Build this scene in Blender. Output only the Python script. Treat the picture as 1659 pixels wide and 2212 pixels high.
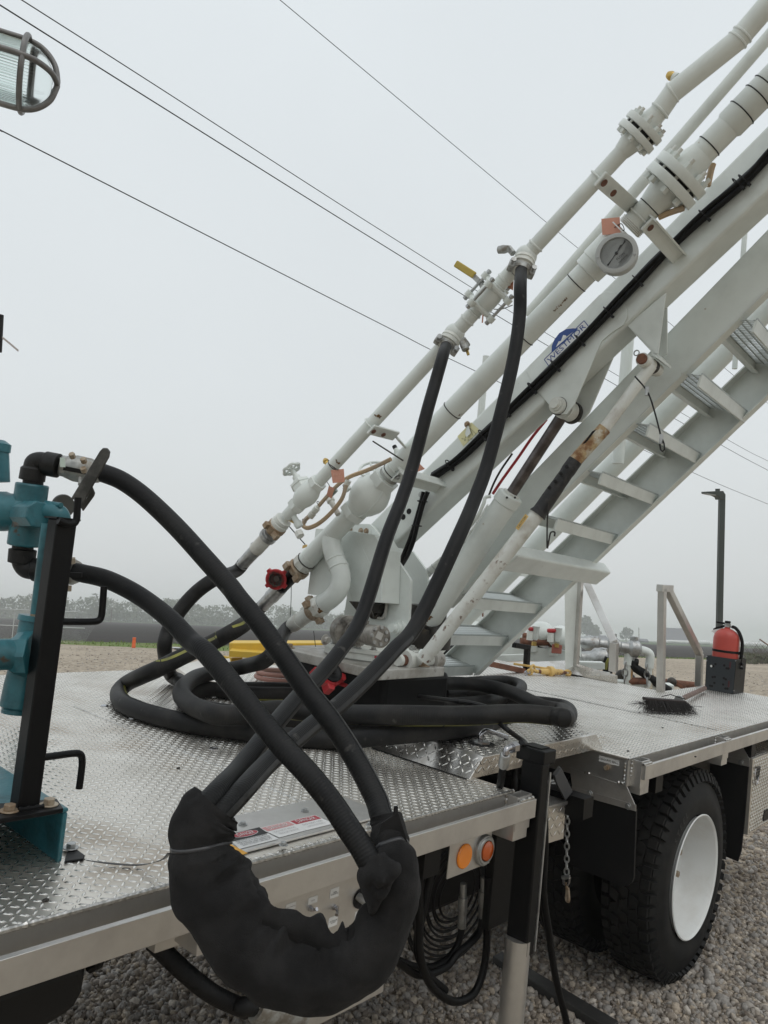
import bpy, math, random
import numpy as np
from mathutils import Vector as V, Matrix, noise
random.seed(7); rng = np.random.default_rng(7)
for o in list(bpy.data.objects): bpy.data.objects.remove(o)
SC = bpy.context.scene; COL = SC.collection

# ---------------------------------------------------------------- frames
# Everything on the truck is measured in the truck's own axes (X along the bed, Y across it, Z up from
# the deck). TILT turns that frame into the world, where the ground is level at z = 0.
F = 1674.67; CH = .72
RC = Matrix(((0.66367768,-0.74092968,0.10273825),(0.11728764,-0.03257133,-0.99256371),(0.73876623,0.67079231,0.06528503)))
RT = RC.transposed()
GN = V((0.0207,0.1042,0.9943)).normalized(); G0 = V((4.18,1.55,-1.222))
_q = GN.rotation_difference(V((0,0,1))).to_matrix().to_4x4()
TILT = Matrix.Translation(V((0,0,-(_q @ G0).z))) @ _q
EYE = V((0,0,CH))

# ---------------------------------------------------------------- camera
cam = bpy.data.cameras.new('camera'); co = bpy.data.objects.new('camera', cam); COL.objects.link(co)
cam.sensor_fit = 'VERTICAL'; cam.sensor_height = 36; cam.lens = 36*F/2212
cam.clip_start = .05; cam.clip_end = 9000
r_, u_, b_ = RT@V((1,0,0)), RT@V((0,-1,0)), RT@V((0,0,-1))
mc = Matrix(((r_.x,u_.x,b_.x,0),(r_.y,u_.y,b_.y,0),(r_.z,u_.z,b_.z,CH),(0,0,0,1)))
co.matrix_world = TILT @ mc; SC.camera = co
SC.render.resolution_x, SC.render.resolution_y = 768, 1024

# ---------------------------------------------------------------- world, sun, exposure
SUN_EL, SUN_ROT = math.radians(58), math.radians(200)
w = bpy.data.worlds.new('World'); SC.world = w; w.use_nodes = True
nt = w.node_tree; nt.nodes.clear()
sky = nt.nodes.new('ShaderNodeTexSky'); sky.sky_type = 'NISHITA'; sky.sun_disc = False
sky.sun_elevation = SUN_EL; sky.sun_rotation = SUN_ROT; sky.air_density = 1.5; sky.dust_density = 6
tc = nt.nodes.new('ShaderNodeTexCoord'); sx = nt.nodes.new('ShaderNodeSeparateXYZ'); nt.links.new(tc.outputs['Generated'], sx.inputs[0])
rmp = nt.nodes.new('ShaderNodeValToRGB'); nt.links.new(sx.outputs['Z'], rmp.inputs[0])
cr = rmp.color_ramp; cr.elements[0].position = 0; cr.elements[0].color = (.705,.735,.735,1)
cr.elements[1].position = .75; cr.elements[1].color = (.80,.855,.885,1)
e = cr.elements.new(.3); e.color = (.765,.81,.83,1)
cn = nt.nodes.new('ShaderNodeTexNoise'); cn.inputs['Scale'].default_value = 2.2; cn.inputs['Detail'].default_value = 4
nt.links.new(tc.outputs['Generated'], cn.inputs[0])
cm = nt.nodes.new('ShaderNodeMapRange'); nt.links.new(cn.outputs[0], cm.inputs[0]); cm.inputs[3].default_value = 9.45; cm.inputs[4].default_value = 10.55
sc_ = nt.nodes.new('ShaderNodeVectorMath'); sc_.operation = 'SCALE'; nt.links.new(rmp.outputs[0], sc_.inputs[0]); nt.links.new(cm.outputs[0], sc_.inputs['Scale'])
mx = nt.nodes.new('ShaderNodeMixRGB'); mx.inputs[0].default_value = .95
nt.links.new(sky.outputs[0], mx.inputs[1]); nt.links.new(sc_.outputs[0], mx.inputs[2])
bg = nt.nodes.new('ShaderNodeBackground'); bg.inputs[1].default_value = .1; nt.links.new(mx.outputs[0], bg.inputs[0])
wo = nt.nodes.new('ShaderNodeOutputWorld'); nt.links.new(bg.outputs[0], wo.inputs[0])
sl = bpy.data.lights.new('sun','SUN'); sl.energy = .5; sl.angle = math.radians(40); sl.color = (1,.96,.9)
so = bpy.data.objects.new('sun', sl); COL.objects.link(so)
so.rotation_euler = (math.pi/2-SUN_EL, 0, math.pi-SUN_ROT)
vs = SC.view_settings; vs.view_transform = 'Standard'; vs.look = 'None'; vs.exposure = 0; vs.gamma = 1; vs.use_curve_mapping = False
cy = SC.cycles; cy.use_denoising = True; cy.max_bounces = 6; cy.diffuse_bounces = 3; cy.glossy_bounces = 3; cy.transmission_bounces = 6; cy.volume_bounces = 4

# ---------------------------------------------------------------- measuring helpers
FR = {'a':(0,1700,1000),'b':(0,2600,1000),'c':(0,3032,1000),'d':(900,1500,1000),'e':(700,2200,1000),'g':(700,3032,1000),'h':(1500,2200,1000),'i':(1500,3032,1000),'j':(2024,0,1000),'k':(2024,700,1000),'l':(2024,1500,1000),'m':(2024,2300,1000),'n':(2024,3032,1000),'o':(1500,900,800),'p':(0,0,600),'q':(1400,1400,800),'r':(1850,2380,500),'s':(2250,2380,500),'t':(0,2250,500),'u':(1200,2300,550),'v':(1600,2200,550),'x':(2650,2350,374.9),'y':(1900,2900,600),'aa':(1150,1900,500),'bb':(850,3150,600),'cc':(600,3100,500),'dd':(2650,2850,374.9),'ee':(1250,1900,500),'ff':(2250,1100,600)}
def pxy(k, x, y):
    if k == 'D': return x, y
    ox, oy, wd = FR[k]; s = wd/1659/1.8228
    return ox/1.8228+x*s, oy/1.8228+y*s
def ray(k, x, y):
    X, Y = pxy(k, x, y); return RT @ V(((X-829.5)/F, (Y-1106)/F, 1))
def oD(d, k, x, y): return EYE + ray(k,x,y)*d                     # at a camera depth
def oY(Y, k, x, y): r = ray(k,x,y); return EYE + r*(Y/r.y)        # on the plane Y = const
def oXp(X, k, x, y): r = ray(k,x,y); return EYE + r*(X/r.x)
def oZ(Z, k, x, y): r = ray(k,x,y); return EYE + r*((Z-CH)/r.z)   # on a level of the deck frame
def oG(k, x, y, h=0): r = ray(k,x,y); return EYE + r*(((G0+GN*h-EYE).dot(GN))/r.dot(GN))
VH = V((math.cos(math.radians(2)), math.sin(math.radians(2)), -.02)).normalized()   # across the boom
CT = V((3.07,2.61,0))
def oB(v, k, x, y): r = ray(k,x,y); return EYE + r*((v-(EYE-CT).dot(VH))/r.dot(VH))   # boom's side plane
def proj(p):
    q = RC @ (p-EYE); return 829.5+F*q.x/q.z, 1106+F*q.y/q.z, q.z
def cdir(x, y, z): return (RT @ V((x,y,z))).normalized()
def gpt(x, y, h=0):                                               # ground point under truck x, y
    p = V((x,y,0)); return V((x,y,(G0.dot(GN)-GN.x*x-GN.y*y)/GN.z)) + GN*h
UP, EX, EY, EZ = GN.copy(), V((1,0,0)), V((0,1,0)), V((0,0,1))

# ---------------------------------------------------------------- materials
MATS = {}
def mat(name, c, rough=.5, metal=0, c2=None, ns=6, lo=.48, hi=.7, bump=0, bs=80, c3=None, ns3=2.5, lo3=.6, hi3=.68, r2=None, spec=.5, coat=0, sheen=0, bd=.002, alpha=None):
    m = bpy.data.materials.new(name); m.use_nodes = True; t = m.node_tree; N, L = t.nodes, t.links
    p = N['Principled BSDF']; p.inputs['Roughness'].default_value = rough; p.inputs['Metallic'].default_value = metal
    p.inputs['Specular IOR Level'].default_value = spec; p.inputs['Coat Weight'].default_value = coat; p.inputs['Sheen Weight'].default_value = sheen
    p.inputs['Base Color'].default_value = (*c,1)
    tcn = N.new('ShaderNodeTexCoord'); col = None
    def nz(scale, detail=5):
        n = N.new('ShaderNodeTexNoise'); n.inputs['Scale'].default_value = scale; n.inputs['Detail'].default_value = detail; n.inputs['Roughness'].default_value = .62
        L.new(tcn.outputs['Object'], n.inputs[0]); return n
    def rampf(src, a, b):
        r = N.new('ShaderNodeMapRange'); r.inputs[1].default_value = a; r.inputs[2].default_value = b; L.new(src, r.inputs[0]); return r
    def mixc(f, A, B):
        x = N.new('ShaderNodeMixRGB'); L.new(f, x.inputs[0])
        for i, q in ((1,A),(2,B)):
            if isinstance(q, tuple): x.inputs[i].default_value = (*q,1)
            else: L.new(q, x.inputs[i])
        return x.outputs[0]
    col = c
    if c2:
        f2 = rampf(nz(ns).outputs[0], lo, hi); col = mixc(f2.outputs[0], col, c2)
        if r2 is not None:
            rr = N.new('ShaderNodeMapRange'); rr.inputs[3].default_value = rough; rr.inputs[4].default_value = r2; L.new(f2.outputs[0], rr.inputs[0]); L.new(rr.outputs[0], p.inputs['Roughness'])
    if c3:
        f3 = rampf(nz(ns3,8).outputs[0], lo3, hi3); col = mixc(f3.outputs[0], col, c3)
        if metal: 
            mm = N.new('ShaderNodeMath'); mm.operation='MULTIPLY_ADD'; L.new(f3.outputs[0], mm.inputs[0]); mm.inputs[1].default_value = -metal*.6; mm.inputs[2].default_value = metal; L.new(mm.outputs[0], p.inputs['Metallic'])
    if not isinstance(col, tuple): L.new(col, p.inputs['Base Color'])
    if bump:
        b = N.new('ShaderNodeBump'); b.inputs['Strength'].default_value = bump; b.inputs['Distance'].default_value = bd
        L.new(nz(bs,4).outputs[0], b.inputs['Height']); L.new(b.outputs[0], p.inputs['Normal'])
    MATS[name] = m; return m
white = mat('white paint', (.70,.738,.708), .34, 0, (.575,.605,.575), 4, .44, .72, .12, 90, (.33,.25,.16), 17, .70, .77)
white2 = mat('worn white paint', (.68,.695,.655), .42, 0, (.46,.43,.38), 7, .48, .72, .2, 70, (.16,.075,.035), 16, .66, .71)
dirtyw = mat('greasy white paint', (.45,.44,.41), .42, 0, (.22,.195,.16), 9, .42, .72, .25, 60, (.07,.05,.035), 13, .60, .70)
rustc = mat('rusty steel', (.20,.085,.05), .8, 0, (.10,.045,.03), 18, .4, .65, .5, 90)
rustpale = mat('rusty bare patch', (.42,.30,.14), .7, 0, (.14,.06,.02), 22, .45, .6, .4, 90)
bronze = mat('weathered bronze', (.27,.19,.12), .5, .35, (.42,.36,.28), 20, .45, .65, .3, 90)
alu = mat('bare aluminium', (.64,.63,.61), .36, .92, (.50,.48,.46), 5, .4, .7, .12, 140, (.26,.22,.18), 3, .62, .85, r2=.5)
tread = mat('aluminium tread plate', (.74,.70,.64), .30, .85, (.60,.565,.51), 3.2, .42, .66, .08, 160, (.32,.245,.17), 2.2, .52, .72, r2=.48)
polish = mat('polished tread plate', (.66,.64,.61), .24, .95, (.45,.42,.38), 8, .45, .7, .2, 14, (.25,.20,.15), 3, .5, .8, bd=.003, r2=.42)
wet = tread
lugm = mat('tread plate lug', (.77,.75,.71), .24, .92, (.58,.56,.52), 5, .45, .7)
speckled = mat('rust speckled white paint', (.66,.67,.63), .42, 0, (.42,.38,.32), 9, .48, .72, .2, 70, (.13,.06,.03), 21, .60, .67)
weldm = mat('weld bead', (.66,.65,.63), .3, 1, (.4,.39,.37), 60, .4, .6, .3, 200)
steel = mat('galvanised steel', (.46,.47,.47), .42, .85, (.30,.30,.29), 24, .42, .65, .25, 120, (.18,.12,.08), 10, .64, .74)
castm = mat('cast coupling', (.40,.41,.40), .5, .55, (.22,.20,.17), 30, .42, .62, .4, 120)
chrome = mat('chromed steel', (.52,.52,.54), .2, 1, (.34,.33,.34), 5, .4, .65)
rodm = mat('cylinder rod', (.17,.155,.155), .28, .9, (.10,.09,.09), 14, .4, .6)
black = mat('black paint', (.0032,.0034,.004), .45, 0, (.006,.006,.006), 20, .45, .7, .15, 120, spec=.22)
blackm = mat('black plastic', (.006,.006,.0065), .48, spec=.3)
iron = mat('black iron', (.006,.006,.006), .5, 0, (.014,.0135,.013), 25, .45, .65, .5, 150, spec=.35)
grease = mat('greasy dark steel', (.022,.019,.016), .45, .2, (.07,.055,.04), 16, .5, .68, .5, 70)
teal = mat('teal paint', (.030,.145,.175), .36, 0, (.014,.065,.08), 11, .46, .68, .5, 55, (.07,.045,.03), 17, .64, .70, bd=.003)
greasy = mat('grease caked grey metal', (.27,.255,.225), .36, .1, (.13,.115,.095), 34, .40, .70, .4, 60, (.03,.025,.02), 9, .52, .66)
letter = mat('tyre lettering', (.026,.026,.026), .6)
sheenstrip = mat('hose sheen strip', (.017,.0172,.018), .42, 0, (.028,.0275,.027), 30, .45, .65, spec=.3)  # raised strip; its paler grey paints in the highlight along the hose
rubber = mat('tyre rubber', (.0095,.0098,.010), .7, 0, (.020,.019,.0175), 9, .42, .7, .3, 150, spec=.25)
flapm = mat('mud flap rubber', (.005,.0052,.006), .55, 0, (.010,.010,.010), 5, .45, .7, spec=.3)
fabric = mat('black felt sleeve', (.017,.0166,.0168), .95, 0, (.031,.030,.030), 11, .4, .7, 1.0, 420, spec=.05, sheen=.05, bd=.0016)
redp = mat('red paint', (.42,.025,.03), .4, 0, (.28,.015,.02), 14, .45, .7, .1, 80)
redext = mat('faded red paint', (.46,.06,.042), .38, 0, (.36,.045,.035), 5, .4, .7)
yel = mat('yellow paint', (.72,.47,.06), .45, 0, (.62,.42,.08), 6, .4, .7, .1, 60, (.25,.13,.03), 9, .68, .74)
yelold = mat('worn yellow paint', (.70,.47,.16), .45, 0, (.55,.36,.12), 16, .45, .65, .2, 60, (.16,.06,.03), 12, .6, .64)
brass = mat('brass', (.55,.38,.12), .35, .8)
copper = mat('copper tag', (.55,.26,.18), .5, .15, (.48,.22,.15), 20, .45, .7)
paper = mat('white label', (.72,.72,.71), .45)
paleyel = mat('pale yellow label', (.70,.66,.38), .45)
ink = mat('black ink', (.02,.02,.02), .6); inkr = mat('red ink', (.40,.03,.05), .5); inkb = mat('blue ink', (.02,.06,.24), .5); inkp = mat('faded red ink', (.60,.30,.30), .5)
inkg = mat('faded grey ink', (.42,.40,.40), .6)
orange = mat('orange sticker', (.75,.36,.02), .45)
amber = mat('amber lens', (.85,.24,.01), .18, coat=.6); amber2 = mat('dark amber lens', (.50,.09,.012), .2, coat=.6)
wheelw = mat('white wheel paint', (.72,.73,.72), .35, 0, (.62,.61,.58), 5, .5, .75, .05, 50, (.30,.17,.09), 16, .70, .76)
tanh = mat('tan rubber hose', (.48,.34,.20), .55, 0, (.36,.30,.24), 8, .4, .65, .2, 120)
pinkh = mat('faded red hose', (.40,.20,.16), .6, 0, (.34,.22,.18), 9, .4, .7)
wood = mat('weathered broom handle', (.12,.075,.06), .7, 0, (.2,.14,.12), 40, .45, .6)
brist = mat('broom bristle', (.012,.009,.008), .8)
polem = mat('dark green pole paint', (.045,.055,.052), .5)
gale = mat('galvanised fence', (.5,.52,.52), .45, .5)
barrelm = mat('orange drum plastic', (.80,.14,.03), .5)
gaug = mat('gauge face', (.27,.28,.275), .4, 0, (.23,.24,.235), 12)
greyp = mat('grey painted ring', (.42,.43,.42), .4)
slotm = mat('dark slot', (.004,.004,.004), .8)
stripe = mat('yellow hose stripe', (.24,.235,.035), .55, 0, (.12,.12,.04), 12, .4, .65)
wirem = mat('power line', (.03,.032,.035), .6)
treadm = mat('galvanised grip tread', (.50,.53,.52), .38, .4)
def hose_material(name, c, c2):
    m = mat(name, c, .55, 0, c2, 7, .42, .72, 0, spec=.24); t = m.node_tree; N, L = t.nodes, t.links; p = N['Principled BSDF']
    a = N.new('ShaderNodeAttribute'); a.attribute_name = 'along'
    wv = N.new('ShaderNodeMath'); wv.operation = 'MULTIPLY'; wv.inputs[1].default_value = 2*math.pi/.0062; L.new(a.outputs['Fac'], wv.inputs[0])
    s = N.new('ShaderNodeMath'); s.operation = 'SINE'; L.new(wv.outputs[0], s.inputs[0])
    n = N.new('ShaderNodeTexNoise'); n.inputs['Scale'].default_value = 160; tcn = N.new('ShaderNodeTexCoord'); L.new(tcn.outputs['Object'], n.inputs[0])
    ad = N.new('ShaderNodeMath'); ad.operation = 'MULTIPLY_ADD'; L.new(n.outputs[0], ad.inputs[0]); ad.inputs[1].default_value = 1.6; L.new(s.outputs[0], ad.inputs[2])
    b = N.new('ShaderNodeBump'); b.inputs['Strength'].default_value = .22; b.inputs['Distance'].default_value = .0008; L.new(ad.outputs[0], b.inputs['Height']); L.new(b.outputs[0], p.inputs['Normal'])
    # pale scuffs
    n2 = N.new('ShaderNodeTexNoise'); n2.inputs['Scale'].default_value = 26; n2.inputs['Detail'].default_value = 9; L.new(tcn.outputs['Object'], n2.inputs[0])
    r = N.new('ShaderNodeMapRange'); r.inputs[1].default_value = .66; r.inputs[2].default_value = .76; L.new(n2.outputs[0], r.inputs[0])
    x = N.new('ShaderNodeMixRGB'); L.new(r.outputs[0], x.inputs[0]); old = p.inputs['Base Color'].links[0].from_socket; L.new(old, x.inputs[1]); x.inputs[2].default_value = (.06,.057,.053,1); L.new(x.outputs[0], p.inputs['Base Color'])
    return m
hosem = hose_material('black rubber hose', (.0068,.0070,.0078), (.0150,.0148,.0145))
hosem2 = hose_material('dusty rubber hose', (.010,.010,.0103), (.030,.028,.026))

# ---------------------------------------------------------------- mesh builder
class MB:
    def __init__(s): s.v = []; s.f = []; s.sm = []; s.al = {}
    def add(s, vs, fs, smooth=False):
        n = len(s.v); s.v += [V(q) for q in vs]; s.f += [tuple(i+n for i in f) for f in fs]; s.sm += [smooth]*len(fs); return s
    def box(s, c, hx, hy, hz, ax=(EX,EY,EZ)):
        c = V(c); A, B, C = V(ax[0])*hx, V(ax[1])*hy, V(ax[2])*hz
        vs = [c+A*i+B*j+C*k for i in (-1,1) for j in (-1,1) for k in (-1,1)]
        return s.add(vs, [(0,1,3,2),(4,6,7,5),(0,4,5,1),(2,3,7,6),(0,2,6,4),(1,5,7,3)])
    def span(s, x0, x1, y0, y1, z0, z1):
        return s.box(((x0+x1)/2,(y0+y1)/2,(z0+z1)/2), (x1-x0)/2, (y1-y0)/2, (z1-z0)/2)
    def bar(s, p, q, w_, h, up=EZ):                               # rectangular bar from p to q
        p, q = V(p), V(q); d = (q-p); l = d.length; d.normalize(); sd = d.cross(V(up)).normalized(); u = sd.cross(d)
        return s.box((p+q)/2, l/2, w_/2, h/2, (d,sd,u))
    def prism(s, poly, vec):
        poly = [V(p) for p in poly]; n = len(poly); vec = V(vec)
        vs = poly+[p+vec for p in poly]
        return s.add(vs, [tuple(range(n))[::-1], tuple(range(n,2*n))]+[(i,(i+1)%n,(i+1)%n+n,i+n) for i in range(n)])
    def tube(s, path, r, n=12, caps=True, closed=False, smooth=True, flat=1.0):
        path = [V(p) for p in path]; m = len(path); rs = r if isinstance(r,(list,tuple)) else [r]*m
        T = []
        for i in range(m):
            a = path[(i-1)%m] if (closed or i) else path[i]; b = path[(i+1)%m] if (closed or i < m-1) else path[i]
            T.append((b-a).normalized())
        u = T[0].orthogonal().normalized(); base = len(s.v); al = 0
        for i in range(m):
            if i: 
                ax = T[i-1].cross(T[i])
                if ax.length > 1e-9: u = Matrix.Rotation(T[i-1].angle(T[i]), 3, ax.normalized()) @ u
                al += (path[i]-path[i-1]).length
            w_ = T[i].cross(u).normalized(); u = w_.cross(T[i]).normalized()
            for j in range(n):
                a = 2*math.pi*j/n; s.al[len(s.v)] = al; s.v.append(path[i]+(u*math.cos(a)+w_*math.sin(a)*flat)*rs[i])
        for i in range(m if closed else m-1):
            for j in range(n):
                k = (i+1)%m; s.f.append((base+i*n+j, base+i*n+(j+1)%n, base+k*n+(j+1)%n, base+k*n+j)); s.sm.append(smooth)
        if caps and not closed:
            s.f.append(tuple(base+j for j in range(n))[::-1]); s.f.append(tuple(base+(m-1)*n+j for j in range(n))); s.sm += [False]*2
        return s
    def lathe(s, p, ax, prof, n=20, smooth=True, rot=0, caps=True):
        p = V(p); ax = V(ax).normalized(); u = ax.orthogonal().normalized()
        ref = EZ if abs(ax.z) < .9 else EX
        u = (ref-ax*ref.dot(ax)).normalized(); w_ = ax.cross(u); base = len(s.v)
        for d, r in prof:
            for j in range(n):
                a = 2*math.pi*j/n+rot; s.v.append(p+ax*d+(u*math.cos(a)+w_*math.sin(a))*max(r,1e-5))
        m = len(prof)
        for i in range(m-1):
            for j in range(n):
                s.f.append((base+i*n+j, base+i*n+(j+1)%n, base+(i+1)*n+(j+1)%n, base+(i+1)*n+j)); s.sm.append(smooth)
        if caps:
            s.f.append(tuple(base+j for j in range(n))[::-1]); s.f.append(tuple(base+(m-1)*n+j for j in range(n))); s.sm += [False]*2
        return s
    def cyl(s, p, q, r, n=16, r1=None):
        p, q = V(p), V(q); return s.lathe(p, q-p, [(0,r),((q-p).length, r if r1 is None else r1)], n)
    def hexa(s, p, ax, r, h, n=6, rot=0): return s.lathe(p, ax, [(0,r),(h,r)], n, False, rot)
    def ball(s, c, r, n=16, m=10, sc=(1,1,1)):
        c = V(c); vs, fs = [], []
        for i in range(m+1):
            th = math.pi*i/m
            for j in range(n):
                a = 2*math.pi*j/n; vs.append(c+V((math.sin(th)*math.cos(a)*r*sc[0], math.sin(th)*math.sin(a)*r*sc[1], math.cos(th)*r*sc[2])))
        for i in range(m):
            for j in range(n): fs.append((i*n+j,(i+1)*n+j,(i+1)*n+(j+1)%n,i*n+(j+1)%n))
        return s.add(vs, fs, True)
    def ring(s, c, ax, R, r, n=32, k=8):
        c = V(c); ax = V(ax).normalized(); u = ax.orthogonal().normalized(); w_ = ax.cross(u)
        return s.tube([c+(u*math.cos(2*math.pi*i/n)+w_*math.sin(2*math.pi*i/n))*R for i in range(n)], r, k, closed=True)
    def build(s, name, m, parent=None, bev=0, kind=None, ang=38, base=None, label=None, seg=2):
        me = bpy.data.meshes.new(name)
        if parent is None:
            if base is None:
                lo = min(q.z for q in s.v); base = sum(s.v, V((0,0,0)))/len(s.v); base = V((base.x, base.y, lo))
        else: base = V(parent['base'])
        me.from_pydata([tuple(q-base) for q in s.v], [], s.f)
        me.polygons.foreach_set('use_smooth', s.sm)
        if s.al:
            at = me.attributes.new('along','FLOAT','POINT'); arr = np.zeros(len(s.v),dtype=np.float32)
            for i, q in s.al.items(): arr[i] = q
            at.data.foreach_set('value', arr)
        me.validate(); me.update()
        if any(s.sm): me.set_sharp_from_angle(angle=math.radians(ang))
        me.materials.append(m)
        o = bpy.data.objects.new(name, me); COL.objects.link(o); o['base'] = tuple(base)
        if parent is None: o.matrix_world = TILT @ Matrix.Translation(base)
        else: o.parent = parent
        if bev:
            b = o.modifiers.new('bevel','BEVEL'); b.width = bev; b.segments = seg; b.limit_method = 'ANGLE'; b.angle_limit = math.radians(50)
        if kind: o['kind'] = kind
        if label: o['label'] = label
        return o
def thing(name, label, cat, base, group=None):
    o = bpy.data.objects.new(name, None); COL.objects.link(o); o.empty_display_size = .1
    o['base'] = tuple(base); o.matrix_world = TILT @ Matrix.Translation(V(base)); o['label'] = label; o['category'] = cat
    if group: o['group'] = group
    return o
def tag(o, label, cat, group=None):
    o['label'] = label; o['category'] = cat
    if group: o['group'] = group
    return o
def struct(o): o['kind'] = 'structure'; return o
def spline(pts, n=8, closed=False):
    pts = [V(p) for p in pts]; out = []; m = len(pts)
    for i in range(m if closed else m-1):
        p0 = pts[(i-1)%m] if (closed or i) else pts[0]*2-pts[1]; p1 = pts[i]; p2 = pts[(i+1)%m]
        p3 = pts[(i+2)%m] if (closed or i < m-2) else pts[-1]*2-pts[-2]
        for j in range(n):
            t = j/n; out.append(.5*((2*p1)+(p2-p0)*t+(2*p0-5*p1+4*p2-p3)*t*t+(3*p1-p0-3*p2+p3)*t**3))
    if not closed: out.append(pts[-1])
    return out
def lerps(a, b, n): return [a+(b-a)*i/(n-1) for i in range(n)]
def text(s, name, m, parent, p, right, up, width=None, height=None, lift=.0012, bold=0):
    """flat lettering: p is the centre, right/up span the surface"""
    cu = bpy.data.curves.new(name, 'FONT'); cu.body = s; cu.align_x = 'CENTER'; cu.resolution_u = 2; cu.space_line = .85; cu.offset = bold
    to = bpy.data.objects.new('tmp', cu); me = bpy.data.meshes.new_from_object(to); bpy.data.objects.remove(to)
    co_ = np.array([v.co for v in me.vertices]) if len(me.vertices) else np.zeros((1,3))
    lo, hi = co_.min(0), co_.max(0); c = (lo+hi)/2; sz = hi-lo
    kx = width/sz[0] if width else height/sz[1]; ky = height/sz[1] if height else kx
    right, up = V(right).normalized(), V(up).normalized(); n = right.cross(up).normalized(); base = V(parent['base']); p = V(p)
    for v in me.vertices:
        v.co = p+right*((v.co.x-c[0])*kx)+up*((v.co.y-c[1])*ky)+n*lift-base
    me.materials.clear(); me.materials.append(m); me.update()
    o = bpy.data.objects.new(name, me); COL.objects.link(o); o.parent = parent; o['base'] = tuple(base); return o
def quad(pts, name, m, parent, th=.001, n=None):
    """thin plate over a 3D outline, thickened towards the camera side"""
    pts = [V(q) for q in pts]; nn = (pts[1]-pts[0]).cross(pts[2]-pts[1]).normalized()
    if nn.dot(EYE-pts[0]) < 0: nn = -nn
    return MB().prism(pts, nn*th).build(name, m, parent)
# ---------------------------------------------------------------- setting
def gmat(name, build):
    m = bpy.data.materials.new(name); m.use_nodes = True; build(m.node_tree, m.node_tree.nodes['Principled BSDF']); return m
def _soil(cA, cB, scale, cC=None, sc2=.6, bump=.4, stretch=None, rough=.9):
    def f(t, p):
        N, L = t.nodes, t.links; tcn = N.new('ShaderNodeTexCoord'); src = tcn.outputs['Object']
        if stretch:
            mp = N.new('ShaderNodeMapping'); mp.inputs['Rotation'].default_value = (0,0,stretch[0]); mp.inputs['Scale'].default_value = (1,stretch[1],1); L.new(src, mp.inputs[0]); src = mp.outputs[0]
        n = N.new('ShaderNodeTexNoise'); n.inputs['Scale'].default_value = scale; n.inputs['Detail'].default_value = 8; n.inputs['Roughness'].default_value = .7; L.new(src, n.inputs[0])
        r = N.new('ShaderNodeMapRange'); r.inputs[1].default_value = .36; r.inputs[2].default_value = .66; L.new(n.outputs[0], r.inputs[0])
        x = N.new('ShaderNodeMixRGB'); L.new(r.outputs[0], x.inputs[0]); x.inputs[1].default_value = (*cA,1); x.inputs[2].default_value = (*cB,1); out = x.outputs[0]
        if cC:
            n2 = N.new('ShaderNodeTexNoise'); n2.inputs['Scale'].default_value = sc2; n2.inputs['Detail'].default_value = 5; L.new(src, n2.inputs[0])
            r2 = N.new('ShaderNodeMapRange'); r2.inputs[1].default_value = .48; r2.inputs[2].default_value = .7; L.new(n2.outputs[0], r2.inputs[0])
            y = N.new('ShaderNodeMixRGB'); L.new(r2.outputs[0], y.inputs[0]); L.new(out, y.inputs[1]); y.inputs[2].default_value = (*cC,1); out = y.outputs[0]
        L.new(out, p.inputs['Base Color']); p.inputs['Roughness'].default_value = rough; p.inputs['Specular IOR Level'].default_value = .2
        b = N.new('ShaderNodeBump'); b.inputs['Strength'].default_value = bump; b.inputs['Distance'].default_value = .05; L.new(n.outputs[0], b.inputs['Height']); L.new(b.outputs[0], p.inputs['Normal'])
    return f
m_far = gmat('far meadow', _soil((.07,.115,.045), (.10,.14,.06), .05, (.06,.10,.04), .01))
m_grav = gmat('gravel yard', _soil((.17,.135,.10), (.60,.515,.41), 5, (.46,.39,.305), .2, .9))
m_soil = gmat('ploughed soil', _soil((.006,.0055,.005), (.062,.053,.048), 1.0, (.022,.019,.017), .05, 1, (math.radians(25), 3.2)))
m_grass = gmat('verge grass', _soil((.085,.15,.025), (.18,.25,.055), 1.6, (.22,.20,.09), .4, .6))
def sheet(name, pts, lift, m):
    return struct(MB().add([gpt(x,y,lift) for x,y in pts], [tuple(range(len(pts)))]).build(name, m, base=gpt(0,0)))
sheet('ground', [(-1850,-1850),(1850,-1850),(1850,1850),(-1850,1850)], -.012, m_far)
def gp(k,x,y): p = oG(k,x,y); return (p.x,p.y)
A1, A2 = V(gp('t',1000,915)), V(gp('s',1300,702)); du = (A2-A1).normalized(); dn = V((-du.y, du.x)); dn = dn if dn.y > 0 else -dn
def uv(a, b): q = A1+du*a+dn*b; return (q.x, q.y)
NEAR = abs((V(gp('t',1250,1000))-A1).dot(dn))
sheet('gravel_yard', [uv(-400,0),uv(-6,0),uv(6,-.5),uv(20,-.5),uv(36,-.5),uv(70,-.5),uv(400,-.5),uv(400,-400),uv(-400,-400)], 0, m_grav)
gv = [uv(-6,.5)]+[uv(a, -1.5-(NEAR-1.5)*math.exp(-((a-12)/16)**2)+random.uniform(-.6,.6)) for a in np.arange(-4,150,1.5)]
sheet('grass_verge', gv+[uv(150,2),uv(-6,2)], .004, m_grass)
sheet('ploughed_field', [uv(-600,.4)]+[uv(a, .4+random.uniform(-.5,.5)) for a in np.arange(-60,160,2)]+[uv(160,.4),uv(330,40),uv(330,110),uv(215,200),uv(60,440),uv(-600,520)], .008, m_soil)

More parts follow.
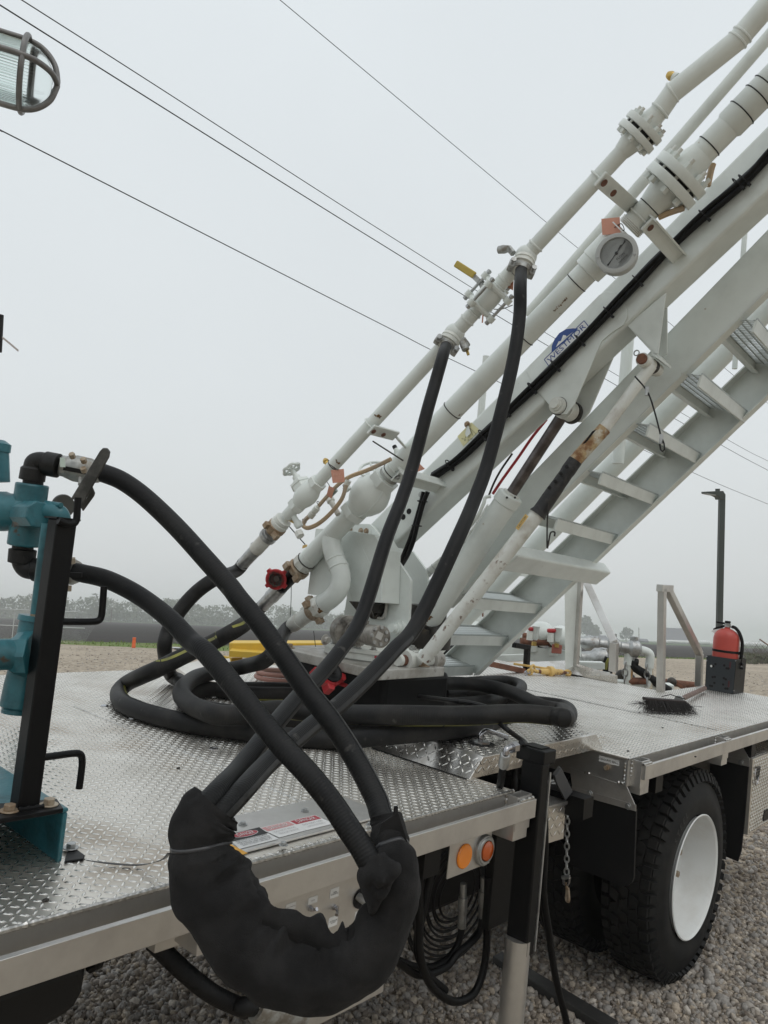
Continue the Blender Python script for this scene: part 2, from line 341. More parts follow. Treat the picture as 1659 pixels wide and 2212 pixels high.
# gravel stones round the truck: loose stone, nobody could count it
def ico():
    t = (1+5**.5)/2
    v = np.array([(-1,t,0),(1,t,0),(-1,-t,0),(1,-t,0),(0,-1,t),(0,1,t),(0,-1,-t),(0,1,-t),(t,0,-1),(t,0,1),(-t,0,-1),(-t,0,1)],float); v /= np.linalg.norm(v[0])
    f = np.array([(0,11,5),(0,5,1),(0,1,7),(0,7,10),(0,10,11),(1,5,9),(5,11,4),(11,10,2),(10,7,6),(7,1,8),(3,9,4),(3,4,2),(3,2,6),(3,6,8),(3,8,9),(4,9,5),(2,4,11),(6,2,10),(8,6,7),(9,8,1)]); return v, f
IV, IF = ico()
def rand_rot(n):
    q = rng.normal(size=(n,4)); q /= np.linalg.norm(q,axis=1)[:,None]; a,b,c,d = q.T
    return np.stack([np.stack([1-2*(c*c+d*d),2*(b*c-a*d),2*(b*d+a*c)],1),np.stack([2*(b*c+a*d),1-2*(b*b+d*d),2*(c*d-a*b)],1),np.stack([2*(b*d-a*c),2*(c*d+a*b),1-2*(b*b+c*c)],1)],1)
def stones(name, P, size, m, kind):
    n = len(P); sh = rng.uniform(.5,1.35,size=(n,1,3))*rng.uniform(.62,1.2,size=(n,12,1))
    X = np.einsum('nij,nvj->nvi', rand_rot(n), IV[None]*sh)*size[:,None,None]
    X += P[:,None,:]; base = np.array(gpt(3,1.5)); me = bpy.data.meshes.new(name)
    me.vertices.add(n*12); me.vertices.foreach_set('co', (X-base).reshape(-1).astype(np.float32))
    fs = (IF[None]+12*np.arange(n)[:,None,None]).reshape(-1); nf = n*20
    me.loops.add(nf*3); me.loops.foreach_set('vertex_index', fs.astype(np.int32)); me.polygons.add(nf)
    me.polygons.foreach_set('loop_start', np.arange(0,nf*3,3,dtype=np.int32)); me.update()
    at = me.attributes.new('tone','FLOAT','POINT'); at.data.foreach_set('value', np.repeat(rng.random(n),12).astype(np.float32))
    me.validate(); me.materials.append(m); o = bpy.data.objects.new(name, me); COL.objects.link(o); o['base'] = tuple(base)
    o.matrix_world = TILT @ Matrix.Translation(V(base)); o['kind'] = kind; return o
def _st(t, p):
    N, L = t.nodes, t.links; a = N.new('ShaderNodeAttribute'); a.attribute_name = 'tone'; r = N.new('ShaderNodeValToRGB'); L.new(a.outputs['Fac'], r.inputs[0])
    cr = r.color_ramp; cr.elements[0].color = (.20,.17,.145,1); cr.elements[1].color = (.56,.51,.45,1)
    for q, c in ((.25,(.32,.27,.22,1)),(.5,(.40,.37,.34,1)),(.7,(.29,.27,.25,1)),(.85,(.46,.38,.29,1))): cr.elements.new(q).color = c
    n = N.new('ShaderNodeTexNoise'); n.inputs['Scale'].default_value = 90; n.inputs['Detail'].default_value = 6; tcn = N.new('ShaderNodeTexCoord'); L.new(tcn.outputs['Object'], n.inputs[0])
    mr = N.new('ShaderNodeMapRange'); mr.inputs[1].default_value = .3; mr.inputs[2].default_value = .7; mr.inputs[3].default_value = .7; mr.inputs[4].default_value = 1.15; L.new(n.outputs[0], mr.inputs[0])
    s = N.new('ShaderNodeVectorMath'); s.operation = 'SCALE'; L.new(r.outputs[0], s.inputs[0]); L.new(mr.outputs[0], s.inputs['Scale']); L.new(s.outputs[0], p.inputs['Base Color'])
    b = N.new('ShaderNodeBump'); b.inputs['Strength'].default_value = .4; b.inputs['Distance'].default_value = .003; L.new(n.outputs[0], b.inputs['Height']); L.new(b.outputs[0], p.inputs['Normal'])
    p.inputs['Roughness'].default_value = .75
m_stone = gmat('crushed stone', _st)
gx = (GN.x/GN.z, GN.y/GN.z, G0.dot(GN)/GN.z)
def scatter(n, x0, x1, y0, y1, keep, smin, smax, pw):
    x = rng.uniform(x0,x1,n); y = rng.uniform(y0,y1,n); z = gx[2]-gx[0]*x-gx[1]*y
    q = np.stack([x,y,z-CH],1) @ np.array(RC).T; u = 829.5+F*q[:,0]/q[:,2]; v_ = 1106+F*q[:,1]/q[:,2]
    ok = (q[:,2] > .6)&(u > -260)&(u < 1920)&(v_ > 1500)&(v_ < 2500)&keep(x,y,q[:,2])
    s = smin+(smax-smin)*rng.random(n)**pw
    P = np.stack([x,y,z],1)[ok]; s = s[ok]; P[:,2] += s*rng.uniform(-.1,.55,len(s)); return P, s
P1, s1 = scatter(100000, .4,7.5,.2,3.6, lambda x,y,d: d < 5.2, .0075,.024,1.6)
P2, s2 = scatter(26000, 4.5,13,-.5,3.2, lambda x,y,d: (d >= 5.2)&(d < 10), .010,.03,1.8)
stones('gravel_stones', np.concatenate([P1,P2]), np.concatenate([s1,s2]), m_stone, 'stuff')
fp_, fs_ = [], []
for _ in range(9000):
    u_, v_ = random.uniform(-60,1720), random.uniform(1396,1530); p = oG('D',u_,v_); dd_ = proj(p)[2]
    if 5 < dd_ < 46 and p.y > 4.4 and (p-V((A1.x,A1.y,p.z))).xy.dot(dn) < -1: fp_.append(tuple(p)); fs_.append(random.uniform(.010,.030)*(dd_/10)**.45)
stones('yard_stones', np.array(fp_), np.array(fs_), m_stone, 'stuff')
for (k,x,y,s,lab) in (('n',1410,1075,.055,'large flat pale rock behind the rear tyre by the mud flap'),('n',1275,1390,.05,'large pale angular rock touching the foot of the rear tyre'),('n',1360,1530,.042,'rounded grey rock in the gravel in front of the rear tyre, nearer the camera'),('n',1505,1545,.04,'white chipped rock at the lower right edge of the gravel'),('n',790,1470,.036,'bluish grey rock in front of the outer rear tyre tread'),('n',1030,1510,.036,'tan brown rock just below the outer rear tyre')):
    p = oG(k,x,y); o = stones('rock', np.array([p+GN*s*.25]), np.array([s]), m_stone, 'thing')
    base = p; tag(o, lab, 'rock'); o['base'] = tuple(o['base'])

# ---------------------------------------------------------------- far wood, trees, buildings
def leafm(name, c):
    return mat(name, c, .8, 0, tuple(q*.55 for q in c), 1.5, .4, .65)
def crown(mb, c, rx, rz, n, s):
    c = V(c)
    for i in range(n):
        d = V((random.gauss(0,1),random.gauss(0,1),random.gauss(0,1))).normalized()*random.uniform(.45,1)**.5
        p = c+EX*d.x*rx+EY*d.y*rx+UP*d.z*rz; a = V((random.gauss(0,1),random.gauss(0,1),random.gauss(0,1))).normalized(); b = a.orthogonal().normalized(); k = s*random.uniform(.5,1.3)
        e = a.cross(b); mb.add([p+b*k, p+e*k*.8+a*k*.3, p-b*k, p-e*k*.8-a*k*.2], [(0,1,2,3)])
m_wood = leafm('spring woodland', (.13,.155,.075)); m_tree = leafm('tree foliage', (.05,.075,.03))
mb = MB()
for i in range(250):
    a = -640+i*5.2+random.uniform(-5,5); b = 560+random.uniform(0,70); q = uv(a,b); g = gpt(*q)
    X_, Y_, Z_ = proj(g)
    if Z_ < 1 or X_ > 930 or X_ < -900: continue
    h = random.uniform(13,23)*(1.1 if a < -190 else .92)
    crown(mb, g+UP*h*.55, random.uniform(7,11), h*.46, 240, 1.0)
    crown(mb, g+UP*h*.2, 10, h*.24, 120, 1.3)
o = mb.build('far_wood', m_wood, base=gpt(*uv(0,560))); o['kind'] = 'stuff'
def far_tree(label, k, x, y, d, wpx, hpx):
    base = EYE+ray(k,x,y)*d; g = gpt(base.x, base.y); s = d/F
    W, H = wpx*s, hpx*s; t = thing('tree', label, 'tree', g, 'trees across the field')
    m = MB(); n = 5
    for j in range(n): crown(m, g+UP*H*random.uniform(.38,.66)+cdir(1,0,0)*random.uniform(-.3,.3)*W, W*.30, H*.27, 90, W*.085)
    crown(m, g+UP*H*.80, W*.22, H*.18, 80, W*.075); m.build('crown', m_tree, t)
    m = MB().tube([g, g+UP*H*.2, g+UP*H*.55+EX*.3], [W*.05,W*.04,W*.015], 7)
    for j in range(5): a = g+UP*H*random.uniform(.2,.4); m.tube([a, a+UP*H*.2+cdir(random.uniform(-1,1),0,random.uniform(-1,1))*W*.25], [W*.02,W*.006], 5)
    m.build('trunk', wood, t)
far_tree('tall broad tree across the field, tallest of the far trees', 's', 205, 430, 760, 46, 52)
far_tree('rounder smaller tree just right of the tallest far tree', 's', 330, 440, 760, 29, 31)
far_tree('lone round tree standing apart across the field', 's', 717, 445, 760, 27, 30)
def far_box(name, lab, cat, k, x0, y0, x1, y1, d, dep, m, roof=None, roofm=None):
    a, b = oD(d,k,x0,y1), oD(d,k,x1,y1); a, b = gpt(a.x,a.y), gpt(b.x,b.y); h = abs(pxy(k,0,y1)[1]-pxy(k,0,y0)[1])*d/F
    bk = (b-a).cross(UP).normalized(); bk = -bk if bk.dot(cdir(0,0,1)) < 0 else bk
    t = thing(name, lab, cat, a)
    MB().prism([a,b,b+UP*h,a+UP*h], bk*dep).build('wall', m, t)
    if roof:
        rp = [a+UP*(h+.02)-bk*.5, a+UP*(h+.02)+bk*(dep+.5), a+UP*(h+roof)+bk*dep/2]; MB().prism(rp, b-a).build('roof', roofm, t)
    return t
roofm = mat('shed roof', (.16,.16,.18), .6); shedw = mat('shed wall', (.42,.42,.43), .7)
t = far_box('farm_shed', 'long grey farm shed with dark roof across the field', 'shed', 's', 1238, 452, 1600, 492, 520, 14, shedw, 8.5, roofm)
for j in range(5):
    p = oD(505,'s',1255+j*75,492); g = gpt(p.x,p.y); dX = cdir(1,0,0)
    tag(MB().lathe(g+UP*1.2-dX*4.6, dX, [(0,.4),(.5,1),(1,1.15),(8,1.15),(8.6,1),(9.1,.4)], 10).build('storage_tank', wheelw), ('leftmost','second','middle','fourth','rightmost')[j]+' small white tank in the row of five before the far shed', 'tank', 'white tanks before the farm shed')
for (x,y,wd,lab) in ((545,818,7,'small white tank right of the far shed'),(1215,815,11,'long white tank half behind the fire extinguisher hose'),(1420,858,11,'low white tank at the far right beside the brush')):
    p = oD(430,'x',x,y); g = gpt(p.x,p.y); dX = cdir(1,0,0)
    tag(MB().lathe(g+UP*1.5-dX*wd/2, dX, [(0,.4),(.5,1.1),(1.2,1.3),(wd-1.2,1.3),(wd-.5,1.1),(wd,.4)], 10).build('storage_tank', wheelw), lab, 'tank')
far_box('farm_house', 'pale low farm house beside the far trees', 'house', 's', 370, 418, 480, 446, 540, 9, shedw, 2.2, roofm)
far_box('machinery_shed', 'low dark machinery shed between lone tree and handrail', 'shed', 's', 825, 462, 1010, 484, 500, 6, roofm, 1.4, roofm)
p = oD(500,'s',885,470); g = gpt(p.x,p.y); tag(MB().tube([g, g+UP*9.5], .22, 6).build('utility_pole', wood), 'distant bare utility pole beyond the ploughed field, right side', 'pole')
p = oD(330,'t',1455,610); g = gpt(p.x,p.y); tag(MB().tube([g, g+UP*6.5], .13, 6).build('utility_pole', wood), 'thin dark pole before the far wood, left side', 'pole')
# roadside brush
t = thing('brush', 'grey leafless brush with low weeds at the right edge of the yard', 'shrub', oG('x',1520,1180))
m = MB()
for j in range(150):
    p = oG('x', random.uniform(1290,1760), random.uniform(1090,1175)); h = random.uniform(.5,2.1)
    q = p+UP*h*.6+cdir(random.uniform(-.5,.5),0,0)*h*.4; m.tube([p, q, q+UP*h*.4+cdir(random.uniform(-1,1),0,0)*h*.3], [.018,.012,.004], 4, False)
m.build('twigs', mat('bare twigs', (.10,.085,.07), .9), t, kind='stuff')
m = MB()
for j in range(46): crown(m, oG('x', random.uniform(1270,1800), random.uniform(1090,1175))+UP*random.uniform(.1,.55), .5, .35, 26, .16)
m.build('foliage', leafm('dry weeds', (.10,.11,.05)), t)
tag(MB().tube([oG('x',1560,1130)+UP*2.2+cdir(-1,0,0)*.2, oG('x',1700,1130)+UP*1.0+cdir(1,0,0)*.7], .07, 8).build('metal_bar', rustc), 'rusty bar leaning out of the brush at the right edge', 'bar')
# grass verge tufts
m = MB()
for j in range(5200):
    a = random.uniform(-6,120); q = uv(a, random.uniform(-9.5,1)); 
    b = (A1+du*a); edge = -1.5-(NEAR-1.5)*math.exp(-((a-12)/16)**2)
    q = uv(a, random.uniform(edge-.2,1)); g = gpt(*q); h = random.uniform(.05,.22); d = V((random.uniform(-1,1),random.uniform(-1,1),0))
    m.add([g-d*.05, g+d*.05, g+UP*h+d.yxz*.05], [(0,1,2)])
m.build('verge_grass_blades', m_grass, base=gpt(*uv(20,0)))['kind'] = 'stuff'
tag(MB().lathe(oG('a',872,1412), UP, [(d_*.62,r_*.44) for d_,r_ in ((0,.24),(.02,.26),(.3,.26),(.31,.235),(.42,.235),(.43,.25),(.66,.25),(.67,.225),(.78,.225),(.79,.235),(1.0,.235),(1.02,.2))], 14).build('traffic_drum', barrelm), 'orange traffic drum standing on the grass verge', 'drum')
# chain link fence
f0, f1 = oG('a',-700,1345), oG('a',98,1372); t = thing('chain_link_fence', 'galvanised chain link fence at the left edge of the yard', 'fence', f1)
H_ = 2.05; dr = (f1-f0).normalized(); L_ = (f1-f0).length
f1 = f1+dr*4.2; L_ += 4.2
for i in range(8): p = f1-dr*(1.5+i*2.9); MB().tube([p, p+UP*H_], .035, 8).build('post', gale, t)
MB().tube([f0+UP*H_, f1+UP*H_], .03, 8).build('rail', gale, t); MB().tube([f0+UP*H_*.5, f1+UP*H_*.5], .03, 8).build('rail', gale, t)
m = MB(); n = int(23/.075)
for i in range(n):
    p = f1-dr*i*.075
    for sgn in (-1,1):
        q = p-dr*sgn*H_*.5; m.tube([p+UP*.03+ (0*UP), q+UP*(H_-.03)], .0035, 3, False)
m.build('wire_mesh', gale, t, kind='stuff')
# light pole
p = oD(20.5,'l',1365,1659); g = gpt(p.x,p.y); top = oD(20.5,'l',1358,740); t = thing('light_pole', 'slim dark green square light pole with flat lamp head behind fire extinguisher', 'lamp post', g)
MB().bar(g, top, .14, .14, cdir(0,0,1)).build('pole', polem, t, bev=.01)
a = oD(20.5,'l',1362,745); MB().prism([oD(20.4,'l',1380,738), oD(20.4,'l',1368,718), oD(20.4,'l',1256,722), oD(20.4,'l',1258,735), oD(20.4,'l',1318,746), oD(20.4,'l',1345,760), oD(20.4,'l',1350,775),oD(20.4,'l',1376,775)], cdir(0,0,1)*.34).build('lamp_head', polem, t, bev=.01)
MB().prism([oD(20.38,'l',1262,733), oD(20.38,'l',1318,743), oD(20.38,'l',1320,748), oD(20.38,'l',1262,738)], cdir(0,0,1)*.3).build('lens', gaug, t)
MB().cyl(oD(20.5,'l',1330,720), oD(20.5,'l',1330,704), .06, 10).build('sensor', polem, t)
# power lines
def wire(lab, pts, r):
    P = [oD(d,'D',x,y) for x,y,d in pts]; P = [P[0]*2-P[1]]+P+[P[-1]*2-P[-2]]
    tag(MB().tube(spline(P,10), r, 5).build('power_line', wirem), lab, 'wire', 'overhead power lines')
wire('lower of the two close power lines crossing behind the boom', [(0,11,10),(329,218,12.3),(823,527,17),(1180,745,22.5),(1568,967,31),(1659,1016,34)], .0105)
wire('upper of the two close power lines crossing behind the boom', [(47,0,10.2),(329,180,12.2),(823,497.7,16.8),(1187,724,22.4),(1581,955,31),(1659,996,34)], .0085)
wire('lowest power line, apart from the close pair, behind the hoses', [(0,281.7,10),(95,329,10.7),(823,700,17),(1028,802,19.7),(1505,1024.6,29.5),(1659,1089,34)], .0095)
wire('highest thin power line entering at the top of the picture', [(605,0,12),(1110,421.6,16),(1254,540.7,17.7),(1700,905,23)], .006)
# haze
pts = [gpt(x,y,z) for z in (-1.5,32) for x,y in ((-1900,-1900),(1900,-1900),(1900,1900),(-1900,1900))]
hz = MB().add(pts, [(3,2,1,0),(4,5,6,7),(0,1,5,4),(1,2,6,5),(2,3,7,6),(3,0,4,7)]).build('haze', MATS['white paint'], base=gpt(0,0)); hz['kind'] = 'stuff'
hm = bpy.data.materials.new('haze air'); hm.use_nodes = True; hm.node_tree.nodes.clear(); t_ = hm.node_tree
pv = t_.nodes.new('ShaderNodeVolumePrincipled'); pv.inputs['Density'].default_value = .0009; pv.inputs['Color'].default_value = (.985,.99,.99,1)
ou = t_.nodes.new('ShaderNodeOutputMaterial'); t_.links.new(pv.outputs[0], ou.inputs['Volume']); hz.data.materials.clear(); hz.data.materials.append(hm)
# ---------------------------------------------------------------- the truck bed
truck = thing('flatbed_truck', 'long flatbed truck with aluminium tread plate deck and dual rear wheels', 'truck', V((3,2.6,-1.25)))
YE, YF = 1.408, 3.82
def plate(name, poly, z=0, th=.006, m=tread, parent=truck): return MB().prism([V((x,y,z)) for x,y in poly], V((0,0,-th))).build(name, m, parent)
MB().prism([V((x,y,0)) for x,y in ((-.9,YE),(2.345,YE),(2.345,1.6),(3.25,1.6),(3.25,YF),(-.9,YF))], V((0,0,-.006))).build('deck_plate', tread, truck)
MB().prism([V((x,y,0)) for x,y in ((3.252,YE),(6.55,YE),(6.55,2.245),(5.667,2.245),(5.667,YF),(3.252,YF))], V((0,0,-.006))).build('deck_plate', tread, truck)
# raised lugs of the tread plate
def lugs(cells, org, ax, ay, nz, size=(.0116,.0037,.0026)):
    """cells: (n,3) local u, v, flip -> vertex/face arrays of lens shaped lugs lying on a plane"""
    L_, W_, H_ = size; a = np.array([(-1,0),(-.35,.85),(.35,.85),(1,0),(.35,-.85),(-.35,-.85)]); top = np.array([(-.5,0),(.5,0)])
    n = len(cells); ang = np.where(cells[:,2] > 0, math.pi/4, -math.pi/4)
    loc = np.concatenate([a,top])*np.array([L_,W_]); hh = np.array([0]*6+[H_]*2)
    cs, sn = np.cos(ang)[:,None], np.sin(ang)[:,None]
    U = cells[:,0:1]+loc[None,:,0]*cs-loc[None,:,1]*sn; W2 = cells[:,1:2]+loc[None,:,0]*sn+loc[None,:,1]*cs
    P = np.array(org)+U[...,None]*np.array(ax)+W2[...,None]*np.array(ay)+hh[None,:,None]*np.array(nz)
    fc = [(0,1,6),(1,2,7,6),(2,3,7),(3,4,7),(4,5,6,7),(5,0,6)]
    return P.reshape(-1,3), fc, n
def lug_mesh(parts, parent, m=lugm):
    base = np.array(parent['base']); vs, fs, off = [], [], 0; parts = [p for p in parts if p[2]]
    if not parts: return
    for P, fc, n in parts:
        vs.append(P)
        for q in fc: fs.append((np.array(q)[None]+off+8*np.arange(n)[:,None]))
        off += 8*n
    me = bpy.data.meshes.new('tread_lugs'); co_ = (np.concatenate(vs)-base).astype(np.float32)
    me.vertices.add(len(co_)); me.vertices.foreach_set('co', co_.reshape(-1))
    idx = np.concatenate([q.reshape(-1) for q in fs]); ln = np.concatenate([np.full(len(q), q.shape[1]) for q in fs])
    me.loops.add(len(idx)); me.loops.foreach_set('vertex_index', idx.astype(np.int32)); me.polygons.add(len(ln))
    me.polygons.foreach_set('loop_start', np.concatenate([[0],np.cumsum(ln)[:-1]]).astype(np.int32)); me.update(); me.validate()
    me.materials.append(m); o = bpy.data.objects.new('tread_lugs', me); COL.objects.link(o); o.parent = parent; o['kind'] = 'stuff'; return o
def lattice(u0,u1,v0,v1,p=.0215,keep=None):
    i = np.arange(math.floor(u0/p), math.ceil(u1/p)); j = np.arange(math.floor(v0/p), math.ceil(v1/p))
    I, J = np.meshgrid(i,j,indexing='ij'); u = (I*p).ravel(); v = (J*p).ravel(); fl = ((I+J)%2).ravel()
    ok = (u > u0+.008)&(u < u1-.008)&(v > v0+.008)&(v < v1-.008)
    if keep is not None: ok &= keep(u,v)
    c = np.stack([u,v,fl],1)[ok]; c[:,:2] += rng.normal(0,.0004,(len(c),2)); return c
cp = [oZ(0,'g',*q) for q in ((290,300),(870,255),(1330,385),(345,600))]       # smooth cover plate outline
CX0, CX1, CY0, CY1 = 1.17, 1.745, 1.452, 1.66
flat = lugs(lattice(.2,2.345,YE,YF,keep=lambda u,v: ~((u > CX0-.02)&(u < CX1+.02)&(v > CY0-.02)&(v < CY1+.015))), (0,0,0), EX, EY, EZ)
mid = lugs(lattice(2.36,3.25,1.72,YF), (0,0,0), EX, EY, EZ)
rear = lugs(lattice(3.26,6.54,YE,YF,keep=lambda u,v: (u < 5.66)|(v < 2.24)), (0,0,0), EX, EY, EZ)
lug_mesh([flat,mid,rear], truck)
# weld lines across the deck and along its edge
def bead(pts, r, n, j=.25, name='weld_bead', parent=truck):
    P = []; pts = [V(q) for q in pts]
    for a, b in zip(pts, pts[1:]): P += lerps(a,b,n)[:-1]
    P.append(pts[-1]); return MB().tube(P, [r*(1+j*math.sin(i*2.1)+random.uniform(-j,j)*.5) for i in range(len(P))], 7).build(name, weldm, parent)
bead([(-.9,YE-.001,-.002),(2.345,YE-.001,-.002)], .0058, 640, .16); bead([(3.25,YE-.001,-.002),(6.5,YE-.001,-.002)], .004, 500, .16)
s0, s1, s2 = oZ(.001,'b',480,300), oZ(.001,'b',1490,720), oZ(.001,'g',950,270)
bead([s0,s1,s2], .0028, 120, .4); bead([oZ(.001,'m',60,683), oZ(.001,'m',1330,955)], .003, 120, .4)
MB().bar(oZ(.002,'h',-60,1237), oZ(.002,'h',560,1440), .004, .004).build('deck_joint', slotm, truck)
# side plates, rub rails, stake pockets
for x0, x1 in ((-.9,2.345),(3.25,6.55)):
    MB().span(x0,x1,YE,YE+.008,-.118,-.0065).build('side_plate', alu, truck)
    e1 = 2.40 if x0 < 0 else 6.55; e0 = x0 if x0 < 0 else 3.295
    MB().span(e0,e1,1.348,1.363,-.082,-.021).build('rub_rail', alu, truck, bev=.0008, seg=1)
def pocket(x0, x1, drop=.118):
    m = MB(); t_ = .006; y0, y1 = 1.3635, YE-.0005
    m.span(x0,x0+t_,y0,y1,-drop,-.006); m.span(x1-t_,x1,y0,y1,-drop,-.006); m.span(x0+t_,x1-t_,y0,y0+t_,-drop,-.008); m.span(x0+t_,x1-t_,y1-t_,y1,-drop,-.008); m.span(x0+t_,x1-t_,y0+t_,y1-t_,-drop,-drop+.004)
    o = m.build('stake_pocket', alu, truck)
    bead([(x0+.006,1.357,-.018),(x1-.004,1.357,-.018)], .0055, 14, .3, parent=o); bead([(x0,YE-.003,-.008),(x0,YE-.003,-.075)], .005, 14, .3, parent=o)
for x0, x1 in ((1.055,1.155),(2.302,2.392),(3.285,3.375),(4.31,4.40),(5.42,5.51),(.0,.09)): pocket(x0, x1)
a0 = oY(1.36,'c',890,1140); 
for x0, x1 in ((1.06,1.155),(2.30,2.385),(3.30,3.385),(4.31,4.395),(5.42,5.505)): MB().span(x0,x1,1.366,1.45,-.15,-.083).build('rail_bracket', alu, truck, bev=.002)
# front deck end plate and frame below
MB().span(2.333,2.345,1.42,3.8,-.118,-.0065).build('end_plate', alu, truck)
MB().span(3.276,3.286,1.418,3.8,-.135,-.0065).build('end_plate', alu, truck)
for y in (2.25,2.95): MB().span(-.9,6.4,y,y+.09,-.45,-.125).build('frame_rail', black, truck, bev=.006)
for x in (.5,1.2,1.9,2.9,3.6,5.0,5.8): MB().span(x,x+.08,1.42,3.8,-.2,-.12).build('cross_member', black, truck)
MB().span(-.9,2.3,2.35,3.6,-.55,-.21).build('underbody_box', black, truck, bev=.02)
MB().span(2.38,3.2,1.95,3.6,-.7,-.125).build('underbody_box', black, truck, bev=.02)
# hatch cover between the two decks
hb = [V(q) for q in ((2.312,1.566,0),(3.335,1.566,0),(3.335,2.16,0),(2.312,2.16,0))]; ht = [V(q) for q in ((2.378,1.560,.072),(3.24,1.556,.072),(3.24,2.10,.072),(2.378,2.12,.072))]
hat = MB().add(hb+ht, [(4,5,6,7),(0,1,5,4),(1,2,6,5),(2,3,7,6),(3,0,4,7)]).build('hatch_cover', polish, truck, bev=.003)
def onplane(o_, a_, b_, u1, v1, p=.0215, size=(.0125,.0033,.0015), keep=None):
    ax = (b_-o_).normalized(); n = None
    return ax
def lugs_on(o_, pu, pv, keep=None, p=.026, size=(.0150,.0042,.0034)):
    o_, pu, pv = V(o_), V(pu), V(pv); ax = (pu-o_).normalized(); lv = (pv-o_); nz = ax.cross(lv).normalized(); ay = nz.cross(ax)
    return lugs(lattice(0,(pu-o_).length,0,lv.dot(ay),p,keep), o_, ax, ay, nz, size)
lug_mesh([lugs_on(ht[0],ht[1],ht[3]), lugs_on(hb[0],hb[1],ht[0]), lugs_on(hb[3],hb[0],ht[3]), lugs_on(hb[1],hb[2],ht[1])], hat)
hh = oZ(.074,'h',655,1205); 
MB().lathe(hh-EZ*.0005, EZ, [(0,.052),(.0015,.052)], 24).build('hole', slotm, hat)
m = MB(); P = [oY(hh.y,'h',655,1200), oY(hh.y,'h',648,1160), oY(hh.y,'h',668,1132), oY(hh.y,'h',700,1126), oY(hh.y,'h',822,1165)]
m.tube(spline(P,6), .0095, 12); m.build('lift_handle', chrome, hat)
MB().lathe(hh+EZ*.002, EZ, [(0,.034),(.004,.034),(.006,.03),(.007,.02)], 20).build('washer', steel, hat)
# cover plate with the danger signs
cov = MB().prism([V((CX0,CY0,.0085)),V((CX1,CY0,.0085)),V((CX1,CY1,.0085)),V((CX0,CY1,.0085))], V((0,0,-.006))).build('cover_plate', alu, truck, bev=.0015)
def bolt(p, ax, r, h, parent, m=steel, washer=True, name='bolt'):
    b = MB(); ax = V(ax).normalized()
    if washer: b.lathe(p, ax, [(0,r*1.6),(r*.22,r*1.6)], 14)
    b.hexa(V(p)+ax*(r*.22 if washer else 0), ax, r, h); return b.build(name, m, parent, bev=r*.08)
for q in ((425,355),(830,268),(1255,360),(690,490)): bolt(oZ(.009,'g',*q), EZ, .0075, .006, cov)
def sign(corners, fn, parent=cov, m=paper, z=.0095, k='bb', name='danger_sign', label=None):
    P = [oZ(z,k,*q) for q in corners]; o = quad(P, name, m, parent, .0006)
    if label: o['label'] = label
    r = (P[1]-P[0]+P[2]-P[3])/2; u = (P[0]-P[3]+P[1]-P[2])/2; c = sum(P,V((0,0,0)))/4; w_, h_ = r.length, u.length; rr, uu = r.normalized(), u.normalized()
    def band(u0, v0, u1, v1, mm, nm, lift=.0010):
        q = [c+r*a+u*b+EZ*lift for a,b in ((u0,v0),(u1,v0),(u1,v1),(u0,v1))]; return MB().add(q,[(0,1,2,3)]).build(nm, mm, parent)
    def tx(s, v, wf, hf, mm, lift=.0014, uo=0):
        text(s, 'lettering', mm, parent, c+u*v+r*uo, rr, uu, w_*wf, h_*hf, lift+.0004)
    fn(band, tx, c, r, u); return o
def f1_(band, tx, c, r, u):
    band(-.5,.0,.5,.5, ink, 'sign_panel'); n = 28
    MB().add([c+u*.27+r*(.34*math.cos(6.283*i/n))+u*(.19*math.sin(6.283*i/n))+EZ*.0016 for i in range(n)],[tuple(range(n))]).build('sign_oval', paper, cov)
    MB().add([c+u*.27+r*(.325*math.cos(6.283*i/n))+u*(.168*math.sin(6.283*i/n))+EZ*.0019 for i in range(n)],[tuple(range(n))]).build('sign_oval', inkr, cov)
    tx('DANGER', .27, .46, .20, paper, .0022); tx('ELECTROCUTION HAZARD', -.06, .86, .10, ink)
    tx('MAINTAIN 10 FT MIN CLEARANCE', -.19, .88, .07, ink); tx('OF POWER LINES. DEATH OR', -.29, .84, .07, ink); tx('SERIOUS INJURY CAN RESULT', -.39, .80, .07, ink)
def f2_(mc_, l1, l2):
    def f(band, tx, c, r, u):
        band(-.47,.1,.47,.46, mc_, 'sign_panel'); tx('DANGER', .28, .70, .24, paper); tx(l1, -.08, .72, .11, inkg); tx(l2, -.28, .66, .11, inkg)
    return f
sign(((100,385),(455,305),(685,425),(255,535)), f1_, label='danger sign warning of electrocution, black top with red oval')
sign(((465,308),(795,232),(985,330),(690,410)), f2_(inkp,'DO NOT MOVE','TRUCK LIFT OR BOOM'), label='middle danger sign, its red band faded pink')
sign(((790,232),(1075,165),(1280,258),(990,330)), f2_(inkr,'DO NOT USE','NEAR OVERHEAD\nELECTRICAL CABLES'), label='right hand danger sign with a darker red band')
P = [oZ(.0095,'bb',*q) for q in ((70,420),(95,445),(348,580),(150,635),(100,620))]; quad([P[1],P[2],P[3],P[4]], 'sticker', orange, cov, .0005)
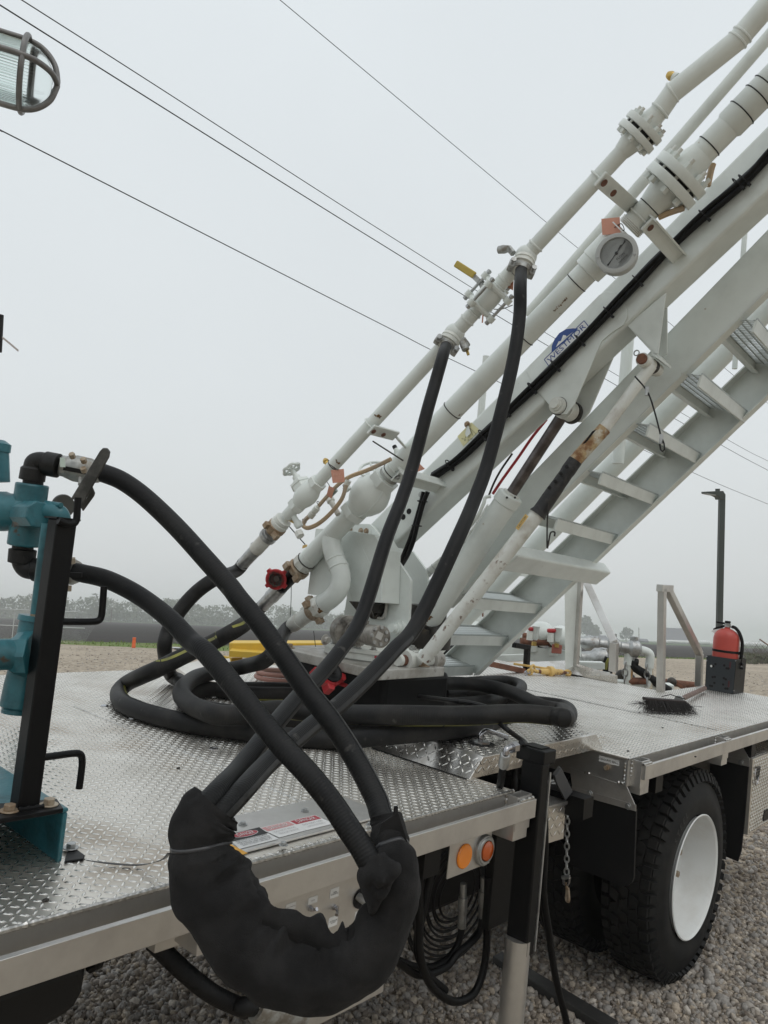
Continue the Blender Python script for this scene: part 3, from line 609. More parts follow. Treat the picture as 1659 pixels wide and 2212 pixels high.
# deck buttons
for q in (('b',683,300),('b',1397,580),('b',870,378),('D',1290,1715)):
    p = oZ(0,*q)
    if q[0] != 'D': MB().lathe(p, EZ, [(0,.017),(.003,.0165),(.006,.012),(.0075,.004)], 18).build('rivet', chrome, truck)
for q in (('b',298,1573),('m',970,940),('m',745,1093),('m',1185,1130),('b',1165,708),('m',818,840)):
    p = oZ(0,*q)
    tag(MB().ball(p+EZ*.002, .0075, 7, 5, (1,.7,.45)).build('mud_crumb', grease), {1573:'dark crumb of mud on the deck in the lower left corner',940:'dark crumb of mud in the middle of the rear deck',1093:'dark crumb of mud near the ground ball corner',1130:'dark crumb of mud beside the rear rub rail',708:'tiny dark crumb of mud on the front deck',840:'tiny dark crumb of mud left of the broom'}[q[2]], 'mud')
# control panel below the rail
pan = MB().span(1.33,1.80,1.446,1.452,-.50,-.128).build('control_panel', alu, truck, bev=.002)
YP = 1.4455
for q, s in (((815,1160),'HIGH THROTTLE'),((1055,1090),'AUTO'),((1290,1010),'TWIN\nCONTROLS'),((1275,1322),'OUTRIGGER\nDOWN'),((1558,1255),'PTO SLIDER\nEMERGENCY')):
    c = oY(YP,'bb',*q); l = MB().box(c, .0165, .0006, .0085 if s == 'AUTO' or 'HIGH' in s else .0125).build('panel_label', paper, pan)
    text(s, 'lettering', ink, pan, c-EY*.001, EX, EZ, .028 if s != 'AUTO' else .012, None, .0006)
for (x,y,tx_,ty) in ((1030,1180,1100,1187),(1295,1170,1315,1255),(790,1275,860,1275),(1010,1360,1015,1362)):
    c = oY(YP,'bb',x,y); m = MB(); m.hexa(c, -EY, .008, .006); m.lathe(c, -EY, [(0,.006),(.012,.005)], 10)
    e_ = oY(YP-.022,'bb',tx_,ty); m.tube([c-EY*.008, (c+e_)/2-EY*.006, e_], [.0028,.0034,.0052], 8); m.build('toggle_switch', chrome, pan)
m = MB(); c = oY(YP,'bb',1570,1070); m.lathe(c, -EY, [(0,.027),(.003,.027),(.004,.022)], 20); m.build('gauge_hole', slotm, pan)
MB().cyl(oY(YP-.002,'bb',1545,1050), oY(YP-.03,'bb',1640,1110), .011, 14).build('cable_gland', steel, pan)
# side marker lights
lp = MB().span(2.035,2.268,1.428,1.432,-.232,-.085).build('light_plate', alu, truck, bev=.001)
c = oY(1.4275,'i',543,562); MB().lathe(c, -EY, [(0,.039),(.003,.039),(.006,.036),(.007,.0)], 28, caps=False).build('reflector', amber, lp)
c = oY(1.4275,'i',668,520); MB().lathe(c, -EY, [(0,.050),(.008,.050),(.012,.047),(.012,.043),(.016,.041),(.016,.034)], 30, caps=False).build('lamp_ring', steel, lp)
c = oY(1.4275,'i',680,522); MB().lathe(c, -EY, [(.004,.034),(.013,.032),(.019,.022),(.022,.0)], 26, caps=False).build('marker_lamp', amber2, lp)
# hydraulic box, outrigger
MB().span(2.412,2.60,1.50,1.53,-.52,-.121).build('hydraulic_box', black, truck, bev=.004)
out = MB().span(2.41,2.462,1.343,1.425,-.55,.092).build('outrigger', black, truck, bev=.006)
hx = MB().span(2.404,2.487,1.336,1.447,.0915,.138); hx.build('outrigger_head', black, out, bev=.004)
MB().lathe(oXp(2.4035,'h',940,1265), -EX, [(0,.022),(.001,.022)], 20).build('outrigger_hole', slotm, out)
MB().span(2.425,2.48,1.36,1.43,.1385,.142).build('outrigger_pad_top', iron, out)
gfoot = gpt(2.425,1.385)
MB().cyl((2.425,1.385,-.5),(2.425,1.385,gfoot.z+.03), .043, 24).build('leg', alu, out)
MB().lathe(gfoot+EZ*.0, EZ, [(0,.15),(.02,.15),(.03,.12),(.06,.055)], 26).build('foot', black, out)
MB().bar((2.466,1.342,.06),(2.466,1.342,-.54), .005,.008, EX).build('wear_strip', steel, out)
m = MB(); D2 = 2.56
fit = [oY(1.40,'y',*q) for q in ((340,120),(300,120),(262,140),(250,200))]
m.tube(spline(fit,5), .0105, 12); m.hexa(oY(1.40,'y',362,112), -EX, .019, .028); m.build('hose_elbow', chrome, out)
a, b = oY(1.40,'y',248,195), oY(1.42,'y',225,320); MB().lathe(a, b-a, [(0,.0135),(.005,.0175),((b-a).length,.0175)], 14).build('hose_ferrule', steel, out)
MB().tube(spline([b, oY(1.43,'y',200,480), oY(1.5,'y',180,620), oY(1.6,'y',170,900)],5), .0125, 10).build('hydraulic_hose', black, out)
MB().tube(spline([oY(1.6,'y',345,270),oY(1.6,'y',350,420),oY(1.65,'y',350,560)],4), .013, 10).build('hydraulic_hose', black, out)
# step with tread plate, hanging flap
st = MB().prism([oY(1.5,'y',*q) for q in ((600,800),(905,745),(880,1110),(610,1195))], V((0,.006,0))).build('step_panel', tread, truck)
q = [oY(1.4985,'y',*c) for c in ((610,1195),(880,1110),(600,800))]; lug_mesh([lugs_on(q[0],q[1],q[2],p=.03,size=(.017,.003,.002))], st)
MB().prism([oY(1.49,'y',*q) for q in ((590,795),(915,745),(985,680),(975,690),(690,770))], V((0,.12,0))).build('step_lip', alu, st)
MB().prism([oY(1.48,'y',*q) for q in ((860,345),(790,440),(805,500),(905,700),(985,600))], V((.03,.03,0))).build('hinged_flap', mat('grey rubber flap',(.045,.045,.047),.6), truck, bev=.003)
for q in (((680,500),(830,465)),((690,530),(820,500))): MB().cyl(oY(1.62,'y',*q[0]), oY(1.62,'y',*q[1]), .007, 8).build('step_bar', steel, truck)
# ground ball end plate, mud flaps
gb = MB().prism([oXp(3.268,'y',*q) for q in ((955,225),(1250,165),(1575,245),(1565,520),(1470,500),(950,330))], V((.004,0,0))).build('end_bracket', alu, truck)
MB().prism([oXp(3.262,'y',*q) for q in ((945,332),(1100,388),(1470,505),(1565,528),(1662,745),(1662,770),(975,560))], V((.004,0,0))).build('flap_bracket', alu, truck, bev=.002)
MB().prism([oXp(3.256,'y',*q) for q in ((970,545),(1670,745),(1668,815),(970,618))], V((.004,0,0))).build('flap_strip', alu, truck)
for q in ((1165,620),(1585,760)): bolt(oXp(3.256,'y',*q), -EX, .009, .006, truck)
P = [oXp(3.261,'y',*q) for q in ((965,590),(1672,800),(1645,1540),(1625,1590),(1580,1625),(1520,1630),(925,1390))]
MB().prism(P, V((.012,0,0))).build('mud_flap', flapm, truck)
P = [oXp(3.2675,'y',*q) for q in ((1270,203),(1490,262),(1487,324),(1266,268))]; l = quad(P, 'ground_label', paper, gb, .0008)
text('GROUND BALL', 'lettering', ink, gb, sum(P,V((0,0,0)))/4-EX*.001, P[1]-P[0], P[0]-P[3], (P[1]-P[0]).length*.92, None, .0012)
bolt(oXp(3.267,'y',1362,336), -EX, .012, .018, truck, bronze, False, 'ground_ball')
bead([oXp(3.266,'y',1560,285), oXp(3.266,'y',1545,500)], .006, 16, .3); bead([oXp(3.264,'y',1470,498), oXp(3.264,'y',1550,512)], .006, 7, .3); bead([oXp(3.266,'y',1110,390), oXp(3.266,'y',1185,408)], .005, 7, .3)
# rear mud flap and tool box behind the wheel
XB = 4.975
MB().prism([oXp(XB,'dd',*q) for q in ((640,590),(1320,740),(1255,1580),(1190,2212),(1130,2400),(640,2200))], V((.012,0,0))).build('mud_flap', flapm, truck)
MB().prism([oXp(XB-.004,'dd',*q) for q in ((640,560),(1185,345),(1335,625),(1335,650),(640,520))], V((.003,0,0))).build('flap_bracket', alu, truck)
MB().prism([oXp(XB-.008,'dd',*q) for q in ((850,545),(1335,640),(1330,752),(850,640))], V((.003,0,0))).build('flap_strip', alu, truck)
bolt(oXp(XB-.009,'dd',1185,675), -EX, .010, .006, truck)
YB = 1.405
tb = [oY(YB,'dd',1330,640), oY(YB,'n',1490,450)]; zt, zb = tb[0].z, tb[1].z
box_ = MB().span(XB+.016,6.3,YB,2.0,zb,zt).build('tool_box', tread, truck, bev=.003)
lug_mesh([lugs_on((XB+.02,YB-.0005,zb),(6.3,YB-.0005,zb),(XB+.02,YB-.0005,zt),p=.02), lugs_on((XB+.02,YB,zt+.0005),(6.3,YB,zt+.0005),(XB+.02,1.75,zt+.0005),p=.02)], box_)
P = [oY(YB-.002,'dd',*q) for q in ((1430,755),(1525,730),(1500,960),(1420,980))]; quad(P,'latch_recess',slotm,box_,.001)
MB().tube(spline([oY(YB-.012,'dd',*q) for q in ((1445,780),(1425,940),(1440,1060),(1475,1010),(1490,930))],4), .004, 8).build('latch', chrome, box_)
P = [oY(YB-.003,'dd',*q) for q in ((1590,1500),(1700,1470),(1700,1640),(1560,1700))]; quad(P,'latch_recess',black,box_,.004)
# wheels
def wheel(x, yf, z, R=.525, wd=.275, outer=True):
    wl = thing_part = None
    tyre = MB().lathe((x,yf+wd,z), -EY, [(0,.30),(.012,.33),(.02,.42),(.035,.475),(.055,.502),(.075,R-.014),(wd-.075,R-.014),(wd-.055,.502),(wd-.035,.472),(wd-.024,.455),(wd-.020,.42),(wd-.010,.405),(wd-.008,.36),(wd-.012,.33),(wd-.02,.302)], 72, caps=False).build('wheel', rubber, truck)
    m = MB(); n = 54                                              # tread blocks
    for i in range(n):
        a = 2*math.pi*i/n
        for r_i, (y0,y1,sk) in enumerate(((.035,.075,0),(.082,.124,.5),(.131,.172,0),(.179,.221,.5),(.228,.262,.25))):
            aa = a+sk*2*math.pi/n; hw = math.pi/n*R*.74
            tn = V((math.cos(aa),0,math.sin(aa))); tg = V((-math.sin(aa),0,math.cos(aa)))
            sh = (.010 if r_i in (1,2,3) else 0)*(1 if i%2 else -1)
            drop = .012 if r_i in (0,4) else 0
            if r_i == 0 or r_i == 4:
                e_ = -1 if r_i == 0 else 1
                m.box(V((x,yf+(y0+y1)/2,z))+tn*(R-.011), hw*.9,(y1-y0)/2,.012,(tg,EY,tn)); m.box(V((x,yf+((y0 if e_ < 0 else y1)+e_*.006),z))+tn*(R-.038), hw*.75,.010,.022,(tg,(EY+tn*e_*.5).normalized(),(tn-EY*e_*.5).normalized()))
            else: m.prism([V((x,yf+y0,z))+tn*(R-.016)+tg*(-hw+sh), V((x,yf+y1,z))+tn*(R-.016)+tg*(-hw-sh), V((x,yf+y1,z))+tn*(R-.016)+tg*(hw-sh), V((x,yf+y0,z))+tn*(R-.016)+tg*(hw+sh)], tn*.017)
    o = m.build('tread_blocks', rubber, tyre); o['kind'] = 'stuff'
    if outer:
        rim = MB().lathe((x,yf+.004,z), EY, [(.012,.297),(0,.308),(-.004,.303),(.004,.293),(.03,.286),(.13,.280),(.172,.262),(.183,.235),(.184,.09)], 64, caps=False).build('rim', wheelw, tyre, ang=25)
        MB().lathe((x,yf+.225,z), -EY, [(0,.20),(.012,.12),(.014,.11),(.04,.105),(.05,.07),(.062,.0)], 40, caps=False).build('hub', wheelw, tyre)
        for i in range(10):
            a = 2*math.pi*i/10+.2; MB().hexa(V((x,yf+.185,z))+V((math.cos(a),0,math.sin(a)))*.185, -EY, .017, .034).build('wheel_nut', bronze, tyre)
        MB().tube([V((x-.235,yf+.21,z-.06)), V((x-.245,yf+.13,z-.06)), V((x-.235,yf+.09,z-.06))], .005, 8).build('valve_stem', bronze, tyre)
        for k_, s in ((.72,'STEEL'),):
            for i, ch in enumerate(s):
                a = math.pi/2+k_-i*.105+.2; dv = V((math.cos(a),0,math.sin(a))); tg = V((math.sin(a),0,-math.cos(a)))
                text(ch, 'lettering', letter, tyre, V((x,yf+.0065,z))+dv*.385, tg, dv, None, .034, .001)
    return tyre
wheel(4.185,1.405,-.70); wheel(4.185,1.80,-.70, outer=False)
MB().cyl((4.185,1.6,-.70),(4.185,3.6,-.70), .09, 20).build('axle', black, truck)
for y in (3.12,3.47):
    MB().lathe((4.185,y+.27,-.70), -EY, [(0,.3),(.02,.45),(.05,.51),(.22,.51),(.25,.45),(.27,.3)], 40).build('wheel', rubber, truck)
# black tank at the lower left
MB().prism([oY(1.47,'c',*q) for q in ((-300,1560),(20,1440),(575,1250),(572,1350),(550,1470),(500,1560),(430,1620),(330,1680),(-300,2000))], V((0,.5,0))).build('fender', blackm, truck, bev=.02, seg=3)
MB().tube(spline([oY(1.5,'c',600,1230),oY(1.5,'c',640,1235),oY(1.5,'c',640,1260),oY(1.52,'c',590,1290)],4),.012,8).build('fender_hook', black, truck)
# handrails at the rear of the deck
def rail(pts, y, w_=.05):
    m = MB(); P = [oY(y,'m',*q) for q in pts]; t_ = None
    for a, b in zip(P,P[1:]): m.bar(a,b,w_,w_,EY)
    return m.build('hand_rail', alu, truck, bev=.004)
rp = oZ(0,'m',957,700); rp2 = oZ(0,'m',1206,662)
rail(((958,700),(968,25)), rp.y); rail(((1206,665),(1212,455)), rp2.y); 
MB().bar(oY(rp.y,'m',1000,26), oY(rp2.y,'m',1212,455), .05,.05,EY).build('hand_rail', alu, truck, bev=.004)
MB().bar(oY(rp.y,'m',950,25), oY(rp.y,'m',1022,28), .052,.05,EY).build('hand_rail', alu, truck, bev=.004)
lp1 = oZ(0,'m',360,588); lp2 = oZ(.1,'m',647,570)
MB().prism([oY(lp1.y,'m',*q) for q in ((334,585),(385,588),(438,-60),(330,-60))], V((.05,0.02,0))).build('rail_post', white, truck, bev=.004)
MB().bar(oY(lp1.y,'m',392,588), oY(lp1.y,'m',428,-70), .045,.06,EY).build('hand_rail', alu, truck, bev=.004)
MB().bar(oY(lp2.y,'m',648,570), oY(lp2.y,'m',655,380), .05,.055,EY).build('hand_rail', alu, truck, bev=.004)
MB().bar(oY(lp1.y,'m',475,-10), oY(lp2.y,'m',657,385), .05,.055,EY).build('hand_rail', alu, truck, bev=.004)
# raised step plate at the far end
q0, q1, q2, q3 = oZ(.004,'m',455,606), oZ(0,'m',676,648), oY(oZ(0,'m',676,648).y,'m',676,597), oY(oZ(.004,'m',455,606).y,'m',455,600)
bk = [oZ(q2.z,'m',676,585), oZ(q3.z,'m',400,585)]
m = MB(); m.add([q0,q1,q2,q3], [(0,1,2,3)]); m.add([q3,q2,q2+V((.10,.5,.03)),q3+V((-.4,.5,.03))], [(0,1,2,3)]); m.add([q1,q2,q2+V((.1,.5,.03)),q1+V((.1,.5,0))], [(0,1,2,3)])
rs = m.build('raised_step', polish, truck)
qq = q1+EZ*(q2.z-q1.z); lug_mesh([lugs_on(q0-EY*.001,q1-EY*.001,q0-EY*.001+(q2-q1),p=.0215,size=(.015,.004,.002),keep=lambda u,v: v < .02+.06*u/(q1-q0).length)], rs)
# ---------------------------------------------------------------- turntable
tt = thing('turntable', 'white slewing turntable with black base box, gear housing and hydraulic motor', 'turntable', CT+EZ*.001)
CR = V((2.87,2.60,0))
MB().span(2.70,3.20,2.34,2.95,.004,.2095).build('base_box', black, tt, bev=.03, seg=3)
MB().span(2.555,3.03,2.255,2.98,.21,.254).build('base_plate', dirtyw, tt, bev=.004)
MB().lathe(CR+EZ*.2545, EZ, [(0,.215),(.006,.215),(.006,.228),(.034,.228),(.036,.222)], 64).build('slew_ring', white2, tt, ang=30)
MB().lathe(CR+EZ*.291, EZ, [(0,.236),(.018,.236),(.02,.23)], 64).build('ring_flange', white2, tt, ang=30)
for i in range(18):
    a = 2*math.pi*i/18+.1; bolt(CR+EZ*.311+V((math.cos(a),math.sin(a),0))*.213, EZ, .012, .012, tt, castm)
for x, y in ((2.915,2.295),(2.60,2.90)): bolt((x,y,.2545), EZ, .019, .017, tt, bronze)
n_ = V((-.55,-.835,0)).normalized(); c = CR+n_*.229+EZ*.275; tg = EZ.cross(n_)*1
q = [c+tg*a+EZ*b for a,b in ((-.040,-.014),(.040,-.014),(.040,.014),(-.040,.014))]; lb = MB().prism(q, n_*.0012).build('attention_label', paper, tt)
q = [c+n_*.002+tg*a+EZ*b for a,b in ((-.038,.001),(.038,.001),(.038,.013),(-.038,.013))]; MB().prism(q, n_*.0004).build('label_panel', inkr, lb)
text('ATTENTION', 'lettering', paper, lb, c+n_*.0024+EZ*.007, tg, EZ, .06, None, .001); text('TURNTABLE', 'lettering', inkr, lb, c+n_*.001-EZ*.007, tg, EZ, .045, None, .001)
# housing plates
def vplate(v, pts, th, name, m, parent, bev=.003): return MB().prism([oB(v,*p) for p in pts], VH*th).build(name, m, parent, bev=bev)
K = lambda k, *pts: [(k,x,y) for x,y in pts]
vplate(.05, K('ee',(360,535),(680,540),(740,590),(945,870),(1195,1235),(1222,1290),(1200,1640))+K('u',(1225,620),(1010,800),(560,780),(420,640))+K('ee',(380,1500)), .02, 'side_plate', white, tt)
vplate(.42, K('ee',(520,560),(1240,900),(1430,1160),(1430,1600))+K('u',(1400,760),(560,760)), .02, 'side_plate', white, tt)
vplate(-.10, K('ee',(270,790),(300,730),(420,628),(500,640),(745,682),(860,880),(850,1100),(838,1572),(450,1545),(420,1450)), .148, 'gear_cover', white, tt)
bead([oB(-.101,'ee',485,640), oB(-.101,'ee',700,1100)], .0022, 26, .2, 'crease', tt).data.materials[0] = white
vplate(.046, K('ee',(415,590),(695,612),(692,672),(415,628)), .003, 'hinge_strip', white, tt, 0)
for q in ((428,614),(566,632),(637,636)): bolt(oB(.044,'ee',*q), -VH, .011, .008, tt, bronze)
vplate(-.16, K('aa',(308,602),(420,602),(640,720),(700,1500),(440,1492),(202,1456),(236,1190),(296,700)), .004, 'guard_plate', white, tt, .001)
vplate(.044, K('ee',(845,1150),(945,1165),(910,1400),(885,1659))+K('u',(900,400),(800,400),(830,200)), .003, 'wiring_slot', grease, tt, 0)
MB().tube(spline([oB(.03,'ee',870,1205),oB(.03,'ee',920,1210),oB(.03,'ee',945,1260),oB(.03,'ee',930,1500),oB(.03,'u',985,150),oB(.03,'u',960,330),oB(.03,'u',930,400),oB(.03,'u',870,405)],5), .0085, 10).build('hydraulic_tube', dirtyw, tt)
MB().tube(spline([oB(.03,'ee',880,1290),oB(.03,'ee',895,1400),oB(.03,'u',935,160),oB(.03,'u',890,340),oB(.03,'u',850,395),oB(.03,'u',800,395)],5), .0085, 10).build('hydraulic_tube', grease, tt)
vplate(.02, K('ee',(862,1085),(940,1095),(930,1150),(850,1165)), .03, 'valve_block', dirtyw, tt)
bolt(oB(.044,'ee',955,1135), -VH, .011, .01, tt, bronze)
vplate(.0, K('u',(520,200),(900,240),(860,340),(640,350)), .06, 'motor_mount', grease, tt)
# worm housing and motor
a, b = oD(3.66,'u',520,560), oD(3.40,'u',880,612); ax = (b-a).normalized()
MB().lathe(a-ax*.09, ax, [(0,.055),(.04,.075),(.10,.075),(.105,.06)], 28).build('worm_housing', greasy, tt)
a2 = oD(3.62,'u',600,580); L_ = (b-a2).length
mo = MB().lathe(a2, ax, [(0,.058),(.012,.058),(.014,.043),(L_*.55,.041),(L_*.56,.047),(L_*.78,.047),(L_*.79,.049),(L_,.049),(L_+.004,.045)], 32).build('motor', greasy, tt)
u1 = ax.cross(EZ).normalized(); w1 = u1.cross(ax)
for i in range(7):
    t_ = 2*math.pi*i/7; MB().hexa(b+ax*.003+(u1*math.cos(t_)+w1*math.sin(t_))*.037, ax, .0085, .007).build('bolt', steel, mo)
MB().hexa(b+ax*.003, ax, .022, .003, 4, .4).build('maker_plate', dirtyw, mo)
p = oD(3.55,'u',700,470); MB().lathe(p-EZ*.03, EZ, [(0,.018),(.03,.018),(.03,.024),(.045,.024),(.045,.016),(.075,.016)], 12).build('port_fitting', greasy, mo)
MB().tube(spline([p+EZ*.045, p+EZ*.07+EX*.02, oD(3.6,'u',800,390)],5), .010, 8).build('hydraulic_tube', grease, mo)
for q in ((240,660),(640,690)): bolt(oD(3.6,'u',*q), -EY, .016, .02, tt, dirtyw)
# dark gearbox parts behind the hoses
MB().lathe(CT+VH*.245+EZ*.3, EZ, [(0,.14),(.10,.14),(.11,.11),(.22,.10)], 28).build('gear_housing', grease, tt)
a, b = oB(.0,'u',1015,522), oB(.06,'u',1110,480); d_ = -VH
MB().lathe(oB(-.03,'u',1025,520), VH, [(0,.022),(.03,.022),(.03,.032),(.055,.032),(.055,.044),(.08,.044)], 20).build('hinge_pin', white, tt)

# ---------------------------------------------------------------- the loading boom
boom = thing('loading_boom', 'white loading boom rising to the right with beam, pipes and stair', 'boom', CT+EZ*.3)
def ext(a, b, t): return a+(b-a)*t
def LB(v, A, B, t): return ext(oB(v,*A), oB(v,*B), t)
tA, tB, lA, lB = ('D',797,1133),('D',1659,268),('D',844.7,1183.3),('D',1659,412)
poly = [LB(.12,tA,tB,0), LB(.12,lA,lB,0), LB(.12,lA,lB,1.35), LB(.12,tA,tB,1.35)]
BW = .155
beam = MB().prism(poly, VH*BW).build('main_beam', white, boom, bev=.016, seg=3)
AX = (oB(.12,'D',1305.5,626)-oB(.12,'D',921.4,1010)).normalized(); NB = AX.cross(VH).normalized(); NB = NB if NB.z > 0 else -NB
vplate(.114, K('k',(95,1290),(80,1260),(100,1225),(555,765),(600,742),(650,748),(700,800),(738,855),(742,905),(715,960),(640,1010),(572,1068),(545,1128),(395,1480),(345,1545),(300,1545),(250,1505),(150,1395)), .006, 'bracket_plate', white, beam, .002)
MB().prism([oB(.114,*p)+VH*(BW+.0065) for p in K('k',(640,1010),(572,1068),(545,1128),(395,1480),(345,1545),(300,1545),(250,1505),(150,1395),(300,1200))], VH*.010).build('bracket_plate', white, beam, bev=.002)
def pin(v0, v1, k, x, y, r, m=white2, vb=.2, nm='pivot_pin', par=boom):
    p = oB(vb,k,x,y); return MB().lathe(p+VH*(v0-vb), VH, [(0,r*.9),(.004,r),(v1-v0-.004,r),(v1-v0,r*.9)], 22).build(nm, m, par)
pv_ = .2
pc = oB(.114,'k',290,1490)
MB().lathe(pc-VH*.05, VH, [(0,.022),(.016,.024),(.016,.03),(.03,.03),(.03,.040),(.05,.042)], 24).build('pin_head', white2, boom)
MB().lathe(pc-VH*.002, VH, [(0,.044),(.008,.046)], 20).build('grease_ring', grease, boom)
MB().lathe(pc+VH*.006, VH, [(0,.034),(BW-.02,.034)], 20).build('pivot_pin', white2, boom)
MB().lathe(pc+VH*.05, VH, [(0,.05),(.07,.05)], 24).build('rod_eye', white2, boom)
MB().lathe(pc+VH*(BW-.03), VH, [(0,.054),(.025,.056)], 24).build('grease_ring', grease, boom)
# strut bracket
vplate(.135, K('k',(735,962),(992,752),(942,1150),(905,1145)), .008, 'bracket_plate', white, beam, .001)
vplate(.26, K('k',(790,1000),(1000,752),(1000,1150),(940,1180)), .008, 'bracket_plate', white, beam, .001)
q0, q1 = oB(.135,'k',733,962), oB(.135,'k',925,1152); MB().prism([q0, q1, q1+VH*.13, q0+VH*.13], (NB*.004+AX*.004)).build('bracket_web', white, beam, bev=.001)
q0, q1 = oB(.135,'k',900,1140), oB(.135,'k',950,1170); MB().prism([q0, q1, q1+VH*.15, q0+VH*.15], -EZ*.012).build('bracket_foot', white, beam)
sp = oB(.09,'k',842,1188)
MB().lathe(sp-VH*.02, VH, [(0,.022),(.004,.024),(.012,.024)], 24).build('pin_cap', rustc, boom); MB().lathe(sp-VH*.008, VH, [(0,.030),(.10,.030)], 24).build('strut_eye', white2, boom)
MB().lathe(sp+VH*.092, VH, [(0,.032),(.03,.032)], 24).build('grease_ring', grease, boom); MB().lathe(sp+VH*.12, VH, [(0,.031),(.05,.031),(.07,.024)], 24).build('strut_eye', white2, boom)
MB().ring(sp-VH*.012+NB*.04, VH, .012, .003, 16, 6).build('split_pin', steel, boom)
# maker's logo on the beam
def lpt(k,x,y,v=.1128): return oB(v,k,x,y)
q = [lpt('k',*c) for c in ((198,1187),(245,1142),(245,1105),(262,1060),(292,1020),(335,990),(375,978),(415,980),(458,934),(490,975),(228,1230))]
lg = MB().prism(q, -VH*.0006).build('maker_logo', paper, beam)
qb = [lpt('k',*c) for c in ((246,1145),(247,1100),(266,1055),(296,1016),(340,990),(385,984),(420,985),(440,965),(350,1055))]; MB().prism([p-VH*.0014 for p in qb], -VH*.0003).build('logo_dome', inkb, lg)
qm = [lpt('k',*c) for c in ((275,1108),(292,1070),(308,1066),(322,1028),(338,1030),(350,1044),(388,1006),(340,1052))]; MB().prism([p-VH*.0019 for p in qm], -VH*.0003).build('logo_mountain', paper, lg)
for a_, b_ in (((198,1187),(245,1142)),((245,1142),(458,934)),((458,934),(490,975)),((490,975),(228,1230)),((228,1230),(198,1187))): MB().bar(lpt('k',*a_)-VH*.0015, lpt('k',*b_)-VH*.0015, .0035, .0008, VH).build('logo_border', inkb, lg)
rt = (lpt('k',490,975)-lpt('k',228,1230)); up_ = (lpt('k',198,1187)-lpt('k',228,1230)); c = (lpt('k',198,1187)+lpt('k',490,975))/2
text('WESTMOR', 'lettering', inkb, lg, c, rt, up_-rt*(up_.dot(rt)/rt.dot(rt)), rt.length*.92, up_.length*.60, .0018)
# angle indicator
p4 = [oB(.1185,'q',*c) for c in ((832,660),(945,545),(1015,610),(880,742))]; ai = MB().prism(p4, -VH*.001).build('angle_plate', paleyel, beam)
c = oB(.117,'q',920,560); bolt(oB(.11,'q',912,562), -VH, .011, .012, ai, bronze)
MB().prism([oB(.108,'q',*k_) for k_ in ((912,570),(926,575),(942,635),(908,668),(896,640))], -VH*.002).build('pointer', white, ai)
for x in (890,925,960,985): MB().bar(oB(.1165,'q',930,590), oB(.1165,'q',x,685-(x-890)*.45), .0012,.0006,VH).build('angle_mark', ink, ai)
for s_, x, y in (('70\u00b0',876,680),('60\u00b0',898,690),('45\u00b0',925,690),('30\u00b0',948,682)): text(s_, 'lettering', ink, ai, oB(.1165,'q',x,y), cdir(1,.0,0), -cdir(0,1,0), .014)
# stairs: two stringers, treads
def line2(v, A, B): 
    a, b = oB(v,*A), oB(v,*B); return a, (b-a).normalized(), (b-a).length
def stringer(v, top, bot, t0, t1, fl, name='stringer'):
    pts = [LB(v,*top,t0[0]), LB(v,*bot,t0[1]), LB(v,*bot,t1), LB(v,*top,t1)]
    o = MB().prism(pts, VH*.008).build(name, white, boom)
    for a, b in ((pts[0],pts[3]),(pts[1],pts[2])): MB().bar(a+VH*fl*.03, b+VH*fl*.03, .06, .008, NB).build('flange', white, o, bev=.001)
    return pts
S1 = stringer(.37, (('D',1239,932.6),('D',1659,498)), (('D',1110,1168),('D',1659,623.8)), (-.95,-.33), 1.35, 1)
S2 = stringer(1.14, (('D',1110.4,1282.6),('D',1401.4,1003)), (('D',1034.5,1458),('D',1659,862.6)), (-.62,0), 2.6, -1)
VR, VL = 1.135, .385
dd_ = (EY*math.cos(math.radians(11))+EZ*math.sin(math.radians(11))); dd_ = (dd_-VH*dd_.dot(VH)).normalized()   # tread depth, going away
tup = dd_.cross(VH); tup = tup if tup.z > 0 else -tup
edges = [('h',615,703),('h',835,510),('h',1055,300),('l',550,1215),('l',680,1010),('l',945,750),('l',1225,480),('l',1528,205)]
P = [oB(VR,*e_) for e_ in edges]; step = (P[-1]-P[4])/3
P[3] = (P[2]+P[4])/2*.5+ (P[2]+P[4])/4
P += [P[-1]+step*(i+1) for i in range(4)]
LT = (VR-VL)
def tread_meshes():
    m1 = MB(); o_ = V(CT+EZ*.3)
    m1.prism([o_, o_-tup*.06, o_-tup*.06+dd_*.012, o_-tup*.012+dd_*.012], -VH*LT)
    m1.box(o_+dd_*.205-tup*.03-VH*LT/2, LT/2, .004, .03, (VH,dd_,tup)); m1.box(o_+dd_*.19-tup*.057-VH*LT/2, LT/2, .018, .003, (VH,dd_,tup))
    m2 = MB(); nb = 30
    for i in range(nb):
        a = o_-VH*(LT*(i+.5)/nb)
        for j in range(5):
            s_ = .016+j*.037; m2.box(a+dd_*(s_+.0135)-tup*.006+VH*.008*((j%2)-.5), .0062, .0125, .0016, ((VH+tup*.55).normalized(), dd_, (tup-VH*.55).normalized()))
            if j < 4: pass
    for j in range(6): m2.box(o_+dd_*(.011+j*.037)-tup*.005-VH*LT/2, LT/2, .0045, .002, (VH,dd_,tup))
    m3 = MB()
    for i in range(44):
        for s_ in (.004,.2):
            a = o_-VH*(LT*(i+.5)/44)+dd_*s_; m3.box(a+tup*.003, .0045,.004,.004,(VH,dd_,tup))
    return m1, m2, m3
m1, m2, m3 = tread_meshes(); first = None
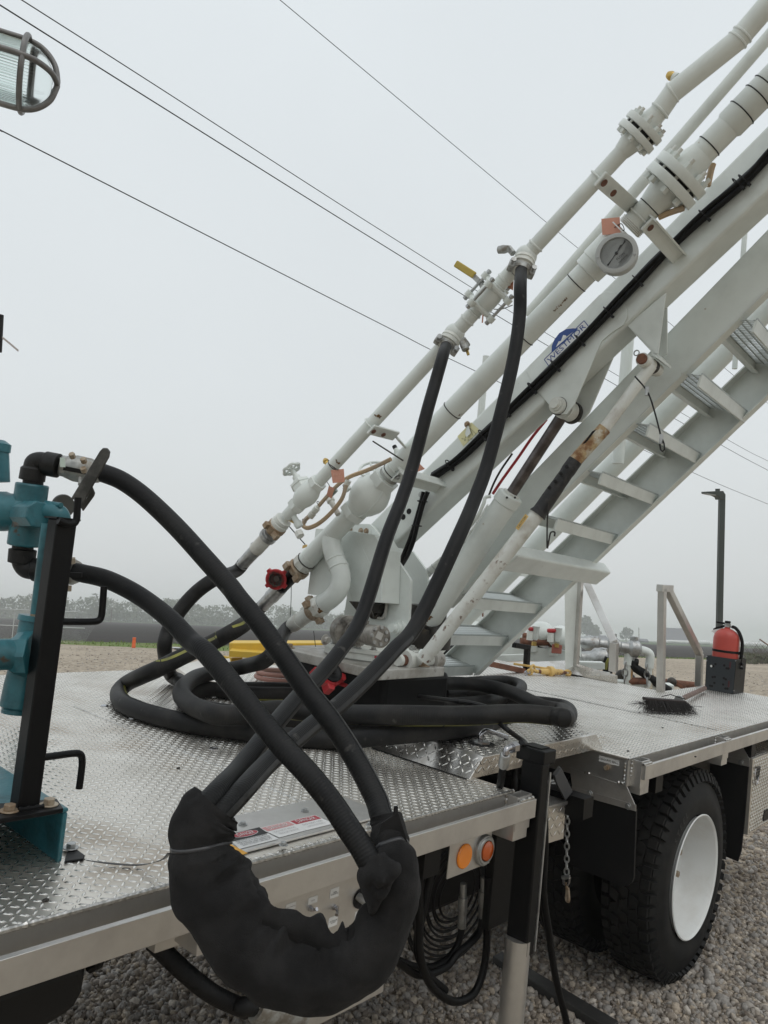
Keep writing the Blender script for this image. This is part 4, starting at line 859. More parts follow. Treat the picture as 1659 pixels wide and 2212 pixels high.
for i, p in enumerate(P):
    if i == 3: continue
    off = p-(CT+EZ*.3)
    if first is None:
        t0_ = m1.build('stair_tread', white, boom, bev=.002); g0 = m2.build('grip_bars', treadm, t0_, kind='stuff'); g1 = m3.build('serration', treadm, t0_, kind='stuff'); first = t0_; t0_.location = off
    else:
        t_ = first.copy(); COL.objects.link(t_); t_.location = off; t_.parent = boom
        for ch in (g0,g1): c_ = ch.copy(); COL.objects.link(c_); c_.parent = t_
# cross tube sticking out below the stair
a, b = oB(.44,'l',-30,1165), oB(1.30,'l',585,1285)
yq = oB(1.14,'l',500,1250); e0 = yq-VH*.98; e1 = yq+VH*.135
MB().bar(e0, e1, .125, .08, NB).build('cross_tube', white, boom, bev=.012, seg=3)
# vapour pipe beyond the stair, hand rails
def tubepx(v, pts, r, name, m, parent, n=16, sp=False, t=1.0):
    Q = [oB(v,*p) for p in pts]
    if t != 1: Q[-1] = ext(Q[-2],Q[-1],t)
    return MB().tube(spline(Q,6) if sp else Q, r, n).build(name, m, parent)
a, b = oB(1.36,'D',1000,1338), oB(1.36,'D',1456,871)
MB().tube([ext(a,b,-.28), ext(a,b,2.2)], .066, 24).build('vapour_pipe', white, boom)
a, b = oB(1.15,'k',110,870), oB(1.15,'j',1580,335)
MB().tube([ext(a,b,-.02), ext(a,b,1.5)], .036, 18).build('stair_rail', white, boom)
for q, w_ in ((('q',1040,300),.034),(('k',745,1060),.05),(('k',1506,380),.02)):
    p = oB(1.15,*q); MB().tube([p+EZ*.25, p-EZ*.75], w_*.7, 12).build('rail_post', white, boom)
# ------------------------------------------------ pipes
def pipe_axis(v, A, B): a, b = oB(v,*A), oB(v,*B); return a, (b-a).normalized()
def runs(a, d, v, name, m, parent, prof, n=28, smooth=True, rot=0):
    pr = sorted([((oB(v,k,x,y)-a).dot(d), r) for k,x,y,r in prof], key=lambda q: q[0]); 
    return MB().lathe(a, d, pr, n, smooth, rot).build(name, m, parent, ang=32)
def at(a, d, v, k, x, y): return a+d*((oB(v,k,x,y)-a).dot(d))
def step_prof(a, d, v, spec):
    """spec: (k,x,y,r) stations; sharp steps between consecutive radii"""
    st = [((oB(v,k,x,y)-a).dot(d), r) for k,x,y,r in spec]; return st
VT, VM = -.55, -.20
ta, td = pipe_axis(VT, ('D',543,1198), ('D',1371.6,297.6)); ma, md = pipe_axis(VM, ('D',705,1167), ('D',1524,324))
RT_, RM = .031, .052
tl = lambda k,x,y: at(ta,td,VT,k,x,y); ml = lambda k,x,y: at(ma,md,VM,k,x,y)
def hexnut(p, d, r, h, m, parent, name='hex_nut', bev=.002): return MB().hexa(p, d, r, h).build(name, m, parent, bev=bev)
# thin pipe
tp = MB().cyl(tl('d',380,880), tl('j',770,905), RT_, 28).build('liquid_pipe', white, boom)
p = tl('d',75,1180); q = tl('d',165,1085); MB().lathe(p, td, [(0,.032),((q-p).length*.5,.033),((q-p).length,.034)], 24).build('hose_ferrule', steel, tp)
r = tl('d',235,1000); MB().lathe(q, td, [(0,.036),(.004,.037),((r-q).length,.037)], 24).build('swivel', white2, tp)
MB().lathe(r, td, [(0,.044),(.012,.046),(.022,.046),(.022,.036),(.034,.036)], 24).build('collar', steel, tp)
MB().ball(q+NB*.04, .011, 10, 6).build('grease_nipple', steel, tp)
p = tl('d',275,965); hn = MB().lathe(p, td, [(0,.040),(.028,.050),(.05,.050),(.055,.044)], 24).build('hammer_nut', bronze, tp)
for s_ in (1,-1): MB().box(p+td*.03+(VH*.5*s_+NB*s_).normalized()*.058, .016,.02,.012,(td,NB,VH)).build('hammer_lug', bronze, hn, bev=.003)
MB().box(p+td*.03-(VH-NB*.2).normalized()*.056, .016,.014,.014,(td,NB,VH)).build('hammer_lug', bronze, hn, bev=.003)
p = tl('d',315,920); MB().lathe(p, td, [(0,.046),(.02,.047),(.022,.040),(.03,.040),(.032,.044),(.045,.044),(.048,.034)], 28).build('union', white2, tp, ang=30)
p = tl('d',430,820); hexnut(p, td, .046, .03, white, tp); c = tl('d',510,742)
gv_ = MB().lathe(c-td*.075, td, [(0,.036),(.02,.043),(.045,.053),(.075,.057),(.105,.053),(.13,.043),(.15,.036)], 32).build('globe_valve', white, tp); hexnut(tl('d',565,683), td, .047, .03, white, tp)
bt = (oB(VT,'d',430,590)-oB(VT,'d',505,720)).normalized(); bt = (bt-cdir(0,0,1)*.15).normalized()
MB().lathe(c, bt, [(0,.05),(.06,.05),(.06,.055),(.075,.055),(.075,.04),(.09,.032)], 6, False).build('bonnet', white, gv_, bev=.003)
MB().lathe(c+bt*.08, bt, [(0,.022),(.035,.020),(.035,.012),(.1,.011)], 14).build('valve_stem', white, gv_)
wc = c+bt*.165; u1 = bt.orthogonal().normalized(); w1 = bt.cross(u1); m = MB()
m.tube([wc+(u1*math.cos(2*math.pi*i/48)+w1*math.sin(2*math.pi*i/48))*(.042+.0035*math.cos(6*2*math.pi*i/48)) for i in range(48)], .0075, 8, closed=True)
m.lathe(wc-bt*.008, bt, [(0,.016),(.016,.016)], 12)
for i in range(6): a_ = 2*math.pi*i/6; m.tube([wc, wc+(u1*math.cos(a_)+w1*math.sin(a_))*.042], .0055, 6)
m.build('handwheel', white, gv_)
for s_, y_ in (('W.O.G.',.012),('WATTS',-.004),('STEEL',-.02)): pass
p = tl('d',415,870); MB().lathe(p-VH*.0, (-NB*.8+VH*.3-EZ*.2).normalized(), [(.02,.016),(.06,.015),(.06,.020),(.075,.022),(.09,.020)], 14).build('branch_fitting', white, tp)
MB().bar(oB(VT+.02,'d',385,900), oB(VT+.02,'d',455,938), .006, .014, NB).build('yellow_lever', yelold, tp, bev=.001)
hexnut(oB(VT,'d',455,985), -NB, .022, .03, white2, tp)
MB().lathe(tl('d',655,560)+NB*.028, NB, [(0,.012),(.02,.012),(.02,.016),(.03,.014),(.038,.008)], 12).build('vent_plug', brass, tp)
for q in (('d',690,560),): MB().ring(tl(*q), td, RT_+.001, .0022, 28, 5).build('tie_wire', grease, tp)
# tees with the two flexible hoses
def coupling(c, e, name='hose_coupling'):
    d = (e-c).normalized(); L_ = (e-c).length
    o = MB().lathe(c, d, [(.0,.036),(.02,.044),(L_*.35,.045),(L_*.36,.041),(L_*.5,.041),(L_*.52,.048),(L_*.62,.048),(L_*.64,.038),(L_*.97,.037),(L_,.030)], 28).build(name, white2, tp, ang=30)
    u = d.cross(cdir(0,0,1)).normalized(); w_ = u.cross(d)
    for s1 in (1,-1):
        q = c+d*L_*.82; MB().box(q+u*s1*.044, .012,.018,.020,(u,d,w_)).build('clamp_lug', castm, o, bev=.004); MB().cyl(q+u*s1*.044-w_*.035, q+u*s1*.044+w_*.035, .0055, 8).build('clamp_bolt', steel, o); MB().hexa(q+u*s1*.044-w_*.042, w_, .011, .01).build('nut', steel, o)
    MB().lathe(c+d*L_*.72, d, [(0,.040),(L_*.26,.039)], 20).build('clamp_band', castm, o)
    return o
T1, T2 = tl('o',585,840), tl('o',1175,215)
E1, E2 = oB(VT-.03,'o',520,975), oB(VT-.03,'o',1138,355)
for T_ in (T1,T2): MB().ball(T_, .045, 22, 14).build('tee', white, tp)
E1, E2 = T1+(E1-T1)*1.0, T2+(E2-T2)*1.0
coupling(T1,E1); coupling(T2,E2)
for q, (hx_,hy_) in ((('o',690,930),(728,1040)),(('o',1060,180),(985,190))):
    a_ = oB(VT-.02,*q); b_ = oB(VT-.02,q[0],hx_,hy_); bv = MB().lathe(a_-VH*.02, (b_-a_), [(0,.014),(.02,.018),(.045,.016)], 10).build('bleed_valve', castm, tp); MB().bar(a_+(b_-a_)*.35-VH*.012, b_-VH*.012, .012, .007, VH).build('bleed_lever', brass, bv, bev=.002); MB().hexa(a_-NB*.02, NB, .013, .04).build('valve_body', castm, bv)
for q in (('o',700,740),('o',755,680),('o',940,440),('o',985,390),('o',1245,120)): MB().lathe(tl(*q)-td*.006, td, [(0,RT_),(.004,RT_+.004),(.009,RT_+.004),(.012,RT_)], 28).build('weld_ring', white, tp)
# flanged ball valve
v0_, v1_ = tl('o',800,625), tl('o',930,470); L_ = (v1_-v0_).length
fv = MB().lathe(v0_, td, [(0,.044),(L_*.15,.046),(L_*.3,.050),(L_*.7,.050),(L_*.85,.046),(L_,.044)], 28).build('ball_valve', white, tp)
d1 = (VH*.55+NB*.83).normalized(); d2 = td.cross(d1).normalized()
for p in (v0_,v1_): MB().box(p, .011,.054,.054,(td,d1,d2)).build('valve_flange', white, fv, bev=.010)
for s1 in (1,-1):
    for s2 in (1,-1):
        p = d1*s1*.055+d2*s2*.055; MB().cyl(v0_+p-td*.03, v1_+p+td*.03, .0065, 10).build('tie_bolt', steel, fv)
        for e_ in (v0_,v1_): MB().lathe(e_+p-td*.013, td, [(0,.017),(.026,.017)], 14).build('bolt_boss', white, fv)
        MB().hexa(v0_+p-td*.028, td, .011, .012).build('nut', steel, fv); MB().hexa(v1_+p+td*.016, td, .011, .012).build('nut', steel, fv)
st_ = oB(VT,'o',815,430); MB().cyl((v0_+v1_)/2, st_, .014, 12).build('valve_stem', castm, fv)
a_, b_, c_ = oB(VT-.02,'o',800,430), oB(VT-.02,'o',765,385), oB(VT-.02,'o',610,285)
MB().bar(a_, b_+(c_-b_)*.2, .022, .006, VH).build('lever_plate', castm, fv); MB().bar(b_, c_, .030, .012, VH).build('yellow_lever', mat('yellow lever grip',(.42,.31,.05),.5), fv, bev=.005)
# flange joints
def flange(a, d, tl_, r, rp, p0, p1, nb, parent, name='flange', rb=.011):
    L_ = (p1-p0).length; m = .026*r/.083
    o = MB().lathe(p0-d*m*.5, d, [(-.06*r/.083,rp+.002),(0,rp+.016*r/.083),(0,r),(.003,r+.001),(m-.003,r+.001),(m,r),(m,rp)], 44).build(name, white, parent, ang=30)
    MB().lathe(p1-d*m*.5, d, [(0,rp),(0,r),(.003,r+.001),(m-.003,r+.001),(m,r),(m,rp+.016*r/.083),(m+.06*r/.083,rp+.002)], 44).build(name, white, parent, ang=30)
    MB().cyl(p0, p1, r*.80, 36).build('gasket', slotm, parent)
    u1 = d.orthogonal().normalized(); w1 = d.cross(u1)
    for i in range(nb):
        q = (u1*math.cos(2*math.pi*(i+.5)/nb)+w1*math.sin(2*math.pi*(i+.5)/nb))*(r-.019*r/.083); f = r/.083
        MB().cyl(p0+q-d*m, p1+q+d*(m*.5+.030*f), rb*.62*f, 10).build('stud', white2, o); MB().hexa(p0+q-d*(m*.5+.017*f), d, rb*1.15*f, .016*f).build('nut', white, o, bev=.001); MB().hexa(p1+q+d*m*.5, d, rb*1.15*f, .016*f).build('nut', white, o, bev=.001)
    return o
flange(ta, td, tl, .081, RT_, tl('j',793,887), tl('j',844,832), 8, tp)
MB().lathe(tl('j',860,815), td, [(0,.034),((tl('j',955,705)-tl('j',860,815)).length,.036)], 28).build('pipe_neck', white, tp)
b0, b1, b2, b3 = tl('j',945,715), oB(VT,'j',1035,605), oB(VT,'j',1460,262), oB(VT,'j',1659,30)
MB().tube([b0,b1,b2,ext(b2,b3,2.5)], .0375, 28).build('liquid_pipe', white, boom)
for p, d_ in ((b0,td),(b1,(b2-b1).normalized()),(b2,(b3-b2).normalized()),(ext(b2,b3,.16),(b3-b2).normalized())): MB().lathe(p-d_*.006, d_, [(0,.036),(.004,.0415),(.008,.0415),(.012,.036)], 28).build('weld_ring', white, tp)
p = oB(VT,'j',1085,520); q = oB(VT,'j',1012,490); MB().lathe(p, (q-p), [(0,.013),(.015,.013),(.015,.018),(.03,.018)], 12).build('plug_body', white, tp)
MB().lathe(p+(q-p)*.42, (q-p), [(0,.013),(.010,.013)], 12).build('plug_ring', black, tp); MB().lathe(p+(q-p)*.6, (q-p), [(0,.015),(.012,.017),(.026,.012)], 12).build('vent_plug', brass, tp)
# main pipe
mp = MB().cyl(ml('d',500,1190), ml('k',480,620), RM, 32).build('product_pipe', white, boom)
MB().cyl(ml('k',760,345), ml('j',960,1250), RM, 32).build('product_pipe', white, boom)
p = ml('d',440,1255); hn = MB().lathe(p, md, [(0,.05),(.012,.062),(.04,.064),(.048,.055)], 28).build('hammer_nut', bronze, mp)
for q in (VH*.6+NB, -VH*.6-NB, -VH+NB*.3): q = q.normalized(); MB().box(p+md*.02+q*.07, .022,.018,.016,(md,NB,VH)).build('hammer_lug', bronze, hn, bev=.004)
p = ml('d',478,1212); MB().lathe(p, md, [(0,.058),(.035,.060),(.04,.055)], 8, False).build('union', white2, mp, bev=.002); MB().ring(ml('d',510,1178), md, RM+.002, .003, 32, 6).build('union_seal', grease, mp)
hexnut(ml('d',800,872), md, .075, .045, white, mp, bev=.004); c = ml('d',915,748)
gv2 = MB().lathe(c-md*.12, md, [(0,.058),(.03,.066),(.06,.085),(.10,.101),(.125,.104),(.15,.101),(.19,.085),(.22,.066),(.24,.06)], 40).build('globe_valve', white, mp)
MB().tube([c-md*.11-VH*.0+(-VH*.45-NB*.9).normalized()*.06]+[c+md*t_*.01+(-VH*.45-NB*.9).normalized()*(.104*math.sqrt(max(.05,1-(t_/13)**2))) for t_ in range(-10,11)], .003, 6).build('casting_seam', white, gv2)
hexnut(ml('d',990,668), md, .078, .05, white, mp, bev=.004)
for i in range(3): MB().ring(ml('d',1040,620)+md*i*.006, md, RM+.0005, .002, 32, 6).build('pipe_thread', castm, mp)
hexnut(oB(VM-.06,'d',785,715), (NB-VH*.4).normalized(), .02, .03, white, mp)
bt2 = (NB*.86+VH*.5).normalized(); MB().lathe(c, bt2, [(0,.07),(.10,.07),(.11,.045),(.15,.03),(.15,.014),(.22,.012)], 20).build('bonnet', white, gv2)
wc = oB(VM+.02,'d',948,578); m = MB(); nw = (bt2-cdir(0,0,1)*1.2).normalized(); m.ring(wc, nw, .074, .0075, 44, 8)
u1 = nw.orthogonal().normalized(); w1 = nw.cross(u1)
for i in range(4): a_ = math.pi/2*i+.3; m.tube([wc, wc+(u1*math.cos(a_)+w1*math.sin(a_))*.074], .006, 6)
m.build('handwheel', white, gv2)
def band(p, d, r, par, m=blackm): return MB().ring(p, d, r+.001, .0024, 32, 6).build('cable_tie', m, par)
for q in (('d',1060,585),('q',790,450),('k',410,690),('k',895,200),('j',1285,960),('k',50,1020)): band(ml(*q), md, RM, mp)
for q in (('aa',470,570),('aa',230,960)): MB().lathe(ml(*q)-md*.004, md, [(0,RM),(.003,RM+.002),(.006,RM+.002),(.009,RM)], 32).build('weld_ring', white, mp)
# branch elbow
br = [ml('aa',520,760)]+[oB(VM-.01,'aa',*q) for q in ((535,900),(570,1010),(610,1110),(638,1220),(632,1330),(585,1435),(500,1520),(400,1590))]
MB().tube(spline(br,5), .0515, 28).build('branch_elbow', white, mp)
for i, q in ((2,0),(3,0)): d_ = (br[i+1]-br[i-1]).normalized(); MB().lathe(br[i]-d_*.006, d_, [(0,.051),(.004,.0555),(.008,.0555),(.012,.051)], 28).build('weld_ring', white, mp)
ed = (br[-1]-br[-2]).normalized(); p = br[-1]
MB().ring(p-ed*.005, ed, .049, .003, 30, 6).build('union_seal', grease, mp)
MB().lathe(p, ed, [(0,.055),(.02,.062),(.055,.060)], 8, False).build('union', white2, mp, bev=.002)
hn = MB().lathe(p+ed*.05, ed, [(0,.058),(.035,.056),(.05,.045)], 24).build('hammer_nut', bronze, mp)
for q in (NB, -NB, -VH+EZ*.4): q = q.normalized(); MB().box(p+ed*.065+q*.066, .018,.02,.017,(ed,NB,VH)).build('hammer_lug', bronze, hn, bev=.004)
ELB = p+ed*.09
MB().lathe(ELB, ed, [(0,.043),(.02,.045),(.022,.040),(.10,.040),(.10,.043),(.15,.042),(.17,.036)], 24).build('swivel', white2, mp); ELE = ELB+ed*.17
p = ml('d',395,1295); q = ml('d',345,1350); MB().cyl(q, ml('d',440,1258), .040, 24).build('swivel', black, mp)
p0, p1 = ml('d',225,1475), ml('d',340,1355); MB().lathe(p0, md, [(0,.036),((p1-p0).length*.45,.038),((p1-p0).length*.47,.042),((p1-p0).length,.042)], 24).build('hose_ferrule', steel, mp)
MAINEND, THINEND = p0, tl('d',75,1180)
# main flange and beyond
flange(ma, md, ml, .122, RM, ml('j',1028,1218), ml('j',1088,1147), 8, mp, rb=.0095)
c0, c1, c2 = ml('j',1170,1070), ml('j',1400,835), ml('j',1659,560)
MB().tube([ml('j',1120,1115), c1], RM, 32).build('product_pipe', white, boom); MB().tube([c1, ext(c1,c2,.06), ext(c1,c2,3)], [RM,.060,.060], 32).build('product_pipe', white, boom)
for q, r_ in ((('j',1490,735),.060),(('j',1590,630),.060),(('j',1640,560),.060)): band(ml(*q), md, r_, mp)
# flow indicator
fi0, fi1 = ml('k',480,620), ml('k',745,370); L_ = (fi1-fi0).length; fn = (-VH*.80-cdir(0,0,1)*.42).normalized()
ind = MB().lathe(fi0, md, [(0,.055),(.004,.066),(L_*.22,.068),(L_*.24,.072),(L_*.8,.072),(L_*.82,.062),(L_,.060)], 24).build('flow_indicator', white, boom)
dc = oB(VM-.085,'k',672,500)
MB().lathe(dc-fn*.08, fn, [(0,.060),(.03,.072),(.045,.080),(.07,.080),(.07,.085),(.094,.085),(.097,.078),(.097,.066),(.090,.066)], 44).build('dial_housing', greyp, ind, ang=30)
df = MB().lathe(dc+fn*.008, fn, [(0,.066),(.002,.066)], 40).build('dial_face', gaug, ind)
du_ = md-fn*md.dot(fn); du_.normalize(); dv_ = fn.cross(du_); dv_ = dv_ if dv_.z > 0 else -dv_; dq = dc+fn*.0105
text('FLOW', 'lettering', ink, df, dq-dv_*.022+du_*.004, du_, dv_, .040, None, .0008); text('INDICATOR', 'lettering', ink, df, dq-dv_*.038+du_*.004, du_, dv_, .045, None, .0008)
dg = (du_+dv_*.25).normalized(); MB().bar(dq+fn*.003-dg*.055, dq+fn*.003+dg*.03, .002, .001, fn).build('needle', ink, df); MB().prism([dq+fn*.003+dg*.012+dv_*.0035, dq+fn*.003+dg*.032+dv_*.007, dq+fn*.003+dg*.040, dq+fn*.003+dg*.03-dv_*.002],fn*.001).build('needle', ink, df); MB().lathe(dq, fn, [(0,.006),(.005,.006)], 14).build('dial_hub', ink, df)
for s_ in (1,-1):
    c_ = dq+dg*s_*.0485; MB().prism([c_+dg*.011*s_+dv_*.005, c_-dg*.016*s_, c_+dg*.009*s_-dv_*.004], fn*.0005).build('flow_mark', ink, df)
for a_ in range(0,360,6):
    if abs((a_%180)-14) < 14: continue
    e_ = du_*math.cos(math.radians(a_))+dv_*math.sin(math.radians(a_))
bolt(dc+fn*.017-du_*.062+dv_*.042, fn, .005, .004, ind, steel, False, 'screw'); bolt(dc+fn*.017+du_*.045-dv_*.06, fn, .005, .004, ind, steel, False, 'screw')
for i in range(4): MB().ring(ml('k',775,345)+md*i*.007, md, RM+.0025, .003, 32, 6).build('pipe_thread', white2, mp)
# rust stains where the photo shows them
def surf(a, d, r, k, x, y):
    o = EYE-a; e = ray(k,x,y); o2 = o-d*o.dot(d); e2 = e-d*e.dot(d); A_, B_, C_ = e2.dot(e2), 2*o2.dot(e2), o2.dot(o2)-r*r; D_ = B_*B_-4*A_*C_
    if D_ < 0: return None, None
    p = EYE+e*((-B_-math.sqrt(D_))/(2*A_)); n = (p-a)-d*(p-a).dot(d); return p, n.normalized()
def stains(a, d, r, par, spots, m):
    mb = MB()
    for k,x,y,s in spots:
        for _ in range(3):
            p, n = surf(a,d,r,k,x+random.uniform(-1,1)*s*9,y+random.uniform(-1,1)*s*9)
            if p is None: continue
            u = n.orthogonal().normalized(); w = n.cross(u); k_ = 9; R_ = s*.0042*random.uniform(.4,1.1)
            mb.add([p+n*.0006+(u*math.cos(i*6.283/k_)+w*math.sin(i*6.283/k_))*R_*random.uniform(.5,1.4) for i in range(k_)], [tuple(range(k_))])
    o = mb.build('rust_stain', m, par, kind='stuff'); return o
rusty2 = mat('rust stain', (.20,.10,.03), .8, 0, (.10,.05,.015), 60, .4, .6)
stains(ma, md, RM+.0005, mp, [('o',1415+i*13,672-i*13,.55+.35*random.random()) for i in range(9)]+[('o',1460,690,.5),('q',850,485,1.0),('q',870,478,.7)], rusty2)
stains(ta, td, RT_+.0005, tp, [('d',975,232,1.6),('d',990,240,1.3),('d',960,225,1.0),('d',715,530,1.4)], rusty2)
e_ax = (br[-1]-br[-3]).normalized(); stains(br[-1], e_ax, .0525, mp, [('u',262,255,1.9),('u',275,268,1.2),('u',250,268,1.2)], rusty2)
stains(br[-1], e_ax, .0635, mp, [('u',170,300,1.6),('u',180,330,1.8),('u',160,320,1.2)], rusty2)
stains(oB(.2,'v',225,800), (oB(.2,'q',1268,1135)-oB(.2,'v',225,800)).normalized(), .0625, boom, [('v',330,560,1.6),('v',250,720,2.4),('v',300,690,1.8),('v',210,760,2.4)], rusty2)
# brackets tying the pipes to the beam
def arm(name, pts, w_, h, up=None):
    o = None
    for i, (a_, b_) in enumerate(zip(pts,pts[1:])):
        m = MB().bar(a_, b_, w_, h, up or NB); o_ = m.build(name, white, boom, bev=.003)
    return o_
def ubolt(p, d, r, par): MB().ring(p, d, r+.004, .0045, 28, 8).build('u_bolt', white, par)
p = tl('d',935,285); br1 = arm('pipe_bracket', [p-VH*.035-NB*.045, p+VH*.16-NB*.03], .055, .012); arm('pipe_bracket', [p+VH*.155-NB*.03, ml('d',1150,425)+NB*.05+VH*.0], .055,.012, AX); ubolt(p-NB*.0, td, RT_, br1)
for s_ in (.0,.07): MB().lathe(p-VH*.02+VH*s_-NB*.054, -NB, [(0,.012),(.003,.012)], 12).build('slot', rustc, br1)
p = ml('q',335,925); br2 = arm('pipe_bracket', [p-VH*.05-NB*.062, p+VH*.34-NB*.062], .075, .010); MB().bar(p-VH*.05-NB*.062+td*.036, p+VH*.34-NB*.062+td*.036, .008, .055, NB).build('bracket_lip', white, br2, bev=.001); ubolt(p, md, RM, br2); bolt(p-VH*.04-NB*.068, -NB, .011, .01, br2, steel)
p = tl('j',540,1150); br3 = arm('pipe_bracket', [p-VH*.04-NB*.042, ml('j',790,1370)+NB*.05-VH*.02], .062, .012); ubolt(p, td, RT_, br3)
for s_ in (.0,.085): MB().lathe(p-VH*.015+VH*s_-NB*.050, -NB, [(0,.0145),(.003,.0145)], 14).build('slot', rustc, br3)
p = ml('j',800,1400); br4 = arm('pipe_bracket', [p-VH*.03-NB*.066, p+VH*.33-NB*.075], .062, .012); ubolt(p, md, RM, br4); MB().lathe(p+VH*.0-NB*.074, -NB, [(0,.0145),(.003,.0145)], 14).build('slot', rustc, br4)
MB().bar(p-VH*.03-NB*.066+td*.031, p+VH*.33-NB*.075+td*.031, .008, .05, NB).build('bracket_lip', white, br4)

# ---------------------------------------------------------------- lift cylinder and safety strut
cyl = thing('lift_cylinder', 'white hydraulic lift cylinder with dark steel rod under the boom', 'cylinder', oB(.2,'v',235,800))
a, b = oB(.2,'v',225,800), oB(.2,'q',1268,1135); d = (b-a).normalized(); L_ = (b-a).length
MB().lathe(a, d, [(0,.040),(.01,.058),(.05,.062),(L_-.06,.062),(L_-.055,.068),(L_-.006,.068),(L_,.062)], 32).build('barrel', white, cyl)
e_ = oB(.2,'k',345,1545); MB().cyl(b-d*.05, b+d*((e_-b).length*1.0), .029, 24).build('rod', rodm, cyl)
MB().lathe(b, d, [(0,.045),(.01,.045),(.012,.031)], 24).build('gland', white2, cyl)
for s_ in (-1,1): MB().lathe(b-d*.02-cdir(0,0,1)*.066+cdir(1,0,0)*.02*s_, -cdir(0,0,1), [(0,.006),(.004,.006)], 8).build('gland_screw', grease, cyl)
MB().prism([oB(.14,'v',*q) for q in ((150,830),(330,800),(360,960),(230,980),(20,975),(60,920))], VH*.12).build('clevis', grease, cyl, bev=.01)
for q in ((130,870),(250,860),(160,940)): MB().lathe(oB(.139,'v',*q), -VH, [(0,.022),(.002,.022)], 16).build('clevis_hole', slotm, cyl)
MB().tube(spline([oB(.14,'q',1105,1150),oB(.13,'q',1060,1160),oB(.12,'q',1045,1210),oB(.12,'q',985,1330),oB(.14,'q',850,1500)],5), .009, 8).build('oil_line', white, cyl)
strut = thing('safety_strut', 'worn white tubular safety strut with black holed sleeve and rust streaks', 'strut', oB(.22,'v',200,1220))
VS = .16
LV = lambda f: -.24+.38*f
S = [oB(LV(0),'v',200,1210), oB(LV(.43),'l',45,1010), oB(LV(.515),'l',170,850), oB(LV(.684),'l',400,520), oB(LV(.81),'l',592,310), oB(LV(1),'k',870,1262)]
SD = (S[5]-S[0]).normalized()
VS = LV(.62)
d = (S[5]-S[0]).normalized()
MB().tube([S[0],S[1],S[2]], .0335, 24).build('lower_tube', speckled, strut)
MB().tube([S[4],S[5]+d*.03], .0265, 24).build('upper_tube', white2, strut); MB().tube([S[3],S[4]], .031, 24).build('rusty_tube', mat('rust streaked paint',(.48,.36,.20),.6,0,(.20,.09,.03),16,.42,.6,.3,80,(.60,.58,.50),10,.52,.62), strut)
sl_ = MB().tube([S[2]-d*.02]+lerps(S[2],S[3],12), [.042]+[.033+random.uniform(-.002,.003) for _ in range(12)], 20).build('sleeve', mat('tarry black sleeve',(.011,.011,.012),.55,0,(.03,.028,.026),30,.5,.65,1.0,60,bd=.004), strut)
MB().prism([oB(LV(.75)-.031,'l',*q) for q in ((512,330),(540,315),(400,490),(362,528))], -VH*.003).build('slot', slotm, strut)
for q in ((347,563),(310,608),(272,658),(235,700),(198,750)): MB().lathe(oB(VS-.041,'l',*q), -VH-EY*.3, [(0,.0085),(.010,.0085)], 12).build('sleeve_hole', slotm, strut)
P = [oB(LV(.42)-.037,'l',*q) for q in ((10,960),(75,868),(95,885),(28,975))]; lbq = MB().prism(P, -VH*.001).build('warning_label', yelold, strut)
text('CAUTION', 'lettering', ink, lbq, sum(P,V((0,0,0)))/4-VH*.001, P[1]-P[0], (P[0]-P[3]), (P[1]-P[0]).length*.8, None, .001)
ring_p = oB(VS,'u',1105,905)
MB().lathe(oB(-.34,'u',1100,905), VH, [(0,.026),(.022,.028),(.022,.024),(.055,.024),(.055,.045),(.075,.048),(.095,.045),(.095,.032),(.33,.032)], 26).build('strut_pin', white2, strut)
MB().lathe(oB(-.34,'u',1100,905)+VH*.023, VH, [(0,.0255),(.03,.0255)], 22).build('rust_band', rustc, strut)
MB().lathe(oB(-.34,'u',1100,905)+VH*.25, VH, [(0,.05),(.05,.052),(.07,.045)], 26).build('pin_boss', dirtyw, strut)
vplate(-.28, K('u',(1190,735),(1260,860),(1230,960),(1100,960),(1070,880)), .02, 'pin_bracket', white, tt)
# lanyards
def thin(name, lab, cat, pts, r, m, v=None, d=None, group=None, n=6):
    Q = [oB(v,*p) if d is None else oD(d,*p) for p in pts]; return tag(MB().tube(spline(Q,6), r, n).build(name, m), lab, cat, group)
la = thing('lanyard', 'black wire lanyard with looped end hanging beside the stair', 'lanyard', oB(VS-.05,'l',968,455), 'wire lanyards')
MB().tube(spline([oB(VS-.05,*q) for q in (('k',790,1297),('k',870,1395),('l',915,190),('l',962,370))],6), .0035, 6).build('wire', blackm, la)
MB().tube([oB(VS-.05,'l',q,w_) for q,w_ in ((962,370),(952,410),(958,450),(970,460),(984,445),(980,410),(966,372))], .0035, 6).build('loop', blackm, la)
for q in (('k',868,1393),('l',962,380)): MB().lathe(oB(VS-.05,*q)-EZ*.02, EZ, [(0,.008),(.04,.008)], 8).build('crimp', steel, la)
lb_ = thing('lanyard', 'hooked wire lanyard hanging from the black strut sleeve', 'lanyard', oB(VS-.06,'l',217,1085), 'wire lanyards')
MB().tube(spline([oB(VS-.06,'l',*q) for q in ((232,790),(218,900),(216,1080),(222,1075),(236,1000),(250,985),(266,990),(264,1015))],4), .0038, 6).build('wire', grease, lb_)
